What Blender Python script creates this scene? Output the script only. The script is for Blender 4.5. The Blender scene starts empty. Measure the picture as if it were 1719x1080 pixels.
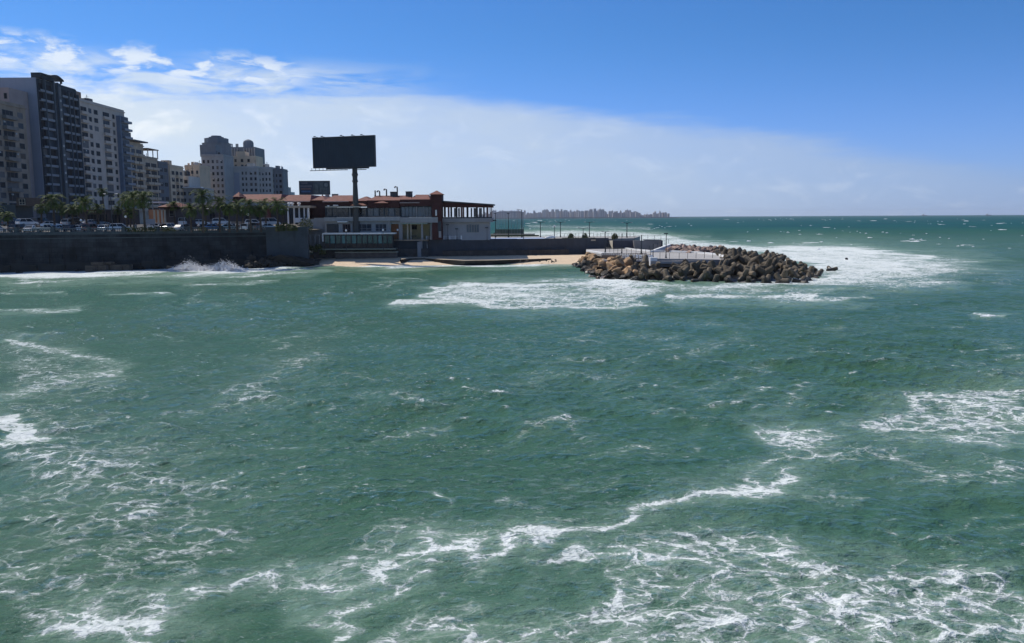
import bpy, math, random
import numpy as np
from mathutils import Vector, Matrix

# ---------------------------------------------------------------- camera, sky, sun, exposure
SC = bpy.context.scene
COL = SC.collection
R = math.radians
F, CX, CY, CAMH = 1400.0, 859.5, 540.0, 11.0
PITCH, ROLL = R(7.15), R(0.32)
cam_d = bpy.data.cameras.new("camera")
cam_d.sensor_width = 36.0
cam_d.lens = 36.0 * F / 1719.0
cam_d.clip_start, cam_d.clip_end = 0.5, 60000
cam = bpy.data.objects.new("camera", cam_d)
COL.objects.link(cam)
FW = Vector((0, math.cos(PITCH), -math.sin(PITCH)))
U0 = Vector((0, math.sin(PITCH), math.cos(PITCH)))
X0 = Vector((1, 0, 0))
RT = X0 * math.cos(ROLL) - U0 * math.sin(ROLL)
UP = X0 * math.sin(ROLL) + U0 * math.cos(ROLL)
cam.matrix_world = Matrix(((RT.x, UP.x, -FW.x, 0), (RT.y, UP.y, -FW.y, 0), (RT.z, UP.z, -FW.z, CAMH), (0, 0, 0, 1)))
SC.camera = cam

SUN_AZ, SUN_EL = R(-47), R(49)          # azimuth from +Y towards +X
SD = Vector((math.sin(SUN_AZ) * math.cos(SUN_EL), math.cos(SUN_AZ) * math.cos(SUN_EL), math.sin(SUN_EL)))
sun_d = bpy.data.lights.new("sun", 'SUN')
sun_d.energy, sun_d.angle, sun_d.color = 4.1, R(0.53), (1.0, 0.94, 0.86)
sun = bpy.data.objects.new("sun", sun_d)
COL.objects.link(sun)
sun.rotation_euler = (-SD).to_track_quat('-Z', 'Y').to_euler()
sun.location = (0, 0, 300)

world = bpy.data.worlds.new("World")
SC.world = world
world.use_nodes = True


class NT:
    """tiny node tree helper"""
    def __init__(s, tree):
        s.t = tree
    def n(s, kind, **kw):
        nd = s.t.nodes.new(kind)
        for k, v in kw.items():
            if isinstance(k, str) and hasattr(nd, k) and k not in nd.inputs:
                setattr(nd, k, v)
            else:
                s.set(nd, k, v)
        return nd
    def set(s, nd, k, v):
        i = nd.inputs[k]
        if hasattr(v, 'is_linked') or hasattr(v, 'links'):
            s.t.links.new(v, i)
        else:
            i.default_value = v
    def math(s, op, a, b=None, c=None, clamp=False):
        nd = s.t.nodes.new('ShaderNodeMath')
        nd.operation = op
        nd.use_clamp = clamp
        for i, v in enumerate((a, b, c)):
            if v is not None:
                s.set(nd, i, v)
        return nd.outputs[0]
    def sstep(s, v, lo, hi):
        nd = s.t.nodes.new('ShaderNodeMapRange')
        nd.interpolation_type = 'SMOOTHSTEP'
        s.set(nd, 0, v); s.set(nd, 1, lo); s.set(nd, 2, hi)
        return nd.outputs[0]
    def lin(s, v, lo, hi, a=0.0, b=1.0):
        nd = s.t.nodes.new('ShaderNodeMapRange')
        s.set(nd, 0, v); s.set(nd, 1, lo); s.set(nd, 2, hi); s.set(nd, 3, a); s.set(nd, 4, b)
        return nd.outputs[0]
    def mix(s, f, a, b, blend='MIX'):
        nd = s.t.nodes.new('ShaderNodeMix')
        nd.data_type = 'RGBA'
        nd.blend_type = blend
        s.set(nd, 0, f); s.set(nd, 6, a); s.set(nd, 7, b)
        return nd.outputs[2]
    def noise(s, vec, scale, detail=4.0, rough=0.55, dist=0.0, typ='FBM', lac=2.0):
        nd = s.t.nodes.new('ShaderNodeTexNoise')
        nd.noise_type = typ
        if vec is not None:
            s.set(nd, 'Vector', vec)
        s.set(nd, 'Scale', scale); s.set(nd, 'Detail', detail); s.set(nd, 'Roughness', rough)
        s.set(nd, 'Distortion', dist); s.set(nd, 'Lacunarity', lac)
        return nd.outputs[0]
    def mapping(s, vec, scale=(1, 1, 1), rot=(0, 0, 0), loc=(0, 0, 0)):
        nd = s.t.nodes.new('ShaderNodeMapping')
        s.set(nd, 'Vector', vec); s.set(nd, 'Scale', scale); s.set(nd, 'Rotation', rot); s.set(nd, 'Location', loc)
        return nd.outputs[0]


def build_world():
    t = NT(world.node_tree)
    for nd in list(t.t.nodes):
        t.t.nodes.remove(nd)
    sky = t.n('ShaderNodeTexSky')
    sky.sky_type = 'NISHITA'
    sky.sun_disc = False
    sky.sun_elevation = SUN_EL
    sky.sun_rotation = SUN_AZ
    sky.altitude = 0
    sky.air_density = 1.0
    sky.dust_density = 0.35
    sky.ozone_density = 1.6
    co = t.n('ShaderNodeTexCoord').outputs['Generated']
    sep = t.n('ShaderNodeSeparateXYZ'); t.set(sep, 0, co)
    x, y, z = sep.outputs
    el = t.math('MULTIPLY', t.math('ARCSINE', z), 57.2958)
    az = t.math('MULTIPLY', t.math('ARCTAN2', x, y), 57.2958)
    # direction-space coordinates in degrees
    cmb = t.n('ShaderNodeCombineXYZ')
    t.set(cmb, 0, az); t.set(cmb, 1, el)
    d = cmb.outputs[0]
    edge = t.math('ADD', t.math('ADD', t.math('MULTIPLY', az, -0.118), 8.0), t.math('MULTIPLY', t.math('MULTIPLY', az, az), -0.0017))
    edge = t.math('MINIMUM', edge, 8.35)
    e = t.math('SUBTRACT', edge, el)      # >0 inside the bank
    n1 = t.noise(t.mapping(d, (0.045, 0.5, 1), (0, 0, R(-7))), 1.0, 6, 0.6)
    n2 = t.noise(t.mapping(d, (0.22, 0.9, 1), (0, 0, R(-8)), (3, 7, 0)), 1.0, 7, 0.62, 0.4)
    lft = t.sstep(az, -4.0, -26.0)
    disp = t.math('ADD', t.math('MULTIPLY', t.math('SUBTRACT', n1, 0.5), 2.6), t.math('MULTIPLY', t.math('SUBTRACT', n2, 0.5), t.lin(lft, 0, 1, 1.1, 3.8)))
    e2 = t.math('ADD', e, disp)
    bank = t.sstep(e2, -0.30, 1.25)
    # denser to the left, thin to the right
    dens = t.lin(az, -30.0, 34.0, 0.97, 0.86)
    hz = t.sstep(el, 0.0, 6.0)
    body = t.math('MULTIPLY', t.math('MULTIPLY', bank, dens), t.lin(t.noise(t.mapping(d, (0.10, 0.30, 1)), 1.0, 5, 0.55), 0.3, 0.7, 0.74, 1.0))
    # puffy row above the left end of the bank
    band = t.math('SUBTRACT', el, t.math('ADD', 9.35, t.math('MULTIPLY', t.math('ADD', az, 14.0), -0.030)))
    row = t.sstep(t.math('ABSOLUTE', t.math('ADD', band, t.math('MULTIPLY', t.sstep(band, 0.0, -0.5), 0.45))), 1.30, 0.10)
    puff = t.noise(t.mapping(d, (0.42, 1.15, 1), (0, 0, R(-6)), (11, 2, 0)), 1.0, 7, 0.58, 0.25)
    pf = t.math('MULTIPLY', t.sstep(t.math('ADD', puff, t.math('MULTIPLY', row, 0.12)), 0.53, 0.71), t.math('MULTIPLY', row, t.sstep(az, -11.0, -16.0)))
    # a few isolated scraps low in the middle
    sc = t.noise(t.mapping(d, (0.5, 1.9, 1), (0, 0, 0), (5, 1, 0)), 1.0, 5, 0.5)
    fine = t.noise(t.mapping(d, (0.30, 0.62, 1), (0, 0, R(-5)), (1, 9, 0)), 1.0, 6, 0.6, 0.5)
    wisps = t.math('MULTIPLY', t.math('MULTIPLY', t.sstep(fine, 0.50, 0.72), bank), t.lin(lft, 0, 1, 0.22, 0.85))
    mask = t.math('MAXIMUM', t.math('MAXIMUM', body, t.math('MULTIPLY', pf, 0.80)), 0.0)
    veil = t.math('MULTIPLY', t.math('MULTIPLY', t.sstep(t.noise(t.mapping(d, (0.20, 0.95, 1), (0, 0, R(-9)), (4, 3, 0)), 1.0, 7, 0.62, 0.5), 0.34, 0.64), t.sstep(az, -1.0, -16.0)), t.math('MULTIPLY', t.sstep(el, 10.5, 8.8), 0.80))
    mask = t.math('MAXIMUM', mask, veil)
    mask = t.math('MINIMUM', mask, 0.96)
    ccol = t.mix(t.lin(az, -32, 32), (7.0, 7.8, 8.3, 1), (2.8, 4.0, 6.3, 1))
    ccol = t.mix(t.math('MULTIPLY', t.math('MAXIMUM', wisps, t.math('MULTIPLY', pf, 0.8)), 0.9), ccol, (8.6, 9.0, 9.2, 1))
    tint = t.mix(t.sstep(el, 0.0, 13.0), (0.44, 0.62, 1.28, 1), (0.265, 0.55, 0.96, 1))
    tint = t.mix(t.sstep(el, 18.0, 40.0), tint, (0.80, 0.88, 1.02, 1))
    skyc = t.mix(1.0, sky.outputs[0], tint, 'MULTIPLY')
    colr = t.mix(mask, skyc, ccol)
    bg = t.n('ShaderNodeBackground')
    t.set(bg, 'Color', colr); t.set(bg, 'Strength', 0.105)
    out = t.n('ShaderNodeOutputWorld')
    t.t.links.new(bg.outputs[0], out.inputs[0])


build_world()
vs = SC.view_settings
vs.view_transform, vs.look, vs.gamma, vs.use_curve_mapping = 'Standard', 'None', 1.0, False
vs.exposure = 0.08
SC.render.engine = 'CYCLES'
cy = SC.cycles
cy.use_adaptive_sampling, cy.adaptive_threshold, cy.adaptive_min_samples = True, 0.015, 24
cy.use_denoising = True
cy.max_bounces, cy.diffuse_bounces, cy.glossy_bounces, cy.transmission_bounces, cy.transparent_max_bounces = 5, 3, 2, 3, 8
cy.volume_bounces = 0
cy.sample_clamp_indirect = 5.0
cy.sample_clamp_direct = 30.0

# ---------------------------------------------------------------- pixel (photo) <-> place
def ray(px, py):
    v = FW + RT * ((px - CX) / F) + UP * ((CY - py) / F)
    return v
def G(px, py, z=0.0):
    v = ray(px, py)
    k = (z - CAMH) / v.z
    return Vector((v.x * k, v.y * k, z))
def W(px, py, Y):
    v = ray(px, py)
    k = Y / v.y
    return Vector((v.x * k, Y, CAMH + v.z * k))
def XX(px, Y, py=370):
    return W(px, py, Y).x
def ZZ(px, py, Y):
    return W(px, py, Y).z

# ---------------------------------------------------------------- materials
MATS = {}
def mat(name, col, rough=0.8, var=0.18, scale=0.6, bump=0.0, bscale=6.0, spec=0.3, metal=0.0, streak=0.0, dirt=None, wet=None, perobj=0.0, bricks=None):
    if name in MATS:
        return MATS[name]
    m = bpy.data.materials.new(name)
    m.use_nodes = True
    t = NT(m.node_tree)
    p = t.t.nodes['Principled BSDF']
    co = t.n('ShaderNodeNewGeometry').outputs['Position']
    n = t.noise(co, scale, 5, 0.6)
    c = (col[0], col[1], col[2], 1)
    lo = tuple(v * (1 - var) for v in col) + (1,)
    hi = tuple(min(1, v * (1 + var)) for v in col) + (1,)
    cc = t.mix(t.lin(n, 0.3, 0.7), lo, hi)
    if streak:
        s = t.noise(t.mapping(co, (1.1, 1.1, 0.09)), 1.0, 5, 0.6)
        dc = tuple(v * 0.45 for v in col) + (1,) if dirt is None else dirt + (1,)
        cc = t.mix(t.math('MULTIPLY', t.sstep(s, 0.48, 0.72), streak), cc, dc)
    if bricks:
        sx = t.n('ShaderNodeSeparateXYZ'); t.set(sx, 0, co)
        cb = t.n('ShaderNodeCombineXYZ'); t.set(cb, 0, sx.outputs[0]); t.set(cb, 1, sx.outputs[2])
        br = t.n('ShaderNodeTexBrick'); t.set(br, 'Vector', cb.outputs[0]); t.set(br, 'Scale', 1.0); t.set(br, 'Brick Width', bricks[0]); t.set(br, 'Row Height', bricks[1]); t.set(br, 'Mortar Size', 0.05)
        t.set(br, 'Color1', (.70, .70, .70, 1)); t.set(br, 'Color2', (1.12, 1.10, 1.08, 1)); t.set(br, 'Mortar', (.6, .6, .62, 1))
        cc = t.mix(1.0, cc, br.outputs[0], 'MULTIPLY')
    if perobj:
        oi = t.n('ShaderNodeObjectInfo').outputs['Random']
        k = t.lin(oi, 0, 1, 1 - perobj, 1 + perobj * .7)
        kc = t.n('ShaderNodeCombineColor'); t.set(kc, 0, k); t.set(kc, 1, k); t.set(kc, 2, k)
        cc = t.mix(1.0, cc, kc.outputs[0], 'MULTIPLY')
    if wet:
        sz = t.n('ShaderNodeSeparateXYZ'); t.set(sz, 0, co)
        zz = t.math('ADD', sz.outputs[2], t.math('MULTIPLY', t.math('SUBTRACT', t.noise(co, .5, 4, .6), .5), 1.6))
        wf = t.math('SUBTRACT', 1.0, t.sstep(zz, wet - .25, wet + .35))
        cc = t.mix(t.math('MULTIPLY', wf, .75), cc, (.012, .013, .010, 1))
        t.set(p, 'Roughness', t.lin(wf, 0, 1, rough, .35))
    t.set(p, 'Base Color', cc)
    if not wet: t.set(p, 'Roughness', rough)
    t.set(p, 'Specular IOR Level', spec)
    t.set(p, 'Metallic', metal)
    if bump:
        b = t.n('ShaderNodeBump')
        t.set(b, 'Strength', 1.0); t.set(b, 'Distance', bump)
        t.set(b, 'Height', t.noise(co, bscale, 5, 0.6))
        t.set(p, 'Normal', b.outputs[0])
    MATS[name] = m
    return m

def glass_mat(name, col, rough=0.12):
    m = mat(name, col, rough, 0.35, 0.35, spec=0.6)
    return m

# ---------------------------------------------------------------- mesh builder
class MB:
    def __init__(s):
        s.v, s.f, s.m = [], [], []
        s.mi = 0
    def add(s, vs, fs):
        b = len(s.v)
        s.v.extend([tuple(p) for p in vs])
        for f in fs:
            s.f.append([b + i for i in f]); s.m.append(s.mi)
        return s
    def box(s, x0, x1, y0, y1, z0, z1):
        if x1 < x0: x0, x1 = x1, x0
        if y1 < y0: y0, y1 = y1, y0
        if z1 < z0: z0, z1 = z1, z0
        return s.add([(x0, y0, z0), (x1, y0, z0), (x1, y1, z0), (x0, y1, z0), (x0, y0, z1), (x1, y0, z1), (x1, y1, z1), (x0, y1, z1)],
                     [(0, 3, 2, 1), (4, 5, 6, 7), (0, 1, 5, 4), (1, 2, 6, 5), (2, 3, 7, 6), (3, 0, 4, 7)])
    def prism(s, poly, z0, z1):
        """poly: list of (x,y) counter-clockwise; z0/z1 numbers or lists"""
        n = len(poly)
        za = z0 if isinstance(z0, (list, tuple)) else [z0] * n
        zb = z1 if isinstance(z1, (list, tuple)) else [z1] * n
        ar = sum(poly[i][0] * poly[(i + 1) % n][1] - poly[(i + 1) % n][0] * poly[i][1] for i in range(n))
        if ar < 0:
            poly = poly[::-1]; za = list(za)[::-1]; zb = list(zb)[::-1]
        vs = [(p[0], p[1], za[i]) for i, p in enumerate(poly)] + [(p[0], p[1], zb[i]) for i, p in enumerate(poly)]
        fs = [tuple(range(n - 1, -1, -1)), tuple(range(n, 2 * n))] + [(i, (i + 1) % n, n + (i + 1) % n, n + i) for i in range(n)]
        return s.add(vs, fs)
    def tube(s, pts, rad, n=8, cap=True):
        pts = [Vector(p) for p in pts]
        rr = rad if isinstance(rad, (list, tuple)) else [rad] * len(pts)
        vs, fs = [], []
        prev = None
        for i, p in enumerate(pts):
            d = (pts[min(i + 1, len(pts) - 1)] - pts[max(i - 1, 0)]).normalized()
            a = Vector((0, 0, 1)) if abs(d.z) < 0.9 else Vector((1, 0, 0))
            if prev is not None:
                a = prev
            u = d.cross(a)
            if u.length < 1e-6:
                u = d.cross(Vector((0, 1, 0)))
            u.normalize()
            w = d.cross(u).normalized()
            prev = -w if False else a
            for k in range(n):
                t = 2 * math.pi * k / n
                vs.append(p + (u * math.cos(t) + w * math.sin(t)) * rr[i])
        for i in range(len(pts) - 1):
            for k in range(n):
                fs.append((i * n + k, i * n + (k + 1) % n, (i + 1) * n + (k + 1) % n, (i + 1) * n + k))
        if cap:
            fs.append(tuple(range(n - 1, -1, -1)))
            fs.append(tuple(range((len(pts) - 1) * n, len(pts) * n)))
        return s.add(vs, fs)
    def lathe(s, c, prof, n=12):
        """prof: list of (r,z)"""
        vs, fs = [], []
        for r, z in prof:
            for k in range(n):
                t = 2 * math.pi * (k + 0.5) / n
                vs.append((c[0] + r * math.cos(t), c[1] + r * math.sin(t), c[2] + z))
        for i in range(len(prof) - 1):
            for k in range(n):
                fs.append((i * n + k, i * n + (k + 1) % n, (i + 1) * n + (k + 1) % n, (i + 1) * n + k))
        fs.append(tuple(range(n - 1, -1, -1)))
        fs.append(tuple(range((len(prof) - 1) * n, len(prof) * n)))
        return s.add(vs, fs)
    def hip(s, x0, x1, y0, y1, z0, z1, ins=None, over=0.0, kx=1.0):
        x0 -= over; x1 += over; y0 -= over; y1 += over
        w = min(x1 - x0, y1 - y0) / 2 if ins is None else ins
        wx = min(w * kx, (x1 - x0) / 2 - 0.01); wy = min(w, (y1 - y0) / 2 - 0.01)
        return s.add([(x0, y0, z0), (x1, y0, z0), (x1, y1, z0), (x0, y1, z0), (x0 + wx, y0 + wy, z1), (x1 - wx, y0 + wy, z1), (x1 - wx, y1 - wy, z1), (x0 + wx, y1 - wy, z1)],
                     [(0, 3, 2, 1), (4, 5, 6, 7), (0, 1, 5, 4), (1, 2, 6, 5), (2, 3, 7, 6), (3, 0, 4, 7)])
    def build(s, name, mats, parent=None, smooth=False):
        if not isinstance(mats, (list, tuple)):
            mats = [mats]
        o = Vector((0, 0, 0)) if parent is None else root_loc(parent)
        me = bpy.data.meshes.new(name)
        me.from_pydata([(p[0] - o.x, p[1] - o.y, p[2] - o.z) for p in s.v], [], s.f)
        for m in mats:
            me.materials.append(m)
        if len(mats) > 1:
            me.polygons.foreach_set('material_index', s.m)
        if smooth:
            me.polygons.foreach_set('use_smooth', [True] * len(s.f))
        me.update()
        ob = bpy.data.objects.new(name, me)
        COL.objects.link(ob)
        if parent is not None:
            ob.parent = parent
        return ob

def root_loc(o):
    l = Vector(o.location)
    while o.parent:
        o = o.parent
        l += Vector(o.location)
    return l
def tag(o, label=None, cat=None, group=None, kind=None):
    if label: o['label'] = label
    if cat: o['category'] = cat
    if group: o['group'] = group
    if kind: o['kind'] = kind
    return o
def thing(name, loc, label, cat, group=None):
    o = bpy.data.objects.new(name, None)
    COL.objects.link(o)
    o.location = loc
    o.empty_display_size = 0.3
    return tag(o, label, cat, group)
KIDS = {}
def copy_tree(o, parent=None, loc=None, rotz=None, label=None, group=None, scale=None):
    c = o.copy()
    COL.objects.link(c)
    if parent is not None: c.parent = parent
    if loc is not None: c.location = loc
    if rotz is not None: c.rotation_euler = (0, 0, rotz)
    if scale is not None: c.scale = (scale, scale, scale) if not isinstance(scale, tuple) else scale
    if label: c['label'] = label
    if group: c['group'] = group
    for ch in kids(o):
        copy_tree(ch, c)
    return c
def kids(o):
    k = o.name
    if k not in KIDS:
        KIDS[k] = [q for q in COL.objects if q.parent == o]
    return KIDS[k]
def dup(o, parent, loc):
    """copy of a part at an offset within its parent"""
    c = o.copy()
    COL.objects.link(c)
    c.parent = parent
    c.location = loc
    return c
# ---------------------------------------------------------------- sea
def smooth01(x):
    x = np.clip(x, 0, 1)
    return x * x * (3 - 2 * x)
def seg_dist(px, py, pts):
    d = np.full(px.shape, 1e9, dtype=np.float32)
    for (x0, y0), (x1, y1) in zip(pts[:-1], pts[1:]):
        dx, dy = x1 - x0, y1 - y0
        L = dx * dx + dy * dy + 1e-9
        t = np.clip(((px - x0) * dx + (py - y0) * dy) / L, 0, 1)
        np.minimum(d, np.hypot(px - x0 - t * dx, py - y0 - t * dy), out=d)
    return d
def poly_sd(px, py, pts):
    """signed distance, positive inside"""
    d = seg_dist(px, py, pts + [pts[0]])
    ins = np.zeros(px.shape, dtype=bool)
    n = len(pts)
    for i in range(n):
        x0, y0 = pts[i]; x1, y1 = pts[(i + 1) % n]
        if y0 == y1: continue
        c = ((y0 > py) != (y1 > py)) & (px < (x1 - x0) * (py - y0) / (y1 - y0) + x0)
        ins ^= c
    return np.where(ins, d, -d)

# foam drifting on the water: (kind, points seen on the sea surface, half width / edge softness, amount)
FOAM = []
_r = random.Random(99)
for _i in range(130):
    # wind streaks, rising gently to the right as seen from the bridge
    _y = _r.uniform(478, 1060); _x = _r.uniform(-40, 1740); _L = _r.uniform(15, 110) * (0.5 + (_y - 400) / 700); _a = R(_r.uniform(-28, 14))
    _k = 0.5 + (_y - 450) / 700
    FOAM.append(('s', [(_x, _y), (_x + _L * .5, _y + _L * .5 * math.sin(_a) + _r.uniform(-3, 3)), (_x + _L, _y + _L * math.sin(_a))], _r.uniform(2.0, 7) * _k, _r.uniform(.26, .54)))
FOAM += [
    ('p', [(1245, 418), (1300, 414), (1350, 412), (1420, 417), (1500, 427), (1560, 431), (1520, 446), (1500, 462), (1440, 474), (1395, 474), (1330, 446)], 14, 1.08),
    ('p', [(1420, 417), (1500, 427), (1600, 433), (1650, 442), (1600, 455), (1580, 472), (1480, 486), (1410, 478)], 18, 0.82),
    ('p', [(1060, 472), (1200, 470), (1400, 472), (1440, 480), (1400, 488), (1200, 486), (1090, 482)], 9, 0.95),
    ('p', [(1100, 484), (1250, 487), (1420, 484), (1470, 492), (1300, 494), (1120, 492)], 8, 0.50),
    ('p', [(690, 497), (740, 483), (880, 478), (1000, 474), (1120, 473), (1140, 482), (1080, 497), (1020, 511), (900, 515), (760, 515), (700, 512)], 14, 0.80),
    ('s', [(700, 500), (740, 484), (830, 482), (1000, 478), (1130, 474)], 6, 1.0),
    ('s', [(700, 506), (800, 512), (900, 515), (1010, 509), (1060, 508)], 4, 0.95),
    ('s', [(1130, 500), (1230, 492), (1290, 497), (1370, 500), (1420, 504)], 6, 0.9),
    ('s', [(1255, 497), (1400, 505), (1460, 509)], 3, 0.7),
    ('s', [(-40, 462), (90, 459), (180, 456.5), (300, 452.5), (420, 449), (520, 447)], 7.5, 1.25),
    ('s', [(0, 470), (60, 466), (160, 464), (260, 459), (330, 456)], 4, 0.85),
    ('s', [(480, 446), (560, 447), (680, 446), (800, 445), (960, 444)], 2.6, 1.2),
    ('s', [(400, 461), (505, 463)], 2.6, 0.72), ('s', [(330, 478), (455, 480)], 2.0, 0.66),
    ('s', [(190, 495), (285, 493)], 2.5, 0.68), ('s', [(0, 526), (60, 525), (118, 520)], 3.0, 0.66),
    ('s', [(20, 490), (75, 489)], 2.5, 0.6), ('s', [(620, 463), (680, 466)], 1.6, 0.6),
    ('s', [(1420, 510), (1470, 510)], 1.6, 0.9), ('s', [(1640, 530), (1700, 533)], 1.8, 0.9),
    ('p', [(0, 570), (110, 590), (190, 612), (230, 640), (150, 662), (60, 690), (0, 700)], 36, 0.46),
    ('s', [(0, 665), (100, 640), (200, 625)], 8, 0.68), ('s', [(30, 575), (110, 590), (175, 605)], 6, 0.7),
    ('p', [(-20, 688), (20, 692), (45, 712), (52, 728), (0, 748), (-20, 745)], 8, 0.95),
    ('p', [(0, 720), (130, 735), (300, 790), (380, 830), (260, 870), (0, 860)], 50, 0.46),
    ('s', [(180, 690), (240, 705)], 5, 0.40), ('s', [(340, 680), (430, 655), (520, 600)], 16, 0.44),
    ('p', [(1265, 728), (1320, 712), (1400, 722), (1440, 735), (1400, 752), (1340, 765), (1280, 758)], 20, 0.70),
    ('p', [(1440, 715), (1500, 690), (1570, 662), (1640, 650), (1740, 640), (1740, 735), (1660, 748), (1590, 742), (1500, 735)], 28, 0.68),
    ('s', [(1460, 716), (1540, 722), (1600, 740), (1700, 744)], 9, 0.78),
    ('s', [(1490, 690), (1560, 670), (1719, 660)], 12, 0.70),
    ('s', [(1330, 765), (1440, 770), (1560, 790), (1719, 785)], 14, 0.5),
    ('s', [(1345, 800), (1290, 812), (1230, 815), (1170, 828), (1140, 830)], 13, 0.90),
    ('s', [(1140, 832), (1090, 852), (1040, 878), (1000, 892), (960, 902)], 10, 0.95),
    ('s', [(960, 902), (900, 900), (850, 895), (800, 915), (740, 928), (690, 935)], 11, 0.86),
    ('s', [(690, 935), (680, 955), (650, 985), (600, 1010)], 16, 0.72),
    ('s', [(700, 932), (600, 955), (500, 975), (420, 990), (340, 1000)], 14, 0.78),
    ('s', [(350, 990), (290, 1015), (230, 1030), (130, 1045), (60, 1070)], 18, 0.96),
    ('s', [(110, 1040), (180, 1050), (240, 1075)], 18, 0.85),
    ('p', [(860, 935), (960, 925), (1060, 905), (1180, 893), (1320, 905), (1450, 938), (1600, 955), (1740, 975), (1740, 1100), (640, 1100), (740, 1045), (860, 1020), (950, 1030), (990, 985), (930, 965)], 30, 0.60),
    ('s', [(870, 935), (940, 945), (1000, 948), (1080, 955)], 12, 0.72),
    ('s', [(900, 950), (950, 935), (1040, 945), (1110, 950), (1140, 925)], 9, 0.84),
    ('s', [(1120, 950), (1190, 945), (1260, 940), (1340, 960), (1420, 958)], 9, 0.72),
    ('s', [(1060, 955), (990, 985), (985, 1030), (975, 1062)], 20, 0.64),
    ('s', [(820, 1025), (740, 1045), (660, 1085)], 22, 0.66),
    ('s', [(1400, 950), (1500, 960), (1600, 975), (1730, 990)], 18, 0.64),
    ('s', [(1060, 1050), (1130, 1020), (1250, 1040), (1400, 1060), (1560, 1065), (1719, 1070)], 22, 0.66),
    ('s', [(1480, 1000), (1600, 1010), (1719, 1010)], 24, 0.62),
    ('p', [(1350, 830), (1400, 822), (1430, 845), (1380, 855)], 14, 0.46),
    ('s', [(940, 715), (965, 738)], 10, 0.36), ('s', [(680, 672), (750, 675)], 5, 0.44), ('s', [(585, 668), (650, 665)], 5, 0.30),
    ('s', [(880, 640), (960, 625), (1040, 640)], 8, 0.3), ('s', [(1060, 652), (1130, 640)], 10, 0.28), ('s', [(1120, 690), (1180, 700)], 4, 0.4),
    ('s', [(600, 1080), (640, 1078)], 10, 0.4), ('s', [(1540, 470), (1640, 462), (1719, 470)], 9, 0.34),
    ('s', [(745, 848), (752, 862)], 4, 0.62), ('s', [(640, 470), (650, 490)], 3, 0.3),
    ('p', [(0, 920), (80, 940), (140, 1010), (60, 1080), (0, 1080)], 30, 0.55), ('p', [(0, 580), (330, 760), (420, 900), (300, 1080), (0, 1080)], 90, 0.42),
    ('s', [(1240, 800), (1290, 770), (1380, 745)], 10, 0.6), ('s', [(540, 950), (620, 915), (700, 900)], 12, 0.42),
    ('s', [(1235, 421), (1330, 417), (1420, 418), (1500, 429), (1560, 436)], 5, 1.25), ('s', [(1390, 470), (1440, 462), (1500, 450)], 6, 1.1),
    # surf on the far side of the promenade
    ('p', [(878, 388), (950, 386), (1040, 387), (1110, 392), (1180, 405), (1250, 412), (1340, 416), (1250, 424), (1100, 420), (878, 402)], 5, 0.88),
    ('s', [(890, 380), (980, 382), (1090, 384)], 3, 0.5), ('s', [(1110, 396), (1190, 398)], 3, 0.4),
]

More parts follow.
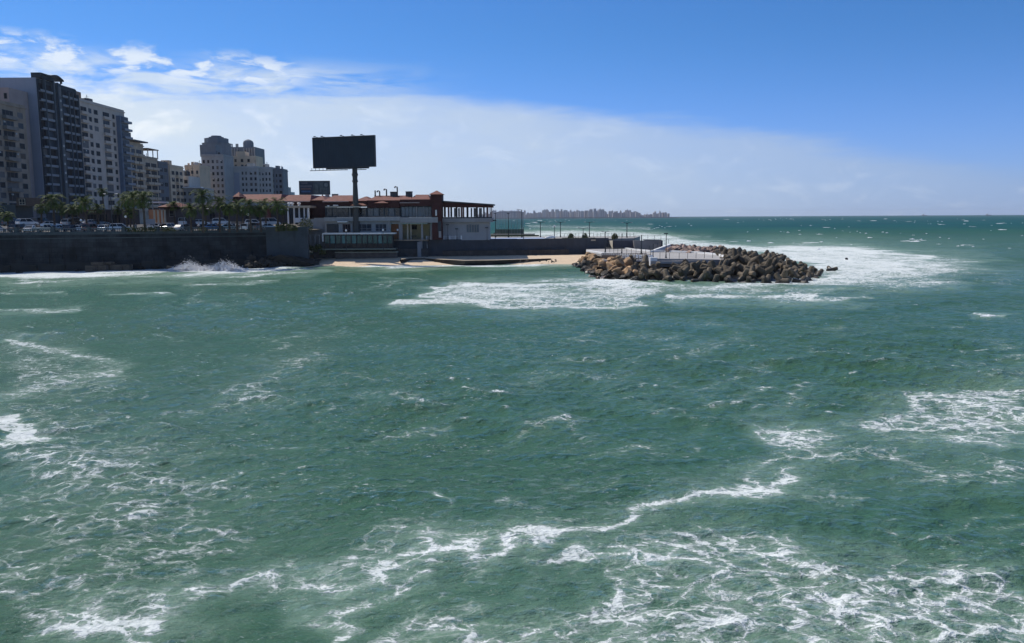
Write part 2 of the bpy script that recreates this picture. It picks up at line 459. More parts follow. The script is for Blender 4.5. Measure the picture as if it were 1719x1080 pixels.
def make_sea():
    rng = np.random.default_rng(7)
    H1 = CAMH
    NR, NC = 1500, 1040
    # ring spacing follows the distance, finer in the middle range
    inv = np.linspace(1 / 13.0, 1 / 13000.0, NR)
    r = 1 / inv
    # redistribute: more rings between 60 m and 500 m
    s = np.linspace(0, 1, NR)
    den = lambda d: (1 / d) ** 1.0
    ra = np.exp(np.linspace(math.log(13.0), math.log(13000.0), NR))
    def q(rr):
        return 1.0 * (1 / 13.0 - 1 / rr) * 13.0 * 0.72 + 0.28 * np.log(rr / 13.0) / math.log(1000.0)
    rf = np.exp(np.linspace(math.log(13.0), math.log(13000.0), 20000))
    qq = q(rf); qq = (qq - qq[0]) / (qq[-1] - qq[0])
    r = np.interp(s, qq, rf)
    azd = np.linspace(-37, 37, NC - 60)
    az = np.concatenate([np.linspace(-150, -37.5, 30), azd, np.linspace(37.5, 150, 30)])
    az = np.radians(az)
    X = (r[:, None] * np.sin(az)[None, :]).astype(np.float64)
    Y = (r[:, None] * np.cos(az)[None, :]).astype(np.float64)
    dr = np.gradient(r)[:, None] * np.ones_like(X)
    Z = np.zeros_like(X); DX = np.zeros_like(X); DY = np.zeros_like(X)
    ST = np.zeros_like(X)
    # calmer in the lee of the shore
    shel = 0.35 + 0.65 * smooth01((190 - Y) / 70.0)
    shel = np.where(Y > 205, 0.55 + 0.9 * smooth01((Y - 300) / 700.0), shel)
    # patchy sea state
    patch = np.zeros_like(X)
    for _ in range(7):
        k = 2 * math.pi / rng.uniform(25, 80); th = rng.uniform(0, 2 * math.pi)
        patch += np.sin(k * (X * math.cos(th) + Y * math.sin(th)) + rng.uniform(0, 6.28))
    patch = 1 + 0.13 * patch
    comps = []
    for i in range(120):
        lam = 0.45 * (26 / 0.45) ** (i / 119.0) * rng.uniform(0.9, 1.1)
        sp = 0.42 if lam > 5 else 0.75
        th = R(-113) + rng.normal(0, sp)
        if rng.random() < 0.14: th = rng.uniform(0, 6.28)
        a = 0.0052 * lam ** 0.64
        if lam > 12: a *= (12 / lam) ** 0.9
        comps.append((lam, th, a * rng.uniform(0.6, 1.3), rng.uniform(0, 6.28)))
    for lam, th, a, ph in comps:
        k = 2 * math.pi / lam
        cx, sy = math.cos(th), math.sin(th)
        row = np.exp(-(1.25 * dr[:, 0] / lam) ** 2)       # drop what the rings cannot carry
        hi = np.nonzero(row > 0.01)[0]
        if len(hi) == 0: continue
        e = hi[-1] + 1
        A = a * row[:e, None] * shel[:e] * patch[:e]
        P = k * (X[:e] * cx + Y[:e] * sy) + ph
        sn, cs = np.sin(P), np.cos(P)
        Z[:e] += A * cs
        DX[:e] -= 0.85 * A * cx * sn
        DY[:e] -= 0.85 * A * sy * sn
        if lam > 1.2: ST[:e] += A * k * cs
    # pixel of each still-water point, only to look up where the drifting foam lies
    Pw = np.stack([X, Y, np.full_like(X, -CAMH)], -1)
    zf = Pw @ np.array(FW); xf = Pw @ np.array(RT); yf = Pw @ np.array(UP)
    zf = np.where(zf < 1, 1, zf)
    px = (CX + F * xf / zf).astype(np.float32); py = (CY - F * yf / zf).astype(np.float32)
    px = np.clip(px, -4000, 6000); py = np.clip(py, 0, 3000)
    # wobble of the outlines
    wx = np.zeros_like(px); wy = np.zeros_like(px)
    lay = np.zeros_like(px)
    for lam, a in ((9, .5), (5.3, .4), (3.1, .3), (1.7, .2), (14, .5)):
        for q_ in range(2):
            th = rng.uniform(0, 6.28); k = 2 * math.pi / lam
            w = np.sin(k * (X * math.cos(th) + Y * math.sin(th)) + rng.uniform(0, 6.28)) * np.exp(-(dr / lam) ** 2)
            if q_: wx += a * w
            else: wy += a * w
    pxm = F / np.maximum(Y, 10)          # pixels per metre there
    w2 = np.zeros_like(px); w3 = np.zeros_like(px)
    for lam, a in ((17, 3.0), (29, 4.0), (47, 4.5), (11, 2.0)):
        for q_ in range(2):
            th = rng.uniform(0, 6.28); k = 2 * math.pi / lam
            w = a * np.sin(k * (X * math.cos(th) + Y * math.sin(th)) + rng.uniform(0, 6.28)) * np.exp(-(dr / lam) ** 2)
            if q_: w2 += w
            else: w3 += w
    farw = smooth01((Y - 70) / 60) * (Y < 420)
    wx = wx + w3 * farw * 0.5; wy = wy + w2 * farw
    qx = px + wx * pxm * 0.9; qy = py + wy * pxm * np.minimum(0.9, 11 / np.maximum(Y, 10))
    foam = np.zeros_like(px); milk = np.zeros_like(px)
    for kind, pts, w, amt in FOAM:
        xs = [p[0] for p in pts]; ys = [p[1] for p in pts]
        pad = w * 5 + 150
        m = (px > min(xs) - pad) & (px < max(xs) + pad) & (py > min(ys) - pad) & (py < max(ys) + pad)
        if not m.any(): continue
        mk_ = amt if amt > .56 else amt * .45
        a, b = qx[m], qy[m]
        if kind == 's':
            # strokes lie flat: heights are foreshortened
            v = 1 - seg_dist(a, b, pts) / (w * 1.9)
            fv = amt * smooth01(v); mv = mk_ * smooth01(1 - seg_dist(a, b, pts) / (w * 4.5))
        else:
            sd = poly_sd(a, b, pts)
            fv = amt * smooth01((sd + w * 0.8) / (w * 1.8)); mv = mk_ * smooth01((sd + w * 2.2) / (w * 3))
        foam[m] = np.maximum(foam[m], fv); milk[m] = np.maximum(milk[m], mv)
    # breaking crests
    st = ST / (np.std(ST[:900]) + 1e-6)
    crest = smooth01((st - 1.9) / 1.3) * 0.42 * (Y < 400)
    foam = np.maximum(foam, crest)
    foam = np.clip(foam + 0.05 * np.clip(st, -2, 2) * (foam > 0.1), 0, 1.2)
    X2 = X + DX; Y2 = Y + DY
    # a raised breaking ridge on the right of the mound, small surge lines
    V = np.stack([X2, Y2, Z], -1).reshape(-1, 3).astype(np.float32)
    me = bpy.data.meshes.new("sea")
    nr, nc = X.shape
    nf = (nr - 1) * (nc - 1)
    me.vertices.add(nr * nc); me.vertices.foreach_set('co', V.ravel())
    i = np.arange(nr - 1)[:, None] * nc + np.arange(nc - 1)[None, :]
    q4 = np.stack([i, i + nc, i + nc + 1, i + 1], -1).reshape(-1, 4)[:, ::-1]
    # az grows to +X, r grows to +Y : keep normals up
    q4 = np.stack([i, i + 1, i + nc + 1, i + nc], -1).reshape(-1, 4)
    me.loops.add(nf * 4); me.loops.foreach_set('vertex_index', q4.ravel().astype(np.int32))
    me.polygons.add(nf); me.polygons.foreach_set('loop_start', (np.arange(nf) * 4).astype(np.int32))
    me.polygons.foreach_set('use_smooth', np.ones(nf, dtype=bool))
    me.update(calc_edges=True)
    for nm, arr in (('foam', foam), ('milk', milk)):
        at = me.attributes.new(nm, 'FLOAT', 'POINT')
        at.data.foreach_set('value', arr.reshape(-1).astype(np.float32))
    me.materials.append(sea_material())
    ob = bpy.data.objects.new("sea", me)
    COL.objects.link(ob)
    tag(ob, kind='structure')
    return ob

def sea_material():
    m = bpy.data.materials.new('sea_water')
    m.use_nodes = True
    t = NT(m.node_tree)
    t.t.nodes.remove(t.t.nodes['Principled BSDF'])
    out = t.t.nodes['Material Output']
    co = t.n('ShaderNodeTexCoord').outputs['Object']
    sep = t.n('ShaderNodeSeparateXYZ'); t.set(sep, 0, co)
    foam = t.n('ShaderNodeAttribute', attribute_name='foam').outputs['Fac']
    milk = t.n('ShaderNodeAttribute', attribute_name='milk').outputs['Fac']
    flat = t.mapping(co, (1, 1, 0.0))
    # ripples
    rip1 = t.noise(t.mapping(co, (1, 1.7, 0.0), (0, 0, R(18))), 1.5, 4, 0.6, 0.3)
    rip2 = t.noise(t.mapping(co, (1, 1.6, 0.0), (0, 0, R(-12))), 5.5, 4, 0.65, 0.4)
    rip3 = t.noise(t.mapping(co, (1, 1.3, 0.0), (0, 0, R(30))), 0.42, 4, 0.6, 0.3)
    calm = t.lin(t.noise(flat, 0.045, 3, 0.6), 0.35, 0.65, 0.55, 1.25)
    hgt = t.math('ADD', t.math('ADD', t.math('MULTIPLY', rip1, 0.20), t.math('MULTIPLY', rip2, 0.075)), t.math('MULTIPLY', rip3, 0.34))
    hgt = t.math('MULTIPLY', hgt, calm)
    bmp = t.n('ShaderNodeBump'); t.set(bmp, 'Strength', 1.0); t.set(bmp, 'Distance', 1.0); t.set(bmp, 'Height', hgt)
    N = bmp.outputs[0]
    # water colour by place: turbid green bay, deeper teal outside
    yy = sep.outputs[1]
    off = t.sstep(yy, 150.0, 900.0)
    big = t.noise(t.mapping(co, (1, 0.45, 0)), 0.012, 4, 0.6, 0.6)
    sed = t.noise(t.mapping(co, (1, 0.6, 0), (0, 0, 0.5)), 0.035, 4, 0.6, 0.8)
    c1 = t.mix(t.lin(big, 0.35, 0.65), (0.048, 0.116, 0.062, 1), (0.043, 0.117, 0.076, 1))
    c1 = t.mix(t.math('MULTIPLY', t.sstep(sed, 0.52, 0.72), 0.55), c1, (0.052, 0.108, 0.056, 1))
    c2 = t.mix(t.lin(big, 0.35, 0.65), (0.005, 0.080, 0.076, 1), (0.003, 0.060, 0.070, 1))
    c = t.mix(off, c1, c2)
    mk = t.noise(flat, 0.35, 5, 0.65, 0.8)
    c = t.mix(t.math('MULTIPLY', t.math('MULTIPLY', milk, t.sstep(mk, 0.15, 0.65)), 1.0), c, (0.19, 0.29, 0.215, 1))
    # foam lace
    wrp = t.n('ShaderNodeTexNoise'); t.set(wrp, 'Vector', flat); t.set(wrp, 'Scale', 0.55); t.set(wrp, 'Detail', 4.0); t.set(wrp, 'Roughness', 0.6)
    wv = t.n('ShaderNodeVectorMath', operation='MULTIPLY_ADD')
    t.set(wv, 0, wrp.outputs['Color']); t.set(wv, 1, (2.3, 1.7, 0)); t.set(wv, 2, flat)
    wv = wv.outputs[0]
    def lace(scale, seed, w):
        v = t.n('ShaderNodeTexVoronoi', feature='DISTANCE_TO_EDGE')
        t.set(v, 'Vector', t.mapping(wv, (1, 1.25, 0), (0, 0, seed), (seed * 3, seed, 0))); t.set(v, 'Scale', scale); t.set(v, 'Randomness', 1.0)
        return t.math('SUBTRACT', 1.0, t.sstep(v.outputs['Distance'], 0.0, w))
    l1, l2, l3 = lace(0.75, 0.7, 0.20), lace(2.1, 1.9, 0.24), lace(6.0, 2.6, 0.28)
    rg = t.noise(t.mapping(wv, (1, 1.3, 0)), 1.5, 7, 0.68, 0.3)
    fn = t.noise(flat, 7.0, 4, 0.7)
    P = t.math('ADD', t.math('ADD', t.math('MULTIPLY', l1, 0.27), t.math('MULTIPLY', l2, 0.24)), t.math('ADD', t.math('MULTIPLY', l3, 0.12), t.math('MULTIPLY', rg, 0.55)))
    strk = t.noise(t.mapping(wv, (1, 2.4, 0), (0, 0, R(-20))), 7.0, 5, 0.7, 0.5)
    P = t.math('ADD', P, t.math('MULTIPLY', t.math('SUBTRACT', strk, 0.42), 0.42))
    P = t.math('ADD', P, t.math('MULTIPLY', t.math('SUBTRACT', fn, 0.5), 0.28))       # about 0.25 .. 1.2
    # big patches so that the lace comes and goes
    pt = t.noise(t.mapping(co, (1, 1.2, 0), (0, 0, 0.4)), 0.24, 4, 0.6, 0.5)
    P = t.math('ADD', P, t.math('MULTIPLY', t.math('SUBTRACT', pt, 0.5), 0.55))
    bigp = t.noise(t.mapping(co, (1, 0.55, 0), (0, 0, 0.15)), 0.085, 5, 0.65, 0.6)
    P = t.math('ADD', P, t.math('MULTIPLY', t.math('MULTIPLY', t.math('SUBTRACT', bigp, 0.5), t.sstep(yy, 85.0, 140.0)), 1.3))
    thr = t.math('SUBTRACT', 1.15, t.math('MULTIPLY', foam, 0.77))
    ff = t.sstep(P, t.math('SUBTRACT', thr, 0.04), t.math('ADD', thr, 0.17))
    ff = t.math('MAXIMUM', t.math('MULTIPLY', ff, t.lin(mk, 0.25, 0.6, 0.72, 1.0)), t.math('MULTIPLY', t.sstep(P, t.math('SUBTRACT', thr, 0.26), t.math('ADD', thr, 0.10)), 0.26))
    # thin flecks everywhere
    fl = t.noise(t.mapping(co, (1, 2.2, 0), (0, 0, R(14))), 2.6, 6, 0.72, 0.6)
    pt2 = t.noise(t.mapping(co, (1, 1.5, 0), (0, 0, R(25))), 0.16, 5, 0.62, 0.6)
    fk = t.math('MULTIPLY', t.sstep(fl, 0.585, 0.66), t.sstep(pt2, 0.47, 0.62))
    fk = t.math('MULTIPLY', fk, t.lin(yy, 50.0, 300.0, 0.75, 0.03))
    fk = t.math('MINIMUM', t.math('MULTIPLY', fk, t.lin(sep.outputs[0], -28.0, 12.0, 1.7, 0.8)), 0.95)  # stronger to the left: foam white painted in for sun glints
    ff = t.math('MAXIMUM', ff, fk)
    has = t.sstep(foam, 0.02, 0.12)
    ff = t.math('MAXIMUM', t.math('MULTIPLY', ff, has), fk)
    dif = t.n('ShaderNodeBsdfDiffuse'); t.set(dif, 'Color', c); t.set(dif, 'Normal', N)
    glo = t.n('ShaderNodeBsdfGlossy'); t.set(glo, 'Roughness', 0.05); t.set(glo, 'Color', (1, 1, 1, 1)); t.set(glo, 'Normal', N)
    fr = t.n('ShaderNodeFresnel'); t.set(fr, 'IOR', 1.33); t.set(fr, 'Normal', N)
    fac = t.math('MULTIPLY', t.math('MINIMUM', fr.outputs[0], 0.30), t.lin(yy, 140.0, 520.0, 0.95, 0.22))
    w = t.n('ShaderNodeMixShader'); t.set(w, 0, fac); t.set(w, 1, dif.outputs[0]); t.set(w, 2, glo.outputs[0])
    fb = t.n('ShaderNodeBump'); t.set(fb, 'Strength', 0.6); t.set(fb, 'Distance', 0.12); t.set(fb, 'Height', ff); t.set(fb, 'Normal', N)
    fd = t.n('ShaderNodeBsdfDiffuse'); t.set(fd, 'Normal', fb.outputs[0])
    t.set(fd, 'Color', t.mix(t.lin(fn, 0.3, 0.7), (0.62, 0.68, 0.66, 1), (0.84, 0.86, 0.85, 1)))
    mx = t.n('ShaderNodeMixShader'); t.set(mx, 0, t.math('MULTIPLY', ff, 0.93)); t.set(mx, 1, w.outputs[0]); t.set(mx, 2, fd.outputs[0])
    t.t.links.new(mx.outputs[0], out.inputs[0])
    return m

make_sea()

FOAM_M = mat('sea_foam', (0.82, 0.84, 0.84), 0.9, 0.08, 2.0, 0.05, 3.0)
def whitecaps():
    """breaking crests out on the open water: low irregular ridges of foam"""
    rnd = random.Random(5)
    b = MB()
    caps = []
    seeds = []
    for _ in range(80):
        px = rnd.uniform(840, 1760) if rnd.random() < 0.93 else rnd.uniform(560, 860)
        py = 364.5 + 58 * rnd.random() ** 1.6 + (0 if px > 1100 else 1.5)
        for j in range(rnd.choice((1, 1, 2, 3, 4, 6))):
            seeds.append((px + rnd.gauss(0, 26) * (0 if j == 0 else 1), py + rnd.gauss(0, 1.6) * (0 if j == 0 else 1)))
    for px, py in seeds:
        if py < 364.4: continue
        g = G(px, py)
        if g.y < 270: continue
        if px < 900 and g.y < 700: continue
        if g.x < 75 and g.y < 330: continue
        if px < 1150 and g.y > 4200: continue
        L = (0.7 + 4.2 * rnd.random() ** 3) * (1 + min(g.y, 2500) / 1000)
        h = (0.08 + 0.24 * rnd.random() ** 2) * (1 + min(g.y, 2500) / 1000)
        caps.append((g, L, h))
    for px, py, L, h in ((270, 494, 2, .2), (1440, 510, 1.6, .16), (1660, 531, 2, .18)):
        caps.append((G(px, py), L, h))
    for g, L, h in caps:
        n = 9
        a0 = rnd.uniform(-0.35, 0.25)
        dx, dy = math.cos(a0), math.sin(a0)
        D = L * 0.16 + 0.2
        vs = []
        for i in range(n):
            t = i / (n - 1) - 0.5
            env = (1 - (2 * t) ** 2) ** 0.7 * rnd.uniform(0.45, 1.1) + 0.02
            cx = g.x + dx * t * L; cy_ = g.y + dy * t * L + rnd.uniform(-.15, .15) * D
            vs += [(cx, cy_ - D * env, -0.25), (cx, cy_ - D * 0.25 * env, h * env * 0.85), (cx, cy_ + D * 0.2, h * env), (cx, cy_ + D * 1.4, -0.25)]
        fs = []
        for i in range(n - 1):
            for k in range(3):
                fs.append((4 * i + k, 4 * i + 4 + k, 4 * i + 5 + k, 4 * i + 1 + k))
        b.add(vs, fs)
    o = b.build('breaking_wave_crests', FOAM_M, smooth=True)
    tag(o, kind='stuff')
whitecaps()

def blob(b, c, r, rnd, rough=0.35, sq=1.0, sub=1):
    """rough lump"""
    n1, n2 = 7, 5
    vs = [(c[0], c[1], c[2] - r * sq)]
    for j in range(1, n2):
        ph = math.pi * j / n2 - math.pi / 2
        for i in range(n1):
            th = 2 * math.pi * (i + 0.5 * (j % 2)) / n1
            k = r * (1 + rnd.uniform(-rough, rough))
            vs.append((c[0] + k * math.cos(ph) * math.cos(th), c[1] + k * math.cos(ph) * math.sin(th), c[2] + k * sq * math.sin(ph)))
    vs.append((c[0], c[1], c[2] + r * sq))
    fs = [(0, 1 + (i + 1) % n1, 1 + i) for i in range(n1)]
    for j in range(n2 - 2):
        for i in range(n1):
            a = 1 + j * n1 + i; a2 = 1 + j * n1 + (i + 1) % n1
            fs.append((a, a2, a2 + n1, a + n1))
    last = len(vs) - 1; o = 1 + (n2 - 2) * n1
    fs += [(o + i, o + (i + 1) % n1, last) for i in range(n1)]
    b.add(vs, fs)

SPRAY_M = bpy.data.materials.new('spray'); SPRAY_M.use_nodes = True
_t = NT(SPRAY_M.node_tree); _p = _t.t.nodes['Principled BSDF']; _t.t.nodes.remove(_p)
_a = _t.n('ShaderNodeBsdfDiffuse'); _t.set(_a, 'Color', (.9, .9, .9, 1)); _b = _t.n('ShaderNodeBsdfTranslucent'); _t.set(_b, 'Color', (.95, .95, .95, 1))
_m = _t.n('ShaderNodeMixShader'); _t.set(_m, 0, .5); _t.set(_m, 1, _a.outputs[0]); _t.set(_m, 2, _b.outputs[0]); _t.t.links.new(_m.outputs[0], _t.t.nodes['Material Output'].inputs[0])
def splash():
    """water thrown up where a wave hits the foot of the wall"""
    rnd = random.Random(11)
    b = MB()
    # height profile along the wall (photo px -> height m)
    prof = [(308, 0.4), (318, 1.2), (330, 2.2), (338, 2.6), (345, 1.8), (355, 1.0), (364, 1.2), (372, 1.1), (380, 1.7), (390, 2.4), (398, 2.3), (408, 1.6), (416, 0.7), (424, .25)]
    xs = [p[0] for p in prof]; hs = [p[1] for p in prof]
    for _ in range(9000):
        px = rnd.uniform(304, 426)
        h = float(np.interp(px, xs, hs))
        u = rnd.random() ** 1.5; h *= (0.75 + 0.5 * rnd.random() ** 3)
        z = h * u * rnd.uniform(0.75, 1.15)
        g = G(px + rnd.gauss(0, 1.5), 451)
        y = g.y - 6.0 + rnd.gauss(0, 1.0)
        s = (0.05 + 0.17 * rnd.random() ** 2) * (1.25 - 0.7 * u)
        if z < 0.4 * h: s *= 1.7
        c = (g.x + rnd.gauss(0, 0.25), y, z)
        d = [Vector((rnd.gauss(0, 1), rnd.gauss(0, 1), rnd.gauss(0, 1.4))).normalized() * s for _ in range(4)]
        b.add([Vector(c) + q for q in d], [(0, 1, 2), (0, 2, 3), (0, 3, 1), (1, 3, 2)])
    o = b.build('sea_spray', SPRAY_M)
    tag(o, kind='stuff')
splash()
# ---------------------------------------------------------------- materials of the place
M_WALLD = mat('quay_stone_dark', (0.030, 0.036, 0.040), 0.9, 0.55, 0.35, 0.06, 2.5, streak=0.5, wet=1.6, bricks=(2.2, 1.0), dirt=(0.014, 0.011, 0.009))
M_WALLL = mat('quay_concrete', (0.062, 0.074, 0.082), 0.9, 0.2, 0.4, 0.03, 3.0, streak=0.45, dirt=(0.035, 0.035, 0.035))
M_COPE = mat('coping_stone', (0.055, 0.075, 0.08), 0.85, 0.2, 1.5, streak=0.3)
M_BALU = mat('balustrade_stone', (0.085, 0.11, 0.115), 0.8, 0.2, 2.0)
M_SAND = mat('sand', (0.64, 0.50, 0.35), 0.95, 0.10, 0.5, 0.05, 1.2)
M_ASPH = mat('asphalt', (0.055, 0.055, 0.058), 0.9, 0.2, 0.3)
M_PAVE = mat('paving', (0.30, 0.29, 0.27), 0.85, 0.15, 0.8)
M_EARTH = mat('earth', (0.16, 0.14, 0.11), 0.95, 0.25, 0.2)
M_ROCKD = mat('rock_dark', (0.050, 0.042, 0.034), 0.85, 0.4, 0.9, 0.12, 2.0, wet=.5, perobj=.4)
M_ROCKS = mat('rock_sandy', (0.38, 0.245, 0.135), 0.9, 0.35, 0.8, 0.10, 2.2, wet=.6, perobj=.45)
M_ROCKP = mat('rock_pinkish', (0.30, 0.21, 0.17), 0.9, 0.35, 0.8, 0.10, 2.2, perobj=.4)
M_TETRA = mat('tetrapod_concrete', (0.135, 0.108, 0.074), 0.9, 0.55, 0.45, 0.05, 3.0, wet=.7, perobj=.45)
M_WHITE = mat('white_paint', (0.74, 0.74, 0.72), 0.6, 0.06, 1.0)
M_CREAM = mat('cream_render', (0.52, 0.46, 0.36), 0.85, 0.12, 0.5)
M_GREYR = mat('grey_render', (0.29, 0.285, 0.28), 0.85, 0.12, 0.3, streak=0.25)
M_TILE = None
M_REDW = mat('dark_red_cladding', (0.060, 0.018, 0.016), 0.75, 0.25, 0.7)
M_GLASSD = mat('dark_glass', (0.012, 0.018, 0.024), 0.08, 0.4, 0.5, spec=0.5)
M_GLASSB = mat('blue_glass', (0.03, 0.07, 0.10), 0.08, 0.4, 0.5, spec=0.6)
M_METALD = mat('dark_metal', (0.025, 0.030, 0.035), 0.5, 0.2, 2.0, spec=0.4)
M_METALG = mat('grey_metal', (0.30, 0.31, 0.32), 0.5, 0.15, 2.0)
M_DECK = mat('deck_concrete', (0.36, 0.345, 0.325), 0.85, 0.12, 0.6)

def tile_material():
    m = bpy.data.materials.new('red_roof_tiles'); m.use_nodes = True
    t = NT(m.node_tree); p = t.t.nodes['Principled BSDF']
    co = t.n('ShaderNodeNewGeometry').outputs['Position']
    w = t.n('ShaderNodeTexWave', wave_type='BANDS', bands_direction='X'); t.set(w, 'Vector', co); t.set(w, 'Scale', 1.1); t.set(w, 'Distortion', 0.2)
    w2 = t.n('ShaderNodeTexWave', wave_type='BANDS', bands_direction='Z'); t.set(w2, 'Vector', co); t.set(w2, 'Scale', 1.6); t.set(w2, 'Distortion', 0.3)
    n = t.noise(co, 0.8, 5, 0.6)
    c = t.mix(t.lin(n, 0.3, 0.7), (0.13, 0.036, 0.018, 1), (0.22, 0.068, 0.040, 1))
    c = t.mix(t.math('MULTIPLY', t.sstep(w2.outputs['Fac'], 0.75, 1.0), 0.35), c, (0.12, 0.04, 0.03, 1))
    b = t.n('ShaderNodeBump'); t.set(b, 'Distance', 0.06); t.set(b, 'Height', w.outputs['Fac'])
    t.set(p, 'Base Color', c); t.set(p, 'Roughness', 0.8); t.set(p, 'Normal', b.outputs[0])
    return m
M_TILE = tile_material()

# ---------------------------------------------------------------- ground levels
WL = [(-320, 110.0), (-200, 140.0), (G(-200, 465).x, G(-200, 465).y), (G(0, 458).x, G(0, 458).y), (G(240, 452.5).x, G(240, 452.5).y), (G(449, 447).x, G(449, 447).y), (G(520, 446).x, G(520, 446).y + 4)]
def wall_y(x):
    for (x0, y0), (x1, y1) in zip(WL[:-1], WL[1:]):
        if x <= x1:
            return y0 + (y1 - y0) * (x - x0) / (x1 - x0)
    return WL[-1][1]
def ground_z(x, y):
    d = y - wall_y(x)
    return 8.25 + 1.25 * max(0.0, min(1.0, (d - 9) / 12))

def struct(name, b, m, smooth=False):
    return tag(b.build(name, m, smooth=smooth), kind='structure')

def grid_surface(name, m, xs, f0, f1, nt, zf, skirt=True, smooth=True):
    """surface between two curves y=f0(x), y=f1(x)"""
    b = MB(); vs = []; n = len(xs)
    for j in range(nt + 1):
        t = j / nt
        for x in xs:
            y = f0(x) * (1 - t) + f1(x) * t
            vs.append((x, y, zf(x, y, t)))
    fs = [(j * n + i, j * n + i + 1, (j + 1) * n + i + 1, (j + 1) * n + i) for j in range(nt) for i in range(n - 1)]
    b.add(vs, fs)
    return struct(name, b, m, smooth)

def lspace(a, b, n):
    return [a + (b - a) * i / (n - 1) for i in range(n)]
# land behind the wall, out to the hidden distance
grid_surface('ground', M_EARTH, lspace(-315, -47, 60), lambda x: wall_y(x) + 0.9, lambda x: wall_y(x) + 42, 12, lambda x, y, t: ground_z(x, y), smooth=False)
b = MB(); b.add([(-1500, 100, 9.2), (-47, 100 + 130, 9.2), (-60, 330, 9.2), (-105, 480, 9.2), (-330, 1100, 9.2), (-1500, 1700, 9.2)], [(0, 1, 2, 3, 4, 5)])
struct('terrain', b, M_EARTH)
grid_surface('pavement', M_PAVE, lspace(-315, -48, 60), lambda x: wall_y(x) + 0.95, lambda x: wall_y(x) + 5.0, 1, lambda x, y, t: ground_z(x, y) + 0.13, smooth=False)
grid_surface('road', M_ASPH, lspace(-315, -60, 50), lambda x: wall_y(x) + 5.1, lambda x: wall_y(x) + 30, 6, lambda x, y, t: ground_z(x, y) + 0.03, smooth=False)

# ---------------------------------------------------------------- sea wall with balustrade
def run_boxes(b, pts, off0, off1, z0, z1):
    """wall following a polyline (x,y), offset range in +y"""
    for (x0, y0), (x1, y1) in zip(pts[:-1], pts[1:]):
        b.prism([(x0, y0 + off0), (x1, y1 + off0), (x1, y1 + off1), (x0, y0 + off1)], z0, z1)
def along(pts, step):
    out = []
    for (x0, y0), (x1, y1) in zip(pts[:-1], pts[1:]):
        L = math.hypot(x1 - x0, y1 - y0); n = max(1, int(round(L / step)))
        for i in range(n):
            t = (i + 0.5) / n
            out.append((x0 + (x1 - x0) * t, y0 + (y1 - y0) * t))
    return out
main_pts = WL[1:6]
sw = thing('sea_wall', (WL[4][0], WL[4][1], 0), 'long dark stained stone sea wall below the parked cars, with a balustrade on top', 'sea wall')
b = MB(); run_boxes(b, main_pts, 0.15, 1.1, -1.5, 7.75)
# courses of big blocks standing slightly proud low down
rnd = random.Random(2)
for x, y in along(main_pts, 2.4):
    for k in range(3):
        if rnd.random() < 0.45:
            z = 0.4 + k * 1.1
            b.box(x - 1.1, x + rnd.uniform(.4, 1.1), y - rnd.uniform(0.02, 0.22), y + 0.3, z, z + 1.0)
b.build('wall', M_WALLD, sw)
b = MB(); run_boxes(b, main_pts, -0.05, 1.2, 7.75, 8.28); run_boxes(b, main_pts, 0.10, 1.15, 6.9, 7.1); b.build('coping', M_COPE, sw)
b = MB(); run_boxes(b, main_pts, 0.2, 0.5, 8.96, 9.12); run_boxes(b, main_pts, 0.2, 0.5, 8.28, 8.40)
for x, y in along(main_pts, 0.42):
    b.lathe((x, y + 0.35, 8.40), [(0.06, 0), (0.13, 0.16), (0.05, 0.36), (0.09, 0.56)], 5)
b.build('balustrade', M_BALU, sw)
px_posts = along(main_pts, 7.0)
pb_ = MB(); pb_.box(-0.35, 0.35, -0.3, 0.35, 0, 0.98); pb_.box(-0.42, 0.42, -0.37, 0.42, 0.98, 1.1)
first = None
for x, y in px_posts:
    if x < -115: continue
    q = Vector((x, y + 0.35, 8.28)) - Vector(sw.location)
    if first is None:
        me = MB(); me.v, me.f, me.m = pb_.v, pb_.f, pb_.m
        first = me.build('balustrade_pier', M_COPE, None); first.parent = sw; first.location = q
    else:
        dup(first, sw, q)
# lighter concrete return, slanting down to the beach
p_l = [(WL[5][0], WL[5][1]), (G(485, 447).x, G(485, 447).y + 1.8), (XX(516, 196), 196.0)]
cw = thing('concrete_wall', (p_l[0][0], p_l[0][1], 0), 'pale blue grey concrete wall between the dark stone sea wall and the beach', 'wall')
b = MB()
for (x0, y0), (x1, y1) in zip(p_l[:-1], p_l[1:]):
    b.prism([(x0 + .01, y0 - .25), (x1, y1 - .25), (x1, y1 + .9), (x0 + .01, y0 + .9)], -1.5, 8.75)
b.build('wall', M_WALLL, cw)
b = MB()
for (x0, y0), (x1, y1) in zip(p_l[:-1], p_l[1:]):
    b.prism([(x0 + .02, y0 - .4), (x1, y1 - .4), (x1, y1 + 1.0), (x0 + .02, y0 + 1.0)], 8.753, 9.0)
b.build('coping', M_COPE, cw)

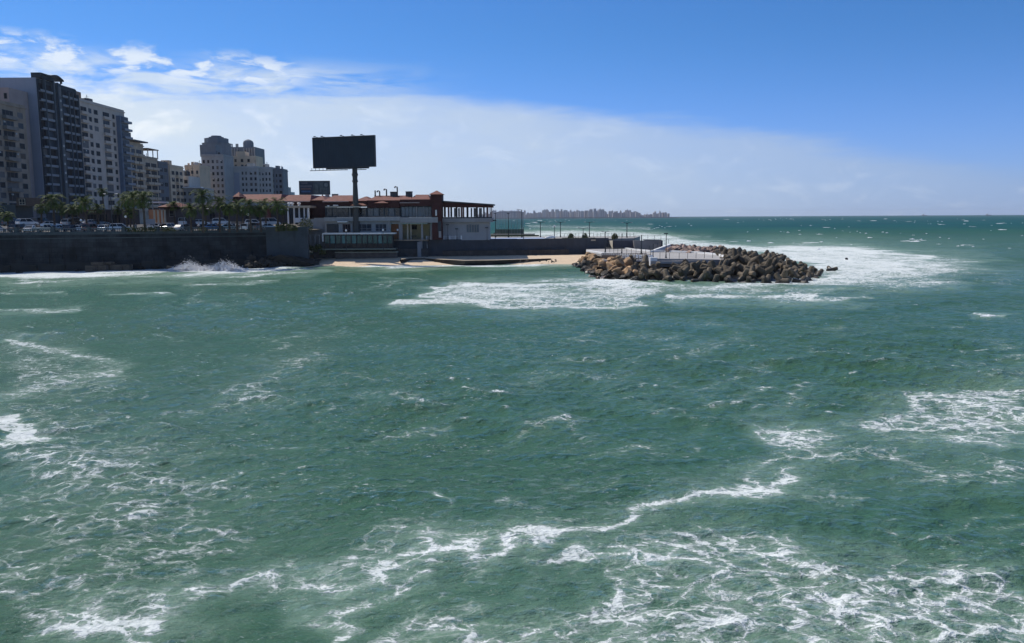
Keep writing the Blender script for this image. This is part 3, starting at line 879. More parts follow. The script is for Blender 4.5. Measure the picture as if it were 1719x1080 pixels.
# ---------------------------------------------------------------- beach
SH = [(470, 446.5), (560, 446.5), (680, 445.5), (800, 444.5), (900, 443.8), (975, 443.2), (1010, 444)]
def shore_y(px):
    for (x0, y0), (x1, y1) in zip(SH[:-1], SH[1:]):
        if px <= x1: return y0 + (y1 - y0) * (px - x0) / (x1 - x0)
    return SH[-1][1]
def beach():
    b = MB(); vs = []; nx, nt = 120, 14
    rnd = random.Random(3)
    for j in range(nt + 1):
        t = j / nt
        for i in range(nx):
            px = 462 + (1040 - 462) * i / (nx - 1)
            g = G(px, shore_y(px) + 2.0, -0.15)
            yb = 221.0
            x = g.x + (XX(px, yb, 430) - g.x) * t; y = g.y + (yb - g.y) * t
            tt = t
            z = -0.15 + 1.55 * min(1, (tt / 0.6)) ** 0.8
            # a low berm
            z += 0.16 * math.exp(-((t - 0.42) / 0.12) ** 2) * (0.6 + 0.5 * math.sin(px * 0.021)) + 0.03 * rnd.uniform(-1, 1) * min(1, t * 5)
            vs.append((x, y, z))
    fs = [(j * nx + i, j * nx + i + 1, (j + 1) * nx + i + 1, (j + 1) * nx + i) for j in range(nt) for i in range(nx - 1)]
    b.add(vs, fs)
    return struct('beach', b, M_SAND, True)
beach()
def beach_z(y_frac): return 1.3

# low retaining wall on the sand
lw = thing('retaining_wall', W(615, 430, 204.3), 'low brown retaining wall with a pale top edge on the sand below the glass pavilion', 'wall')
b = MB(); a0, a1 = W(563, 425, 204.3), W(667, 425, 204.5)
b.prism([(a0.x, a0.y), (a1.x, a1.y), (a1.x, a1.y + 0.9), (a0.x, a0.y + 0.9)], 0.6, ZZ(600, 424.5, 204.3)); b.build('wall', mat('brown_blocks', (0.12, 0.10, 0.09), 0.9, 0.3, 1.0), lw)
b = MB(); zt = ZZ(600, 424.5, 204.3)
b.prism([(a0.x - .1, a0.y - .12), (a1.x + .1, a1.y - .12), (a1.x + .1, a1.y + 1.2), (a0.x - .1, a0.y + 1.2)], zt + .003, zt + 0.22); b.build('coping', mat('pale_stone', (0.34, 0.36, 0.30), .85, .2, 1.0), lw)

# terrace under the pavilion and restaurant (levels step up from the beach)
TER = ZZ(600, 418.5, 206)
b = MB(); b.prism([(XX(524, 205.5), 205.5), (XX(718, 207), 207), (XX(718, 236), 236), (XX(524, 236), 236)], 0.5, TER)
struct('terrace', b, mat('terrace_dark', (0.06, 0.06, 0.06), .9, .3, 1))
# promenade behind the long wall
PZ = 5.25
pw = [(XX(716, 209), 209.0), (XX(860, 211), 211.0), (XX(960, 213.5), 213.5), (XX(1022, 216), 216.0)]
b = MB(); b.prism([(p[0], p[1] + 0.6) for p in pw] + [(XX(1066, 222), 222), (XX(1075, 244), 244), (XX(716, 250), 250)], 0.0, PZ)
struct('promenade', b, M_PAVE)
lp = thing('promenade_wall', (pw[1][0], pw[1][1], 1), 'long grey promenade wall behind the beach with a brown stained footing', 'wall')
b = MB()
for (x0, y0), (x1, y1) in zip(pw[:-1], pw[1:]):
    b.prism([(x0, y0), (x1, y1), (x1, y1 + .6), (x0, y0 + .6)], 0.2, PZ + 0.25)
b.build('wall', mat('promenade_concrete', (0.065, 0.070, 0.080), .9, .2, .35, .03, 2, streak=.5, dirt=(.05, .05, .055)), lp)
b = MB(); q0 = (XX(742, 208), 208.0); q1 = (XX(955, 212), 212.0)
b.prism([q0, q1, (q1[0], q1[1] + 1.4), (q0[0], q0[1] + .99)], 0.4, ZZ(850, 420.5, 210)); 
b.build('footing', mat('footing_brown', (0.085, 0.070, 0.058), .9, .3, .7, streak=.4), lp)
for k in range(17):
    t = (k + .5) / 17; x = q0[0] + (q1[0] - q0[0]) * t; y = q0[1] + (q1[1] - q0[1]) * t
    if k == 0:
        b = MB(); b.box(-.08, .08, -.06, .3, 0, 2.35); fp = b.build('pilaster', mat('pilaster_dark', (.07, .06, .055), .9, .2, 1), None); fp.parent = lp; fp.location = Vector((x, y, .9)) - Vector(lp.location)
    else: dup(fp, lp, Vector((x, y, .9)) - Vector(lp.location))
# white balustrade along the promenade in front of the restaurant wing
bl = thing('promenade_balustrade', (pw[0][0], 209.2, PZ + .25), 'pale balustrade with square posts in front of the restaurant wing', 'balustrade')
x0, x1 = XX(716, 209.3, 400), XX(823, 210.2, 400)
b = MB(); b.prism([(x0, 209.15), (x1, 210.45), (x1, 210.65), (x0, 209.35)], PZ + .95, PZ + 1.05)
for k in range(70):
    x = x0 + (x1 - x0) * k / 69; y = 209.25 + 1.3 * k / 69
    b.box(x - .05, x + .05, y - .05, y + .05, PZ + .25, PZ + .95)
b.build('balusters', mat('pale_grey_paint', (.55, .57, .60), .7, .1, 1), bl)
b = MB()
for k in range(12):
    x = x0 + (x1 - x0) * k / 11; y = 209.25 + 1.3 * k / 11
    b2 = MB(); b2.box(x - .16, x + .16, y - .16, y + .16, PZ + .25, PZ + 1.2); b2.build('post', M_WHITE if k in (0, 6) else mat('pale_grey_paint', None), bl)
# diagonal stair flank at the left end of the wall
sf = thing('beach_stair', (XX(712, 208), 208, 1), 'white edged stair flank at the left end of the long promenade wall', 'stair')
b = MB(); xa, xb = XX(702, 207.5, 410), XX(716, 208.9, 410)
b.prism([(xa, 205.5), (xb - .05, 208.8), (xb - .05, 209.4), (xa, 206.1)], [1.0, 1.0, 1.0, 1.0], [5.0, 5.4, 5.4, 5.0]); b.build('flank', M_GREYR, sf)
b = MB(); b.tube([(xb, 208.7, 5.6), (xb + .25, 208.4, 1.0)], .16, 6); b.build('edge', M_WHITE, sf)

# upper walls at the right end of the promenade
def px_prism(b, pts, Y0, Y1):
    """outline given in photo pixels on the plane Y0, thick to Y1"""
    A = [W(px, py, Y0) for px, py in pts]
    n = len(A)
    vs = [(p.x, Y0, p.z) for p in A] + [(p.x, Y1, p.z) for p in A]
    fs = [tuple(range(n)), tuple(range(2 * n - 1, n - 1, -1))] + [(i, n + i, n + (i + 1) % n, (i + 1) % n) for i in range(n)]
    b.add(vs, fs)
M_PLUM = mat('plum_concrete', (0.075, 0.07, 0.085), .9, .15, .5, streak=.25)
M_WARMC = mat('warm_concrete', (0.27, 0.24, 0.22), .9, .15, .5)
ew = thing('terrace_wall', W(1050, 418, 200), 'dark plum coloured wall with a pale buttress behind the white deck of the breakwater', 'wall')
b = MB(); px_prism(b, [(1029, 404), (1064, 403.5), (1064, 417), (1029, 418)], 214, 214.8); b.build('wall', M_PLUM, ew)
b = MB(); b.add([W(1020, 404, 217), W(1028.5, 404, 213), W(1028.5, 418, 213), W(1026, 417, 217), W(1028.6, 404, 217), W(1028.6, 417, 217)], [(0, 1, 2, 3), (0, 4, 1), (1, 4, 5, 2), (0, 3, 5, 4)]); b.build('buttress', M_CREAM, ew)
rw = thing('ramp_wall', W(1090, 420, 205), 'warm grey ramp wall with a sloping top at the right end of the promenade', 'wall')
b = MB(); px_prism(b, [(1063, 404), (1083, 404), (1104, 411), (1108, 414), (1108, 426), (1066, 424)], 208, 208.7); b.build('front_wall', M_WARMC, rw)
b = MB(); px_prism(b, [(1078, 402), (1109, 402.5), (1109, 414), (1104, 412), (1083, 404.5)], 217, 217.6); b.build('rear_wall', M_WARMC, rw)
b = MB(); px_prism(b, [(1109, 403), (1112.5, 404), (1112.5, 418), (1109, 418)], 215, 216); b.build('end_post', M_PLUM, rw)

# dark rock shelf on the sand
def ledge():
    r = thing('rock_ledge', G(780, 438, 0.5), 'flat dark rock shelf with a pale sandy top lying across the beach', 'rock ledge')
    rnd = random.Random(9)
    b = MB()
    top = [(673, 433.5), (690, 432), (712, 432), (740, 434.2), (780, 436.2), (830, 435.8), (880, 434.4), (925, 433.2)]
    zt = 1.55
    n = len(top)
    fr, bk = [], []
    for i, (px, py) in enumerate(top):
        g = G(px, py + 2.0 - 1.2 * (i / n), zt - 0.25 - 0.3 * i / n)
        fr.append(g); bk.append(Vector((g.x * 1.01, g.y + 3.2 - 2.4 * i / n, g.z + .02)))
    vs = []
    for i in range(n):
        vs += [tuple(fr[i] + Vector((0, .5, -1.5))), tuple(fr[i] + Vector((0, rnd.uniform(-.2, .3), -.22))), tuple(fr[i]), tuple(bk[i])]
    b.mi = 1
    fs = []
    for i in range(n - 1):
        for k in range(3):
            fs.append((4 * i + k, 4 * i + 4 + k, 4 * i + 5 + k, 4 * i + 1 + k))
    b.add(vs, fs); b.m = [1 if k % 3 == 2 else 0 for k in range(len(fs))]
    b.add([tuple(fr[0] + Vector((0, .5, -1.5))), tuple(fr[0] + Vector((-.3, .3, -.2))), tuple(bk[0]), tuple(bk[0] + Vector((0, 0, -1.4)))], [(0, 3, 2, 1)]); b.m[-1] = 0
    b.build('shelf', [M_ROCKD, mat('sandy_top', (.50, .42, .31), .9, .2, 1.2)], r)
ledge()
# ---------------------------------------------------------------- apartment towers
M_PANE = [mat('pane_dark', (0.010, 0.013, 0.018), .4, .3, .5, spec=.06), mat('pane_blue', (0.025, 0.035, 0.048), .35, .3, .5, spec=.12), mat('pane_curtain', (0.11, 0.10, 0.095), .5, .2, 1), mat('pane_shutter', (0.10, 0.075, 0.055), .7, .2, 1)]
M_FRAME = mat('window_frame', (0.18, 0.175, 0.17), .6, .1, 1)
M_ACU = mat('ac_casing', (0.45, 0.45, 0.43), .6, .1, 1)

def pick(ob, idx, rnd, wts):
    s = ob.material_slots[idx]
    s.link = 'OBJECT'
    s.material = M_PANE[rnd.choices(range(4), wts)[0]]

ROW = []
def tower(name, label, X0, X1, Y0, Y1, z0, z1, wall, fh, front=(), side=(), seed=0, frame=None, slab=None, wts=(6, 3, 1, 1.5), cornice=True, acs=0, wallname='wall', topgap=1.2, extra=None, roofbox=True):
    """columns on the face towards -Y (front) and +X (side): (u0, u1, kind) in 0..1 along the face, kind w window, d door-height opening, b balcony"""
    rnd = random.Random(seed)
    frame = frame or M_FRAME
    slab = slab or wall
    r = thing(name, ((X0 + X1) / 2, (Y0 + Y1) / 2, z0), label, 'building')
    if -156 < X1 < -149: ROW.append(r)
    b = MB(); b.box(X0, X1, Y0, Y1, z0, z1)
    nfl = int((z1 - z0 - topgap - 4.0) / fh)
    if cornice:
        b.box(X0 - .3, X1 + .3, Y0 - .3, Y1 + .3, z1, z1 + .35)
        b.box(X0, X1, Y0, Y0 + .25, z1 + .35, z1 + 1.1); b.box(X1 - .25, X1, Y0 + .25, Y1, z1 + .35, z1 + 1.1)
    # faint floor lines
    for k in range(nfl + 1):
        z = z1 - topgap - k * fh
        if front: b.box(X0 - .02, X1 + .06, Y0 - .06, Y0 + .1, z, z + .14)
        if side: b.box(X1 - .1, X1 + .06, Y0 + .1, Y1 + .02, z, z + .14)
    b.build(wallname, wall, r)
    lim = {'w': 0, 'b': 0}
    faces = [(front, 'f'), (side, 's')]
    protos = []
    for cols, fc in faces:
        for (u0, u1, kd) in cols:
            L0, L1 = (X0, X1) if fc == 'f' else (Y0, Y1)
            a, c = L0 + (L1 - L0) * u0, L0 + (L1 - L0) * u1
            zb = z1 - topgap - fh            # sill line of the top storey
            hs = (0.95, fh - 0.55) if kd == 'w' else (0.15, fh - 0.5)
            def bx(bb, p, q, d0, d1, za, zc):
                if fc == 'f': bb.box(p, q, Y0 - d1, Y0 - d0, za, zc)
                else: bb.box(X1 + d0, X1 + d1, p, q, za, zc)
            bb = MB()
            t = .10
            bx(bb, a, c, -.05, .07, zb + hs[0] - t, zb + hs[0]); bx(bb, a, c, -.05, .07, zb + hs[1], zb + hs[1] + t)
            bx(bb, a, a + t, -.05, .07, zb + hs[0], zb + hs[1]); bx(bb, c - t, c, -.05, .07, zb + hs[0], zb + hs[1])
            nm = max(1, int((c - a) / 1.4))
            for j in range(1, nm):
                m_ = a + (c - a) * j / nm; bx(bb, m_ - .04, m_ + .04, -.05, .05, zb + hs[0], zb + hs[1])
            bb.mi = 1
            bx(bb, a + t, c - t, -.04, .03, zb + hs[0], zb + hs[1])
            ob = bb.build('window', [frame, M_PANE[0]], r)
            if kd != 'w': wt2 = (9, 2, 1, 0)
            else: wt2 = wts
            pick(ob, 1, rnd, wt2)
            for k in range(1, nfl):
                lim['w'] += 1
                if lim['w'] > 92: break
                if rnd.random() < 0.04 and kd == 'w': continue
                o2 = dup(ob, r, (0, 0, -k * fh)); pick(o2, 1, rnd, wt2)
            if kd in 'bB':
                bb = MB(); pr = 1.3 if kd == 'b' else 0.8
                bx(bb, a - .25, c + .25, 0.0, pr, zb - .12, zb + .06)
                bx(bb, a - .25, c + .25, pr - .10, pr, zb + .06, zb + .95)
                bx(bb, a - .25, a - .15, 0.0, pr - .10, zb + .06, zb + .95); bx(bb, c + .15, c + .25, 0.0, pr - .10, zb + .06, zb + .95)
                ob = bb.build('balcony', slab, r)
                for k in range(1, nfl):
                    lim['b'] += 1
                    if lim['b'] > 92: break
                    if rnd.random() < 0.05: continue
                    dup(ob, r, (0, 0, -k * fh))
    for k in range(acs):
        if side:
            y = rnd.uniform(Y0 + 1, Y1 - 1); z = z1 - topgap - fh * rnd.randint(1, max(1, nfl - 1)) + 1.9
            bb = MB(); bb.box(X1, X1 + .35, y - .4, y + .4, z, z + .5); bb.build('ac_unit', M_ACU, r)
        if front:
            x = rnd.uniform(X0 + 1, X1 - 1); z = z1 - topgap - fh * rnd.randint(1, max(1, nfl - 1)) + 1.9
            bb = MB(); bb.box(x - .4, x + .4, Y0 - .35, Y0, z, z + .5); bb.build('ac_unit', M_ACU, r)
    if roofbox:
        bb = MB(); w = (X1 - X0) * .25
        bb.box(X1 - w - 3, X1 - 3, Y0 + 2.5, Y0 + 2.5 + min(5, (Y1 - Y0) * .4), z1 + .35, z1 + 2.8); bb.build('stair_head', wall, r)
    if roofbox or cornice:
        zr = z1 + .35
        for k in range(rnd.randint(2, 4)):
            bb = MB(); x = rnd.uniform(X0 + (X1 - X0) * .3, X1 - 1.2); y = rnd.uniform(Y0 + .8, Y0 + (Y1 - Y0) * .8); rr_ = rnd.uniform(.5, .9)
            bb.lathe((x, y, zr), [(rr_, 0), (rr_, 1.1 + rr_), (rr_ * .5, 1.5 + rr_)], 8); bb.build('water_tank', M_ACU if rnd.random() < .5 else M_METALD, r)
        for k in range(rnd.randint(1, 3)):
            bb = MB(); x = rnd.uniform(X0 + (X1 - X0) * .4, X1 - .6); y = rnd.uniform(Y0 + .6, Y0 + (Y1 - Y0) * .7); hh = rnd.uniform(2.5, 4.5)
            bb.box(x - .07, x + .07, y - .07, y + .07, zr, zr + hh); bb.box(x - .7, x + .7, y - .05, y + .05, zr + hh * .8, zr + hh * .8 + .08); bb.build('aerial', M_METALD, r)
    if extra: extra(r)
    return r

M_T1 = mat('render_brownish', (0.33, 0.26, 0.195), .9, .2, .25, streak=.45)
M_T1B = mat('render_mauve', (0.34, 0.28, 0.26), .9, .12, .25, streak=.2)
M_T2 = mat('render_blue_grey', (0.30, 0.32, 0.36), .9, .06, .2, streak=.12)
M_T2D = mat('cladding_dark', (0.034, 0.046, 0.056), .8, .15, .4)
M_T3 = mat('render_pinkish', (0.55, 0.46, 0.385), .9, .1, .25, streak=.25)
M_T4 = mat('render_tan', (0.50, 0.41, 0.31), .9, .15, .25, streak=.3)
M_T5 = mat('render_slate', (0.136, 0.155, 0.174), .9, .12, .25, streak=.2)
M_T6 = mat('render_sand', (0.60, 0.47, 0.33), .9, .12, .25, streak=.2)
M_T7 = mat('render_grey', (0.33, 0.33, 0.32), .9, .12, .25, streak=.25)
M_T8 = mat('render_steel', (0.17, 0.19, 0.21), .9, .12, .25, streak=.2)
M_T10 = mat('render_pale', (0.44, 0.43, 0.40), .9, .12, .25, streak=.2)

GZ = 9.0
tower('apartment_tower', 'weathered brown apartment tower with stacked balconies at the left edge of the photo', -188, -149.2, 231, 258, GZ, 45.5, M_T1, 3.1,
      (), [(.03, .13, 'w'), (.17, .36, 'b'), (.42, .52, 'w'), (.56, .76, 'b'), (.84, .94, 'w')], 1, acs=10, slab=mat('balcony_tan', (.22, .20, .175), .9, .2, .6, streak=.4), topgap=1.0)
tower('apartment_tower', 'plain mauve rendered block rising behind the brown balcony tower', -190, -154.6, 259.5, 269.6, GZ, 52.5, M_T1B, 3.2, [(.70, .74, 'w'), (.955, .985, 'w')], (), 2, cornice=False, roofbox=False)

def crown(r):
    b = MB()
    # curved roof canopy on posts
    y0, y1 = 270.4, 284.0
    n = 12
    pts = []
    for i in range(n + 1):
        t = i / n
        pts.append((y0 + (y1 - y0) * t, 58.5 + (0 if t < .42 else .75 * math.sin(math.pi * (t - .42) / .58)) - 1.4 * max(0, t - .75)))
    for (ya, za), (yb, zb) in zip(pts[:-1], pts[1:]):
        b.prism([(-153.4, ya), (-150.4, ya), (-150.4, yb), (-153.4, yb)], [za - .0, za, zb, zb], [za + .45, za + .45, zb + .45, zb + .45])
    b.box(-153.4, -150.4, 270.0, 270.4, 57.3, 58.9); b.box(-153.3, -150.9, 270.4, 278.8, 57.3, 58.55)
    b.build('roof_canopy', M_T2D, r)
    for y in (271.0, 275.5, 283.2):
        b = MB(); b.box(-151.4, -150.9, y, y + .6, 57.4, 58.3); b.build('canopy_post', M_T2D, r)
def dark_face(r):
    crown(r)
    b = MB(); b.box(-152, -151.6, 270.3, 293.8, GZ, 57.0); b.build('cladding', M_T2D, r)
    for y, w in ((272.9, .35), (278.0, .8), (280.6, .5), (287.2, .45), (289.9, .3), (293.4, .4)):
        b = MB(); b.box(-151.6, -150.7, y, y + w, GZ, 57.4 if y < 285 else 55.2); b.build('fin', mat('fin_slate', (.08, .10, .115), .8, .1, .4), r)
    b = MB(); b.box(-151.6, -151.2, 281.2, 283.3, GZ, 56.4); b.build('lift_shaft', mat('cladding_mid', (.13, .14, .145), .85, .15, .5), r)
t2 = tower('apartment_tower', 'tall tower with a blank blue grey side wall and dark finned balcony face', -190, -152, 270, 294, GZ, 57.3, M_T2, 3.05, (), (), 3, cornice=False, roofbox=False, extra=dark_face)
def t2_details(r):
    rnd = random.Random(4)
    edge = mat('ledge_pale', (.24, .26, .28), .8, .1, 1)
    cols = [(270.5, 272.9), (273.4, 277.8), (283.5, 287.0), (287.8, 289.8), (290.3, 293.3)]
    for ci, (a, c) in enumerate(cols):
        b = MB(); b.box(-151.58, -151.5, a + .15, c - .15, 53.6, 55.7); ob = b.build('window', [M_PANE[0]], r)
        b = MB(); b.box(-151.6, -150.9, a, c, 53.0, 53.2); b.box(-151.0, -150.9, a, c, 53.2, 53.75); lb = b.build('balcony', edge, r)
        for k in range(1, 14):
            o = dup(ob, r, (0, 0, -3.05 * k)); s = o.material_slots[0]; s.link = 'OBJECT'; s.material = M_PANE[rnd.choices(range(4), (6, 3, 1, 0))[0]]
            dup(lb, r, (0, 0, -3.05 * k))
    for k in range(1, 15):
        for y in (281.5,):
            if rnd.random() < .6:
                b = MB(); z = 53.2 - 3.05 * k; b.box(-151.2, -150.85, y, y + .9, z + 1, z + 1.7); b.build('ac_unit', M_ACU, r)
    b = MB(); b.box(-156, -153, 285, 287, 57.3, 57.9); b.build('roof_slab', M_T2D, r)
t2_details(t2)

def t3x(r):
    b = MB(); b.box(-170, -153.6, 296, 301, 54.4, 57.2); b.build('penthouse', mat('penthouse_brown', (.26, .19, .15), .9, .1, 1), r)
    b = MB(); b.box(-160, -155, 309, 312, 54.4, 56.3); b.build('roof_tank', M_METALD, r)
    b = MB(); b.box(-152, -150.6, 323, 330, GZ, 51.6); b.build('corner_bay', mat('bay_blue', (.15, .19, .24), .8, .15, .4), r)
    rnd = random.Random(8)
    ob = None
    for k in range(14):
        z = 49 - k * 3.05
        if ob is None:
            b = MB(); b.box(-150.6, -149.3, 324, 330.4, z, z + .18); b.box(-149.4, -149.3, 324, 330.4, z + .18, z + .9); b.box(-150.6, -149.4, 330.3, 330.4, z + .18, z + .9); ob = b.build('corner_balcony', mat('bay_pale', (.26, .28, .31), .8, .15, .6), r)
            b = MB(); b.box(-150.6, -150.52, 324.4, 329.6, z + .3, z + 2.3); ow = b.build('corner_window', M_PANE[1], r)
        else:
            dup(ob, r, (0, 0, -k * 3.05)); dup(ow, r, (0, 0, -k * 3.05))
tower('apartment_tower', 'pinkish cream tower with a rounded blue balcony corner beside the dark tower', -190, -152, 295.2, 330, GZ, 53.4, M_T3, 3.05, (),
      [(.04, .16, 'B'), (.20, .26, 'w'), (.31, .39, 'w'), (.50, .64, 'B'), (.71, .76, 'w')], 5, acs=9, extra=t3x, roofbox=False)

def t4x(r):
    b = MB(); b.box(-156, -149.8, 332.6, 345, 42.8, 43.3); b.box(-155, -153, 333, 337, 43.3, 46.4); b.build('roof_canopy', M_METALD, r)
    b = MB(); b.box(-158, -150.2, 345.5, 356, 40.6, 40.95); b.build('pergola', mat('pergola_brown', (.10, .07, .05), .8, .2, 1), r)
    for y in (346, 350.8, 355.4):
        b = MB(); b.box(-150.8, -150.5, y, y + .3, 37.0, 40.6); b.build('pergola_post', M_T4, r)
tower('apartment_block', 'tan stepped apartment block with dark roof canopies right of the pinkish tower', -190, -152, 333, 345.2, GZ, 41.4, M_T4, 3.2, (), [(.1, .35, 'b'), (.45, .85, 'b')], 6, acs=3, extra=t4x, roofbox=False)
tower('apartment_block', 'lower tan wing with deep terraces under a brown pergola', -190, -152, 345.4, 358, GZ, 36.6, M_T4, 3.2, (), [(.06, .42, 'b'), (.5, .92, 'b')], 7, acs=3, roofbox=False)
tower('apartment_block', 'narrow slate coloured block beside the brown pergola terraces', -180, -152, 359, 369, GZ, 35.4, M_T5, 3.2, (), [(.1, .42, 'w'), (.55, .9, 'w')], 8, acs=2)
tower('apartment_block', 'sand coloured block with a small roof turret behind the slate block', -185, -152, 371, 386, GZ, 34.6, M_T6, 3.1, (), [(.1, .3, 'w'), (.4, .6, 'b'), (.7, .9, 'w')], 9, acs=2,
      extra=lambda r: (MB().box(-157, -153.5, 374, 377, 35, 37.8)).build('roof_turret', M_T6, r))
tower('apartment_block', 'tall sand coloured block with rows of small windows and chimneys', XX(302, 404, 300), XX(327, 404, 300), 404, 418, GZ, ZZ(315, 277, 404), M_T6, 3.0, [(.1, .25, 'w'), (.42, .58, 'w'), (.76, .9, 'w')], (), 10,
      extra=lambda r: [MB().box(XX(p, 406, 277), XX(p + 2.5, 406, 277), 406, 407, 37, 38.6).build('chimney', M_T6, r) for p in (306, 312, 319, 324)])
tower('apartment_block', 'plain sand coloured block with a red roof corner left of the grey domed tower', XX(325, 440, 300), XX(346, 440, 300), 440, 452, GZ, ZZ(335, 286, 440), M_T6, 3.0, [(.2, .32, 'w'), (.55, .68, 'w')], (), 11, cornice=False)
tower('apartment_block', 'low grey block with a bright flat roof edge below the sand coloured blocks', XX(304, 385, 320), XX(344, 385, 320), 385, 397, GZ, ZZ(320, 316, 385), M_T7, 3.0, [(.08, .2, 'w'), (.3, .42, 'w'), (.55, .67, 'w'), (.8, .92, 'w')], (), 12, cornice=False, roofbox=False,
      extra=lambda r: (MB().box(XX(309, 384), XX(341, 384), 383.6, 386.4, ZZ(320, 316, 385) + .01, ZZ(320, 316, 385) + .5)).build('roof_edge', M_WHITE, r))
tower('apartment_block', 'tan grey block with small balconies between the slate block and the low grey block', XX(283, 378, 320), XX(303.5, 378, 320), 388, 402, GZ, ZZ(293, 296, 388), M_T10, 3.0, [(.1, .35, 'w'), (.6, .9, 'w')], (), 13, cornice=False)

def octo(name, label, px0, px1, pybody, Y, z0, ztop, m, steps, seed, rows=9):
    xa, xb = XX(px0, Y, 300), XX(px1, Y, 300)
    rr = (xb - xa) / 2; cx = (XX(px0, Y + rr, 300) + XX(px1, Y + rr, 300)) / 2
    r = thing(name, (cx, Y + rr, z0), label, 'building')
    b = MB()
    def octp(s, cyy): return [(cx + s * rr * math.cos(math.pi / 8 + k * math.pi / 4) / math.cos(math.pi / 8), cyy + s * rr * math.sin(math.pi / 8 + k * math.pi / 4) / math.cos(math.pi / 8)) for k in range(8)]
    b.prism(octp(1, Y + rr), z0, ztop); b.build('wall', m, r)
    z = ztop
    for s, h, nm in steps:
        b = MB(); b.prism(octp(s, Y + rr), z, z + h); b.build(nm, m, r); z += h
    rnd = random.Random(seed)
    ob = None
    for k in range(rows):
        for u in (-.62, -.22, .2, .6):
            zc = ztop - 2.2 - 3.0 * k
            if ob is None:
                b = MB(); b.box(-.75, .75, -.10, .05, -.8, .8); b.mi = 1; b.box(-.62, .62, -.12, -.05, -.68, .68)
                ob = b.build('window', [M_FRAME, M_PANE[0]], None); ob.parent = r; ob.location = Vector((cx + u * rr * .62, Y, zc)) - Vector(r.location); o2 = ob
            else:
                o2 = dup(ob, r, Vector((cx + u * rr * .62, Y, zc)) - Vector(r.location))
            pick(o2, 1, rnd, (5, 2, 2, 1))
    return r
octo('domed_tower', 'tall grey tower with a stepped octagonal dome on its roof', 345, 388, 0, 445, GZ, ZZ(365, 240, 445), M_T8, [(1.03, .3, 'cornice'), (.84, 2.5, 'drum'), (.52, .75, 'drum_top'), (.36, .65, 'dome_cap')], 20)
tower('apartment_tower', 'grey tower front with a bright parapet notch below the octagonal dome', XX(339.5, 425, 300), XX(377, 425, 300), 425, 440, GZ, ZZ(358, 263, 425), M_T7, 3.0, [(.06, .16, 'w'), (.26, .36, 'w'), (.46, .56, 'w'), (.66, .76, 'w'), (.85, .95, 'w')], (), 21, roofbox=False, acs=6,
      extra=lambda r: (MB().box(XX(341, 426), XX(367, 426), 426.5, 436, ZZ(358, 263, 425), ZZ(358, 243, 426))).build('upper_storeys', M_T8, r))
def t8x(r):
    Y = 480
    cx = XX(417, Y + 4, 245); rr = 2.9
    b = MB(); b.lathe((cx, Y + 4, ZZ(417, 247, Y)), [(rr, 0), (rr, 2.6), (rr * .85, 3.6), (rr * .45, 4.3), (.2, 4.6)], 10); b.build('roof_dome', M_T8, r)
    for p in (391, 394, 401, 403.5):
        b = MB(); b.box(XX(p, Y), XX(p + 1.4, Y), Y + .3, Y + 1.2, ZZ(400, 247, Y), ZZ(400, 241.5, Y)); b.build('chimney', M_T8, r)
    for k, p in enumerate((389, 393.5, 398, 409, 413.5, 418, 422.5, 427)):
        b = MB(); b.box(XX(p, Y, 260), XX(p + 1.6, Y, 260), Y - .5, Y, GZ + 12, ZZ(400, 249, Y)); b.build('pilaster', M_T7, r)
tower('apartment_tower', 'steel grey tower with a round roof dome and small chimneys right of the octagonal one', XX(386, 480, 300), XX(430.5, 480, 300), 480, 498, GZ, ZZ(400, 247, 480), M_T8, 3.0, [(.08, .16, 'w'), (.3, .38, 'w'), (.62, .7, 'w'), (.82, .9, 'w')], (), 22, cornice=False, roofbox=False, extra=t8x)
tower('apartment_block', 'warm beige block with stepped roof in front of the steel grey tower', XX(388.5, 462, 300), XX(431, 462, 300), 462, 475, GZ, ZZ(400, 262, 462), M_T6, 3.0, [(.15, .24, 'w'), (.4, .5, 'w'), (.66, .76, 'w')], (), 23, cornice=False, roofbox=False,
      extra=lambda r: (MB().box(XX(401, 463), XX(416, 463), 463, 470, ZZ(400, 262, 462), ZZ(400, 254.5, 463))).build('upper_step', M_T6, r))
tower('apartment_block', 'pale grey block with a bluish corner strip below the warm beige block', XX(391, 440, 300), XX(433, 440, 300), 440, 452, GZ, ZZ(410, 283, 440), M_T10, 2.9, [(.36, .43, 'w'), (.5, .57, 'w'), (.68, .78, 'w'), (.86, .95, 'w')], (), 24, acs=4,
      extra=lambda r: (MB().box(XX(392.5, 440), XX(405, 440), 439.4, 440, GZ, ZZ(410, 290, 440))).build('corner_strip', M_T2, r))
tower('apartment_block', 'mid grey block with many small windows right of the pale block', XX(433.5, 443, 300), XX(456, 443, 300), 443, 455, GZ, ZZ(440, 284, 443), M_T10, 2.9, [(.06, .18, 'w'), (.3, .42, 'w'), (.55, .67, 'w'), (.8, .92, 'w')], (), 25, acs=4)
tower('apartment_block', 'rightmost grey block of the high row, with a slate blue glazed corner', XX(456.5, 446, 300), XX(475, 446, 300), 446, 456, GZ, ZZ(462, 287, 446), M_T8, 2.9, [(.05, .2, 'w'), (.35, .5, 'w'), (.65, .9, 'w')], (), 26)
tower('apartment_block', 'small grey block stepping down right of the high row', XX(474.5, 470, 330), XX(481, 470, 330), 470, 480, GZ, ZZ(476, 314, 470), M_T7, 2.9, [(.2, .7, 'w')], (), 27, cornice=False, roofbox=False)
tower('house', 'low pale distant house just above the red roof near the small billboard', XX(481, 600, 330), XX(489, 600, 330), 600, 610, GZ, ZZ(485, 322.5, 600), M_T10, 2.9, [(.2, .4, 'w'), (.6, .8, 'w')], (), 28, cornice=False, roofbox=False)

# settle the row of sea front towers on its measured line and height
for r in ROW:
    r.location.x += 2.5; r.scale = (1, 1, .960)
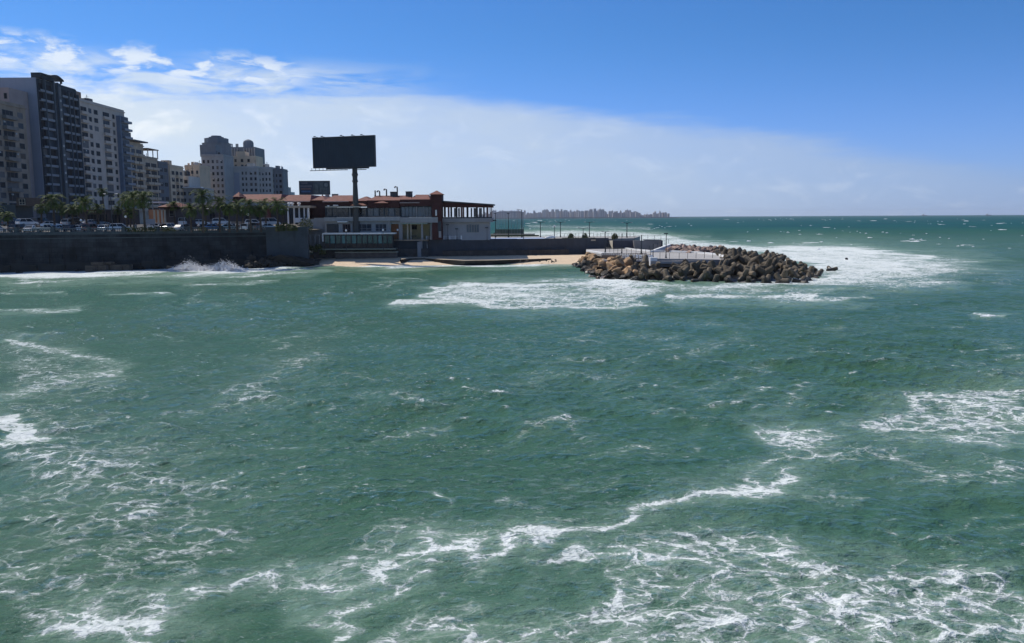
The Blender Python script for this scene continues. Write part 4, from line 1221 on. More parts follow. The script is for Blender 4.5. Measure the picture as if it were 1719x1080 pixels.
# ---------------------------------------------------------------- restaurants on the shore
def pbx(b, px0, px1, py0, py1, Y0, Y1, ref=None):
    """box whose front on the plane Y0 spans these photo pixels"""
    pm = (px0 + px1) / 2
    return b.box(XX(px0, Y0, (py0 + py1) / 2), XX(px1, Y0, (py0 + py1) / 2), Y0, Y1, ZZ(pm, py0, Y0), ZZ(pm, py1, Y0))
def part(r, name, m, *boxes):
    b = MB()
    for bx in boxes: pbx(b, *bx)
    return b.build(name, m, r)
def win(r, px0, px1, py0, py1, Y, nm=3, frame=None, pane=None, name='window', rail=True, d=.12):
    b = MB(); frame = frame or M_WHITE; pane = pane or M_PANE[1]
    x0, x1 = XX(px0, Y, py0), XX(px1, Y, py0); z1, z0 = ZZ((px0 + px1) / 2, py0, Y), ZZ((px0 + px1) / 2, py1, Y)
    t = .09
    b.box(x0, x1, Y - d, Y + .02, z0, z0 + t); b.box(x0, x1, Y - d, Y + .02, z1 - t, z1)
    b.box(x0, x0 + t, Y - d, Y + .02, z0 + t, z1 - t); b.box(x1 - t, x1, Y - d, Y + .02, z0 + t, z1 - t)
    for k in range(1, nm):
        x = x0 + (x1 - x0) * k / nm; b.box(x - .04, x + .04, Y - d, Y + .02, z0 + t, z1 - t)
    if rail: b.box(x0 + t, x1 - t, Y - d + .01, Y + .01, z0 + (z1 - z0) * .34, z0 + (z1 - z0) * .34 + .06)
    b.mi = 1; b.box(x0 + t, x1 - t, Y - d + .05, Y, z0 + t, z1 - t)
    return b.build(name, [frame, pane], r)
def hipx(b, px0, px1, pye, pyr, Y0, Y1, ins=None, kx=.18):
    """hipped roof: eave line at pye on plane Y0"""
    x0, x1 = XX(px0, Y0, pye), XX(px1, Y0, pye); z0 = ZZ((px0 + px1) / 2, pye, Y0)
    w = (Y1 - Y0) / 2 if ins is None else ins
    z1 = ZZ((px0 + px1) / 2, pyr, Y0 + w)
    b.hip(x0, x1, Y0, Y1, z0, z1, ins=w, kx=kx if (x1 - x0) > 5 else 1.0)
    return b

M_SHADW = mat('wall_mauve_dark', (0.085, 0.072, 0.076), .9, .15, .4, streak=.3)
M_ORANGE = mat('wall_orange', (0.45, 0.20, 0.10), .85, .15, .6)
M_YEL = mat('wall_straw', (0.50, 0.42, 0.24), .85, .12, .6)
M_GREENG = glass_mat('green_glass', (0.020, 0.075, 0.070))
M_TRIM = mat('fascia_trim', (0.42, 0.33, 0.30), .8, .1, .8)

# --- long red roofed club behind the palms
cl = thing('club_building', W(465, 380, 222), 'long single storey club with a red tiled roof and dark wall behind the palm trees', 'building')
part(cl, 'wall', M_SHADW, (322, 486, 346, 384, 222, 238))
part(cl, 'red_wall', M_REDW, (519, 546, 338, 384, 221, 236), (486.5, 518.5, 338.5, 346, 221.5, 232))
b = MB(); hipx(b, 390, 470, 338.5, 326.5, 219.5, 240, 6); b.build('roof', M_TILE, cl)
b = MB(); hipx(b, 470.6, 521, 337.5, 327.5, 219, 240, 5); b.build('roof', M_TILE, cl)
b = MB(); hipx(b, 521.6, 546, 336.5, 328.5, 220, 240, 5); b.build('roof', M_TILE, cl)
b = MB(); hipx(b, 390, 402, 330.5, 322.5, 217.5, 223, 2.7); b.build('gablet_roof', M_TILE, cl)
part(cl, 'gablet_wall', M_REDW, (391.5, 400.5, 330.5, 338, 218, 222))
part(cl, 'eave_trim', M_TRIM, (390, 456, 338.6, 340.0, 219.3, 219.6), (470, 520, 337.6, 339, 218.8, 219.1))
part(cl, 'parapet', mat('parapet_rose', (.42, .32, .30), .85, .12, .6), (319, 336, 341, 346.5, 221.7, 223), (342, 362, 339.5, 346.5, 221.6, 223))
b = MB(); c = W(451, 380, 219); b.lathe((c.x, 219.3, GZ), [(.62, 0), (.62, ZZ(451, 350, 219) - GZ - .01)], 14); b.build('red_column', mat('column_red', (.17, .055, .045), .8, .2, 1), cl)
part(cl, 'column_cap', M_TRIM, (444, 458, 348.5, 350, 218.4, 220.2))
part(cl, 'plinth', M_T1, (322, 445, 372, 384, 221.3, 222))
for p in (328, 352, 376, 412, 430):
    win(cl, p, p + 9, 356, 368, 222, 2, pane=M_PANE[0], frame=M_METALD)
# portico with white columns
po = thing('portico', W(500, 380, 216), 'white columned portico with a flat slab roof right of the palms', 'portico')
part(po, 'roof_slab', M_T6, (483, 521, 345.5, 349, 214.5, 221))
part(po, 'back_wall', M_T2D, (487, 518, 349, 384, 219.5, 220))
for p in (484.5, 494.5, 503, 511.5, 517.5):
    b = MB(); c = W(p, 380, 215.2); b.lathe((c.x, 215.3, GZ), [(.30, 0), (.30, .25), (.22, .3), (.19, ZZ(p, 350.5, 215) - GZ - .1), (.28, ZZ(p, 349.2, 215) - GZ)], 10); b.build('column', M_WHITE, po)
part(po, 'counter', M_WHITE, (495, 508, 366, 374, 213.8, 214.4), (512.5, 517, 366, 371, 213.8, 214.4))
def statue(px, Y, label):
    r = thing('rooftop_ornament', W(px, 345.5, Y), label, 'ornament', 'pale ornaments on the portico roof')
    z = ZZ(px, 345.5, Y); x = XX(px, Y)
    b = MB(); b.lathe((x, Y, z), [(.35, 0), (.3, .12), (.2, .2), (.45, .45), (.5, .62), (.3, .8)], 8); b.build('urn', M_WHITE, r)
statue(486.5, 215.5, 'leftmost pale urn on the flat portico roof'); statue(491.5, 215.5, 'pale urn in the middle of the flat portico roof'); statue(503, 215.5, 'pale urn alone on the right of the flat portico roof')

# --- main restaurant
mr = thing('restaurant', W(640, 420, 207), 'two storey grey restaurant with red tiled roofs and dark upper windows above the glass pavilion', 'restaurant')
part(mr, 'lower_wall', M_GREYR, (546, 656, 371.5, 420, 206.5, 207.0), (546, 735, 371.5, 376, 207.1, 224), (528, 545.8, 366, 420, 208, 224), (505, 527.9, 368, 420, 208.1, 224), (568.5, 575, 376.2, 392, 206.2, 206.45), (588.5, 592, 376.2, 392, 206.2, 206.45))
part(mr, 'floor_band', mat('band_grey', (.30, .30, .295), .85, .1, .6, streak=.2), (544, 671, 364.8, 371.3, 205.6, 224), (671.2, 735, 365, 374, 205.9, 224))
part(mr, 'awning', M_WHITE, (566, 583, 371.8, 373.4, 204.9, 206.4))
part(mr, 'cornice', M_CREAM, (546, 604, 346.6, 348.4, 204.6, 206))
part(mr, 'dark_bay', M_METALD, (548.5, 568, 376.5, 391, 206.3, 206.49))
win(mr, 575.4, 588, 376.5, 390, 206.5, 3, frame=mat('frame_rose', (.22, .13, .12), .7, .1, 1), pane=M_PANE[0])
win(mr, 599, 624, 376, 388.5, 206.5, 3, frame=M_GREYR, pane=M_PANE[1]); win(mr, 630, 649, 376, 388.5, 206.5, 3, frame=M_GREYR, pane=M_PANE[1])
# upper storey
part(mr, 'upper_wall', M_T2D, (546, 672, 348.5, 364.6, 208, 224), (672.5, 735, 346.5, 364.8, 207.4, 224))
for p0, p1, nm, mm in ((549, 557, 1, 0), (558, 585, 3, 0), (590, 596.5, 1, 0), (601, 615, 2, 0), (617, 626.5, 1, 1), (626.8, 636, 1, 1), (637, 644.5, 1, 0), (645.5, 652, 1, 0), (652.3, 662, 1, 1), (663, 671, 1, 0)):
    win(mr, p0, p1, 349.5, 363, 208, nm, frame=mat('frame_slate', (.10, .12, .13), .6, .1, 1), pane=(M_GLASSD, M_GLASSB)[mm])
for p0, p1 in ((674, 680), (680.2, 686), (686.2, 692), (692.2, 698.5), (700.5, 711), (713, 719), (719.2, 724)):
    win(mr, p0, p1, 347.5, 364, 207.4, 1, frame=mat('frame_slate', None), pane=M_GLASSB, rail=False)
part(mr, 'mullion', M_GREYR, (698.8, 700.2, 347, 364.7, 206.9, 207.3)); part(mr, 'mullion', M_GREYR, (711.2, 712.6, 347, 364.7, 206.9, 207.3))
part(mr, 'terrace_column', M_GREYR, (586.5, 588, 349, 364.7, 206.2, 206.6)); part(mr, 'terrace_column', M_GREYR, (596, 597.8, 349, 364.7, 206.2, 206.6))
part(mr, 'railing', M_METALD, (549, 586, 360.5, 361.2, 205.9, 206.0), (549, 586, 363.2, 363.8, 205.9, 206.0), (588, 614, 360.5, 361.2, 205.9, 206.0))
# recessed porch lit from the side
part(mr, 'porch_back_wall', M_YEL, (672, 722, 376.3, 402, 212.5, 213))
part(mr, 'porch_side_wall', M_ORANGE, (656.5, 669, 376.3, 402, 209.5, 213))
win(mr, 688.5, 700, 378, 385.5, 212.5, 3, frame=M_METALD, pane=M_PANE[0], rail=False)
for p, w_ in ((669.5, 6), (683, 2.6), (689, 1.8), (707, 3), (722.5, 3.5)):
    b = MB(); pbx(b, p, p + w_, 376.2, 402.5, 207.2 if w_ > 2.7 else 208.8, 208 if w_ > 2.7 else 209.1); b.build('column', M_GREYR if w_ > 2.7 else M_CREAM, mr)
part(mr, 'porch_floor', M_T1, (656, 718, 402.6, 404.5, 206.6, 213))
part(mr, 'plinth', M_T2D, (656, 716, 404.6, 421, 207.4, 213))
part(mr, 'porch_table', M_METALD, (690, 699, 396, 397.2, 208.5, 210), (691, 692, 397.2, 402.5, 209, 209.3))
# roofs
b = MB(); hipx(b, 541, 592, 338, 328.2, 206.5, 222, 7.5); b.build('roof', M_TILE, mr)
b = MB(); hipx(b, 593, 622, 337.5, 330, 207, 222, 6); b.build('roof', M_TILE, mr)
b = MB(); hipx(b, 615, 692, 336.5, 328.5, 207, 224, 8); b.build('roof', M_TILE, mr)
b = MB(); hipx(b, 687, 722, 335, 327.0, 209, 224, 6); b.build('roof', M_TILE, mr)
b = MB(); hipx(b, 588, 615, 345, 339, 205.2, 210.5, 2.6); b.build('lower_roof', M_TILE, mr)
b = MB(); hipx(b, 628, 652, 341, 338, 205.4, 208.5, 1.5); b.build('lower_roof', M_TILE, mr)
part(mr, 'red_fascia', M_REDW, (542, 615, 338.1, 346.4, 207.3, 222), (616, 671, 336.6, 349, 207.2, 222), (671.5, 735, 335.1, 346.3, 206.6, 222))
part(mr, 'eave_trim', M_TRIM, (541, 585, 338.2, 339.4, 206.1, 206.5), (671, 704, 340, 341.2, 206.1, 206.5))
part(mr, 'roof_box', M_METALD, (546, 566, 345.2, 347, 206.0, 206.9)); part(mr, 'roof_light', M_WHITE, (549.5, 552.5, 345, 346.8, 205.5, 205.9)); part(mr, 'roof_light', M_WHITE, (559, 567.5, 344.2, 345.6, 205.5, 205.9))
# roof services
def flue(px, pyt, pyb, Y, hook, label):
    r = thing('roof_flue', W(px, pyb, Y), label, 'flue pipe')
    x = XX(px, Y); z0, z1 = ZZ(px, pyb, Y), ZZ(px, pyt, Y)
    b = MB()
    pts = [(x, Y, z0 - 1.2), (x, Y, z1 - (.3 if hook else 0))]
    if hook: pts += [(x - .08, Y, z1 - .08), (x - .32, Y, z1), (x - .58, Y, z1 - .1), (x - .64, Y, z1 - .38)]
    b.tube(pts, .17, 8); b.build('pipe', M_METALD, r)
    b = MB(); b.tube([(x, Y, z0 - .2), (x, Y, z0 + .05)], .26, 8); b.build('collar', M_METALD, r)
flue(631, 320, 329, 214, False, 'straight thin flue pipe leftmost on the red restaurant roof')
flue(638.5, 320.5, 329, 214, True, 'short hooked flue pipe second from the left on the red roof')
flue(650, 317.5, 329, 214, True, 'middle height hooked flue pipe third from the left on the red roof')
flue(668, 313.5, 329, 214, True, 'tallest hooked flue pipe beside the roof fan units')
for px0, px1, py0, lab in ((655, 664.5, 322, 'dark rooftop fan unit between the two hooked flue pipes'), (681, 691, 321.5, 'dark rooftop fan unit right of the tallest flue pipe')):
    r = thing('roof_fan_unit', W(px0, 330, 213), lab, 'roof unit')
    part(r, 'casing', mat('unit_grey', (.09, .10, .10), .6, .2, 1), (px0, px1, py0 + 1.2, 331, 213, 215)); part(r, 'lid', M_METALD, (px0 - .5, px1 + .5, py0, py0 + 1.1, 212.8, 215.2))
for px0, px1 in ((546, 551), (557, 566)):
    r = thing('roof_vent_box', W(px0, 328, 216), 'small pale vent box on the roof ridge %s the tall billboard pole' % ('well left of' if px0 < 550 else 'just left of'), 'vent')
    part(r, 'casing', M_GREYR, (px0, px1, 326.3, 331, 215, 216.5)); part(r, 'cap', M_METALD, (px0 - .3, px1 + .3, 325.8, 326.2, 214.8, 216.7))

# --- turret
tu = thing('stair_turret', W(731, 402, 208), 'dark red stair turret with a pyramid cap between restaurant and wing', 'turret')
part(tu, 'shaft', M_REDW, (725, 741.5, 337, 402.5, 206.2, 211), (722.5, 741.5, 326.5, 336.9, 206.0, 211.5))
b = MB(); hipx(b, 719.5, 743.5, 326.4, 320, 205.4, 212.0, 3.25); b.build('roof', M_TILE, tu)
win(tu, 730, 734, 352, 363, 206.2, 1, frame=M_REDW, pane=M_WHITE, rail=False)
part(tu, 'dark_door', M_METALD, (735, 740.5, 372, 390, 206.0, 206.15)); part(tu, 'cabinet', M_GREYR, (736.5, 740.5, 388.5, 399, 205.6, 206.0))  # flat dark metal slab set against the shaft

# --- right wing with glazed gallery
wg = thing('restaurant_wing', W(785, 402, 210), 'right hand wing with a see-through glazed gallery over a blank pale wall', 'restaurant')
part(wg, 'lower_wall', mat('wing_wall', (.33, .335, .34), .9, .08, .3, streak=.15), (742.3, 822, 373.5, 403.5, 209.8, 217))
part(wg, 'floor_band', M_GREYR, (736, 827, 366.8, 373.3, 208.6, 222))
part(wg, 'window_sill', M_METALD, (736.5, 826, 364.6, 366.6, 208.9, 209.2))
win(wg, 783, 804.5, 377, 390.5, 209.8, 5, frame=M_GREYR, pane=M_GLASSB, rail=False)
rf = MB()
A, B_ = W(740.5, 337, 207.5), W(829, 343, 207.5)
rf.add([(A.x, 207.5, A.z - .35), (B_.x, 207.5, B_.z - .35), (B_.x, 224, B_.z - .2), (A.x, 224, A.z - .2), (A.x, 207.5, A.z), (B_.x, 207.5, B_.z), (B_.x, 224, B_.z + .2), (A.x, 224, A.z + .2)],
       [(0, 3, 2, 1), (4, 5, 6, 7), (0, 1, 5, 4), (1, 2, 6, 5), (2, 3, 7, 6), (3, 0, 4, 7)])
rf.build('roof', M_METALD, wg)
b = MB(); a1, b1 = W(741.7, 339.3, 208.6), W(827, 345, 208.6); a2, b2_ = W(741.7, 347.6, 208.6), W(827, 347.9, 208.6)
b.add([a2, b2_, b1, a1, (a2.x, 221, a2.z), (b2_.x, 221, b2_.z), (b1.x, 221, b1.z), (a1.x, 221, a1.z)], [(0, 1, 2, 3), (0, 4, 5, 1), (1, 5, 6, 2), (3, 2, 6, 7), (0, 3, 7, 4), (4, 7, 6, 5)])
b.build('red_fascia', M_REDW, wg)
for p, w_ in ((741.7, 2), (751.5, 3), (773.2, 3), (776.5, 2.8), (816.5, 3.4), (824.6, 1.6)):
    b = MB(); pbx(b, p, p + w_, 347.7, 364.6, 208.9, 209.3); b.build('column', mat('column_brown', (.16, .10, .09), .8, .15, 1), wg)
for p, w_ in ((745, 3.4), (756, 3), (765, 3), (783, 3.4), (799, 3.2), (811, 2.6), (822, 1.4)):
    b = MB(); pbx(b, p, p + w_, 348, 364.6, 220.6, 221); b.build('rear_column', M_METALD, wg)
for p0, p1 in ((762, 766), (769, 772), (790, 792.6), (795, 800), (804, 809)):
    win(wg, p0, p1, 349.5, 364.4, 209.1, 1, frame=M_METALD, pane=M_GLASSD, rail=False)
part(wg, 'side_hood', M_METALD, (824.5, 833, 369.3, 371.5, 209.5, 213))

# --- glass pavilion on the terrace
gp = thing('glass_pavilion', W(600, 420, 203), 'long low green glass pavilion with a white flat roof edge above the beach', 'pavilion')
part(gp, 'roof', mat('pavilion_roof', (.62, .64, .62), .6, .08, 1), (541, 663, 391.2, 393.6, 202.90, 206.4))
part(gp, 'fascia', M_WHITE, (541, 640, 391.0, 393.7, 202.60, 202.85)); part(gp, 'end_post', M_WHITE, (540.6, 542.6, 393.8, 406, 202.70, 203.10))
part(gp, 'floor', mat('pavilion_base', (.16, .19, .16), .85, .2, 1), (537, 664, 417.6, 419.6, 202.30, 206.4))
part(gp, 'inner_wall', mat('pavilion_inside', (.05, .06, .055), .8, .3, .8), (546, 661, 394, 417.4, 205.8, 206.2))
rnd = random.Random(15)
M_TEALG = mat('teal_glass', (.05, .16, .17), .1, .4, .6, spec=.6)
xs = [544, 553.5, 563, 572.5, 580.5, 589.5, 598.5, 607.5, 616.5, 625.5, 634, 642, 650, 659]
for i, (a, c) in enumerate(zip(xs[:-1], xs[1:])):
    win(gp, a + .5, c - .4, 395, 409.4, 203.30, 1, frame=M_METALD, pane=(M_GREENG, M_TEALG)[1 if rnd.random() < .3 else 0], rail=False)
    b = MB(); pbx(b, a + .5, c - .4, 410, 417, 203.20, 203.35); b.build('lower_panel', mat('panel_brown', (.045, .038, .035), .7, .3, 1), gp)
for p in xs:
    b = MB(); pbx(b, p - .4, p + .4, 394, 417.4, 203.00, 203.40); b.build('mullion', M_METALD, gp)
# stepped planting bank and little gate left of the pavilion
fr = thing('terrace_fence', W(525, 410, 201), 'dark metal fence with an open gate frame left of the glass pavilion', 'fence')
for p in (514, 521, 528.5, 536):
    b = MB(); pbx(b, p, p + .7, 394.5, 410, 201, 201.15); b.build('post', M_METALG, fr)
part(fr, 'rail', M_METALG, (514, 537, 394.4, 395.2, 200.95, 201.2))

# --- small pavilions at the far left of the shore road
kp = thing('kiosk_building', W(268, 378, 200), 'small restaurant with sunlit orange columns and a red hipped roof behind the palms', 'building')
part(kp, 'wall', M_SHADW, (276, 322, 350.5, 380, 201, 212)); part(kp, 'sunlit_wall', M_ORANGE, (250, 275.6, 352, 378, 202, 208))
b = MB(); hipx(b, 264, 296, 347.5, 339.5, 198.6, 210, 4.5); b.build('roof', M_TILE, kp)
part(kp, 'red_fascia', M_REDW, (265.5, 294, 347.6, 350.4, 199.4, 210))
for p in (255.5, 262, 268.5, 273.5):
    b = MB(); x = XX(p + .8, 198.5); b.lathe((x, 199.6, 9.3), [(.28, 0), (.24, .3), (.2, 3.6), (.32, 3.8)], 8); b.build('column', M_CREAM, kp)
win(kp, 284, 294, 352, 364, 201, 1, pane=M_PANE[0], frame=M_GREYR)
fk = thing('flat_roof_shelter', W(247, 378, 205), 'shelter with a thin white flat roof line behind the tall palms', 'shelter')
part(fk, 'roof', M_WHITE, (222, 270, 338.8, 340.6, 205, 211))
for p in (224, 240, 256, 268): part(fk, 'post', M_METALG, (p, p + 1, 340.7, 378, 205.6, 205.9))
gk = thing('information_board', W(250, 378, 190), 'blank grey blue panel standing among the palm trunks', 'panel')
part(gk, 'panel', M_T2, (243, 259, 368, 377.5, 190, 190.3)); part(gk, 'leg', M_METALD, (244, 245, 377.6, 381, 190.05, 190.2)); part(gk, 'leg', M_METALD, (257, 258, 377.6, 381, 190.05, 190.2))
br = thing('low_shop', W(160, 378, 210), 'dark low shop with a brick red awning between the palms below the towers', 'shop')
part(br, 'wall', mat('shop_dark', (.07, .055, .055), .9, .3, .6), (110, 205, 352, 378, 212, 222)); part(br, 'awning', mat('awning_red', (.20, .05, .04), .8, .2, 1), (140, 164, 352.5, 354.5, 208.5, 212)); part(br, 'sign_band', mat('sign_cream', (.45, .38, .25), .7, .1, 1), (150, 163, 354.8, 356.6, 208.2, 208.45))
for p0, p1 in ((113, 130), (146, 162), (167, 180), (187, 202)): win(br, p0, p1, 360, 374, 212, 3, pane=M_PANE[0], frame=M_METALD)
bs = thing('corner_shop', W(20, 372, 212), 'grey green base building with a small brown bay window at the far left', 'shop')
part(bs, 'wall', mat('shop_green_grey', (.06, .075, .078), .9, .2, .5), (-40, 27, 344, 378, 222, 230)); part(bs, 'bay', mat('bay_brown', (.10, .065, .045), .8, .2, 1), (27.5, 44, 332, 346, 221, 230))
win(bs, 32, 42, 334, 344, 221, 2, frame=M_CREAM, pane=M_PANE[0])

# ---------------------------------------------------------------- billboards
bb_ = thing('billboard', W(596, 348, 206), 'huge blank dark billboard on a thick column above the red restaurant roof', 'billboard')
cx = XX(596.5, 206, 320); zt = ZZ(596, 284, 206); zb = ZZ(596, 349, 206)
b = MB(); b.lathe((cx, 206, TER), [(.80, 0), (.80, zb - TER), (.72, zb - TER + .1), (.62, (zt - TER) * .72), (.55, ZZ(596, 309, 206) - TER), (.56, ZZ(596, 306.5, 206) - TER), (.76, ZZ(596, 304.8, 206) - TER), (.60, ZZ(596, 302, 206) - TER), (.60, ZZ(596, 297, 206) - TER), (.78, ZZ(596, 293.5, 206) - TER), (.62, ZZ(596, 290, 206) - TER), (.60, zt - TER + .8)], 14)
b.build('column', mat('billboard_column', (.055, .055, .05), .6, .15, .6, spec=.4), bb_)
# the panel is turned a little: right end nearer
LT, RTp, RB, LB = W(525.5, 232.2, 208.2), W(627.6, 229.2, 202.6), W(629.5, 278.5, 202.6), W(528, 281.0, 208.2)
ang = math.atan2(RTp.y - LT.y, RTp.x - LT.x)
wd = math.hypot(RTp.x - LT.x, RTp.y - LT.y)
zlo, zhi = (RB.z + LB.z) / 2, (LT.z + RTp.z) / 2
def loc_panel(b, u0, u1, d0, d1, z0, z1):
    """box in the panel's frame: u along, d in depth (positive away from the sea)"""
    ca, sa = math.cos(ang), math.sin(ang)
    def P(u, d): return (LT.x + u * ca - d * sa, LT.y + u * sa + d * ca)
    b.prism([P(u0, d0), P(u1, d0), P(u1, d1), P(u0, d1)], z0, z1)
b = MB(); loc_panel(b, 0, wd, 0, .25, zlo, zhi)
for k in range(24):
    u = wd * (k + .5) / 24; loc_panel(b, u - .05, u + .05, -.05, 0, zlo + .02, zhi - .02)
b.build('panel', mat('billboard_dark', (.026, .040, .055), .7, .12, .3, spec=.3), bb_)
b = MB(); loc_panel(b, -.12, wd + .12, -.12, .5, zhi + .003, zhi + .22); loc_panel(b, -.12, wd + .12, -.12, .5, zlo - .25, zlo - .003); loc_panel(b, -.2, -.003, -.12, .5, zlo - .25, zhi + .22); loc_panel(b, wd + .003, wd + .2, -.12, .5, zlo - .25, zhi + .22)
b.build('frame', M_METALD, bb_)
b = MB(); loc_panel(b, -.5, wd * .60, -1.15, -.95, zlo - .95, zlo - .8); loc_panel(b, wd * .72, wd * .90, -1.15, -.95, zlo - 1.0, zlo - .85)
for k in range(14):
    u = wd * k / 16; loc_panel(b, u, u + .08, -1.1, -1.02, zlo - .8, zlo - .26)
loc_panel(b, wd * .2, wd * .9, .0, .4, zlo - .6, zlo - .26)
b.build('catwalk', M_METALD, bb_)
for u in (.06, .18, .5, .68, .83):
    b = MB(); loc_panel(b, wd * u, wd * u + .10, -.9, .3, zhi + .25, zhi + .33); loc_panel(b, wd * u - .2, wd * u + .3, -1.1, -.85, zhi + .22, zhi + .42); b.build('floodlight', M_METALD, bb_)
b = MB(); loc_panel(b, wd * .15, wd * .85, .5, .9, zlo + 1, zlo + 1.5); loc_panel(b, wd * .15, wd * .85, .5, .9, zhi - 1.5, zhi - 1.0); loc_panel(b, wd * .63, wd * .75, .9, 1.6, zlo - .5, zhi - .8); b.build('rear_truss', M_METALD, bb_)

sb = thing('advertising_board', W(528, 330, 300), 'small distant billboard with dark blue photo panels above the club roof', 'billboard')
part(sb, 'frame', M_METALD, (502, 553.5, 303.8, 327.2, 300, 300.8))
Yb = 299.95
def sbp(nm, m, x0, x1, y0, y1, dd=0.0): part(sb, nm, m, (x0, x1, y0, y1, Yb - dd, Yb + .04 - dd))
sbp('left_panel', mat('ad_navy', (.020, .035, .060), .5, .1, 1), 503, 525, 305, 326)
sbp('right_panel', mat('ad_green_grey', (.055, .075, .085), .5, .5, .5), 526, 552.5, 305, 326)
sbp('light_strip', mat('ad_grey', (.10, .10, .12), .5, .2, 1), 504, 523.5, 311.5, 314.5, .05); sbp('light_strip', mat('ad_blue', (.03, .10, .22), .5, .2, 1), 506, 521, 320.5, 323.0, .05); sbp('light_strip', mat('ad_rose', (.13, .08, .08), .5, .2, 1), 505, 522, 316, 318.5, .05); sbp('light_strip', mat('ad_grey', None), 506, 516, 306.5, 309, .05)
b = MB(); c = W(547.5, 310.5, 299.85); b.tube([(c.x, 299.85, c.z), (c.x, 299.80, c.z)], .72, 16); b.build('round_emblem', mat('ad_pale', (.16, .19, .19), .5, .2, 1), sb)
for x0, x1, y0, y1 in ((529, 534, 309, 324), (537, 542, 307, 323), (543, 549, 316, 325)): sbp('figure_patch', mat('ad_shade', (.085, .11, .11), .5, .4, .8), x0, x1, y0, y1, .05)
for p in (514, 541): part(sb, 'leg', M_METALD, (p, p + 1.6, 327.4, 372, 300.1, 300.6))
# ---------------------------------------------------------------- palms
def leaf_mat(name, c1, c2):
    m = bpy.data.materials.new(name); m.use_nodes = True
    t = NT(m.node_tree); p = t.t.nodes['Principled BSDF']
    oi = t.n('ShaderNodeObjectInfo').outputs['Random']
    co = t.n('ShaderNodeNewGeometry').outputs['Position']
    n = t.noise(co, 1.6, 3, .6)
    f = t.math('ADD', t.math('MULTIPLY', oi, .45), t.math('MULTIPLY', t.lin(n, .3, .7), .55))
    t.set(p, 'Base Color', t.mix(f, c1 + (1,), c2 + (1,))); t.set(p, 'Roughness', .7); t.set(p, 'Specular IOR Level', .12)
    MATS[name] = m
    return m
M_FROND = leaf_mat('palm_frond', (.022, .048, .010), (.100, .135, .024))
M_TRUNK = mat('palm_trunk', (.075, .055, .040), .95, .35, 3, .04, 8)
def palm_meshes(seed, Rr, nf, fan):
    rnd = random.Random(seed)
    b = MB()
    for i in range(nf):
        th = 2 * math.pi * (i * 0.381966) + rnd.uniform(-.2, .2)
        up = R(78 - 118 * ((i + .5) / nf)) + rnd.uniform(-.12, .12)      # start elevation: young ones upright, old hang
        L = Rr * rnd.uniform(.8, 1.12)
        h = Vector((math.cos(th), math.sin(th), 0)); s = Vector((-math.sin(th), math.cos(th), 0))
        pts = []; p = Vector((0, 0, .1)); a = up
        ns = 7
        for k in range(ns + 1):
            pts.append(p.copy())
            p = p + (h * math.cos(a) + Vector((0, 0, 1)) * math.sin(a)) * (L / ns)
            a -= R(7 + 4 * k) * rnd.uniform(.7, 1.3)
        for k in range(1, ns + 1):
            q = pts[k]; d = (pts[k] - pts[k - 1]).normalized()
            wl = L * (.20 if not fan else .26) * math.sin(math.pi * min(.97, (k / (ns + 1)) ** .8)) + .08
            for sg in (-1, 1):
                for j in (0, .5):
                    o = q - d * (L / ns) * j
                    tip = o + s * sg * wl * rnd.uniform(.8, 1.1) + d * wl * .75 + Vector((0, 0, -wl * rnd.uniform(.1, .55)))
                    wv_ = d * .075
                    b.add([o - wv_, o + wv_, tip + wv_ * .3, tip - wv_ * .3], [(0, 1, 2, 3)])
        for k in range(ns):
            b.add([pts[k] - s * .03, pts[k] + s * .03, pts[k + 1] + s * .02, pts[k + 1] - s * .02], [(0, 1, 2, 3)])
    return b
def trunk_mesh(seed, h, r0):
    rnd = random.Random(seed); b = MB()
    bend = rnd.uniform(-.25, .25)
    pts, rr = [], []
    n = 12
    for k in range(n + 1):
        t = k / n
        pts.append((bend * t * t, bend * .4 * t, h * t - .3 * (1 - t)))
        rr.append(r0 * (1.25 - .35 * t + (.18 if k == 0 else 0)) * (1.0 if k % 2 else .9))
    rr[-1] = r0 * 1.5; rr[-2] = r0 * 1.3
    b.tube(pts, rr, 8)
    return b, bend
PROT = []
for k, (Rr, nf, fan) in enumerate(((2.6, 24, False), (2.1, 22, True), (2.9, 26, False))):
    cr = palm_meshes(40 + k, Rr, nf, fan)
    PROT.append(cr)
PALM_D = {}
def palm(px, pyc, pyb, Y, kind, label, sc=1.0):
    """pyc: middle of the crown, pyb about where the trunk meets the ground"""
    g = W(px, 380, Y); z0 = ground_z(g.x, Y) if Y < 230 else 9.2
    h = ZZ(px, pyc, Y) - z0
    r = thing('palm_tree', (g.x, Y, z0), label, 'palm tree', 'palm trees along the shore road')
    tb, bend = trunk_mesh(int(px * 7), h, .17 * sc + .03)
    vs = [(v[0] + g.x, v[1] + Y, v[2] + z0) for v in tb.v]; tb.v = vs
    tb.build('trunk', M_TRUNK, r)
    key = kind
    if key not in PALM_D:
        me_o = PROT[kind].build('crown', M_FROND, None)
        me_o.parent = r; PALM_D[key] = me_o; c = me_o
    else:
        c = PALM_D[key].copy(); COL.objects.link(c); c.parent = r
    c.location = (bend, bend * .4, h); c.scale = (sc, sc, sc * .95); c.rotation_euler = (0, 0, px * 1.3)
    return r
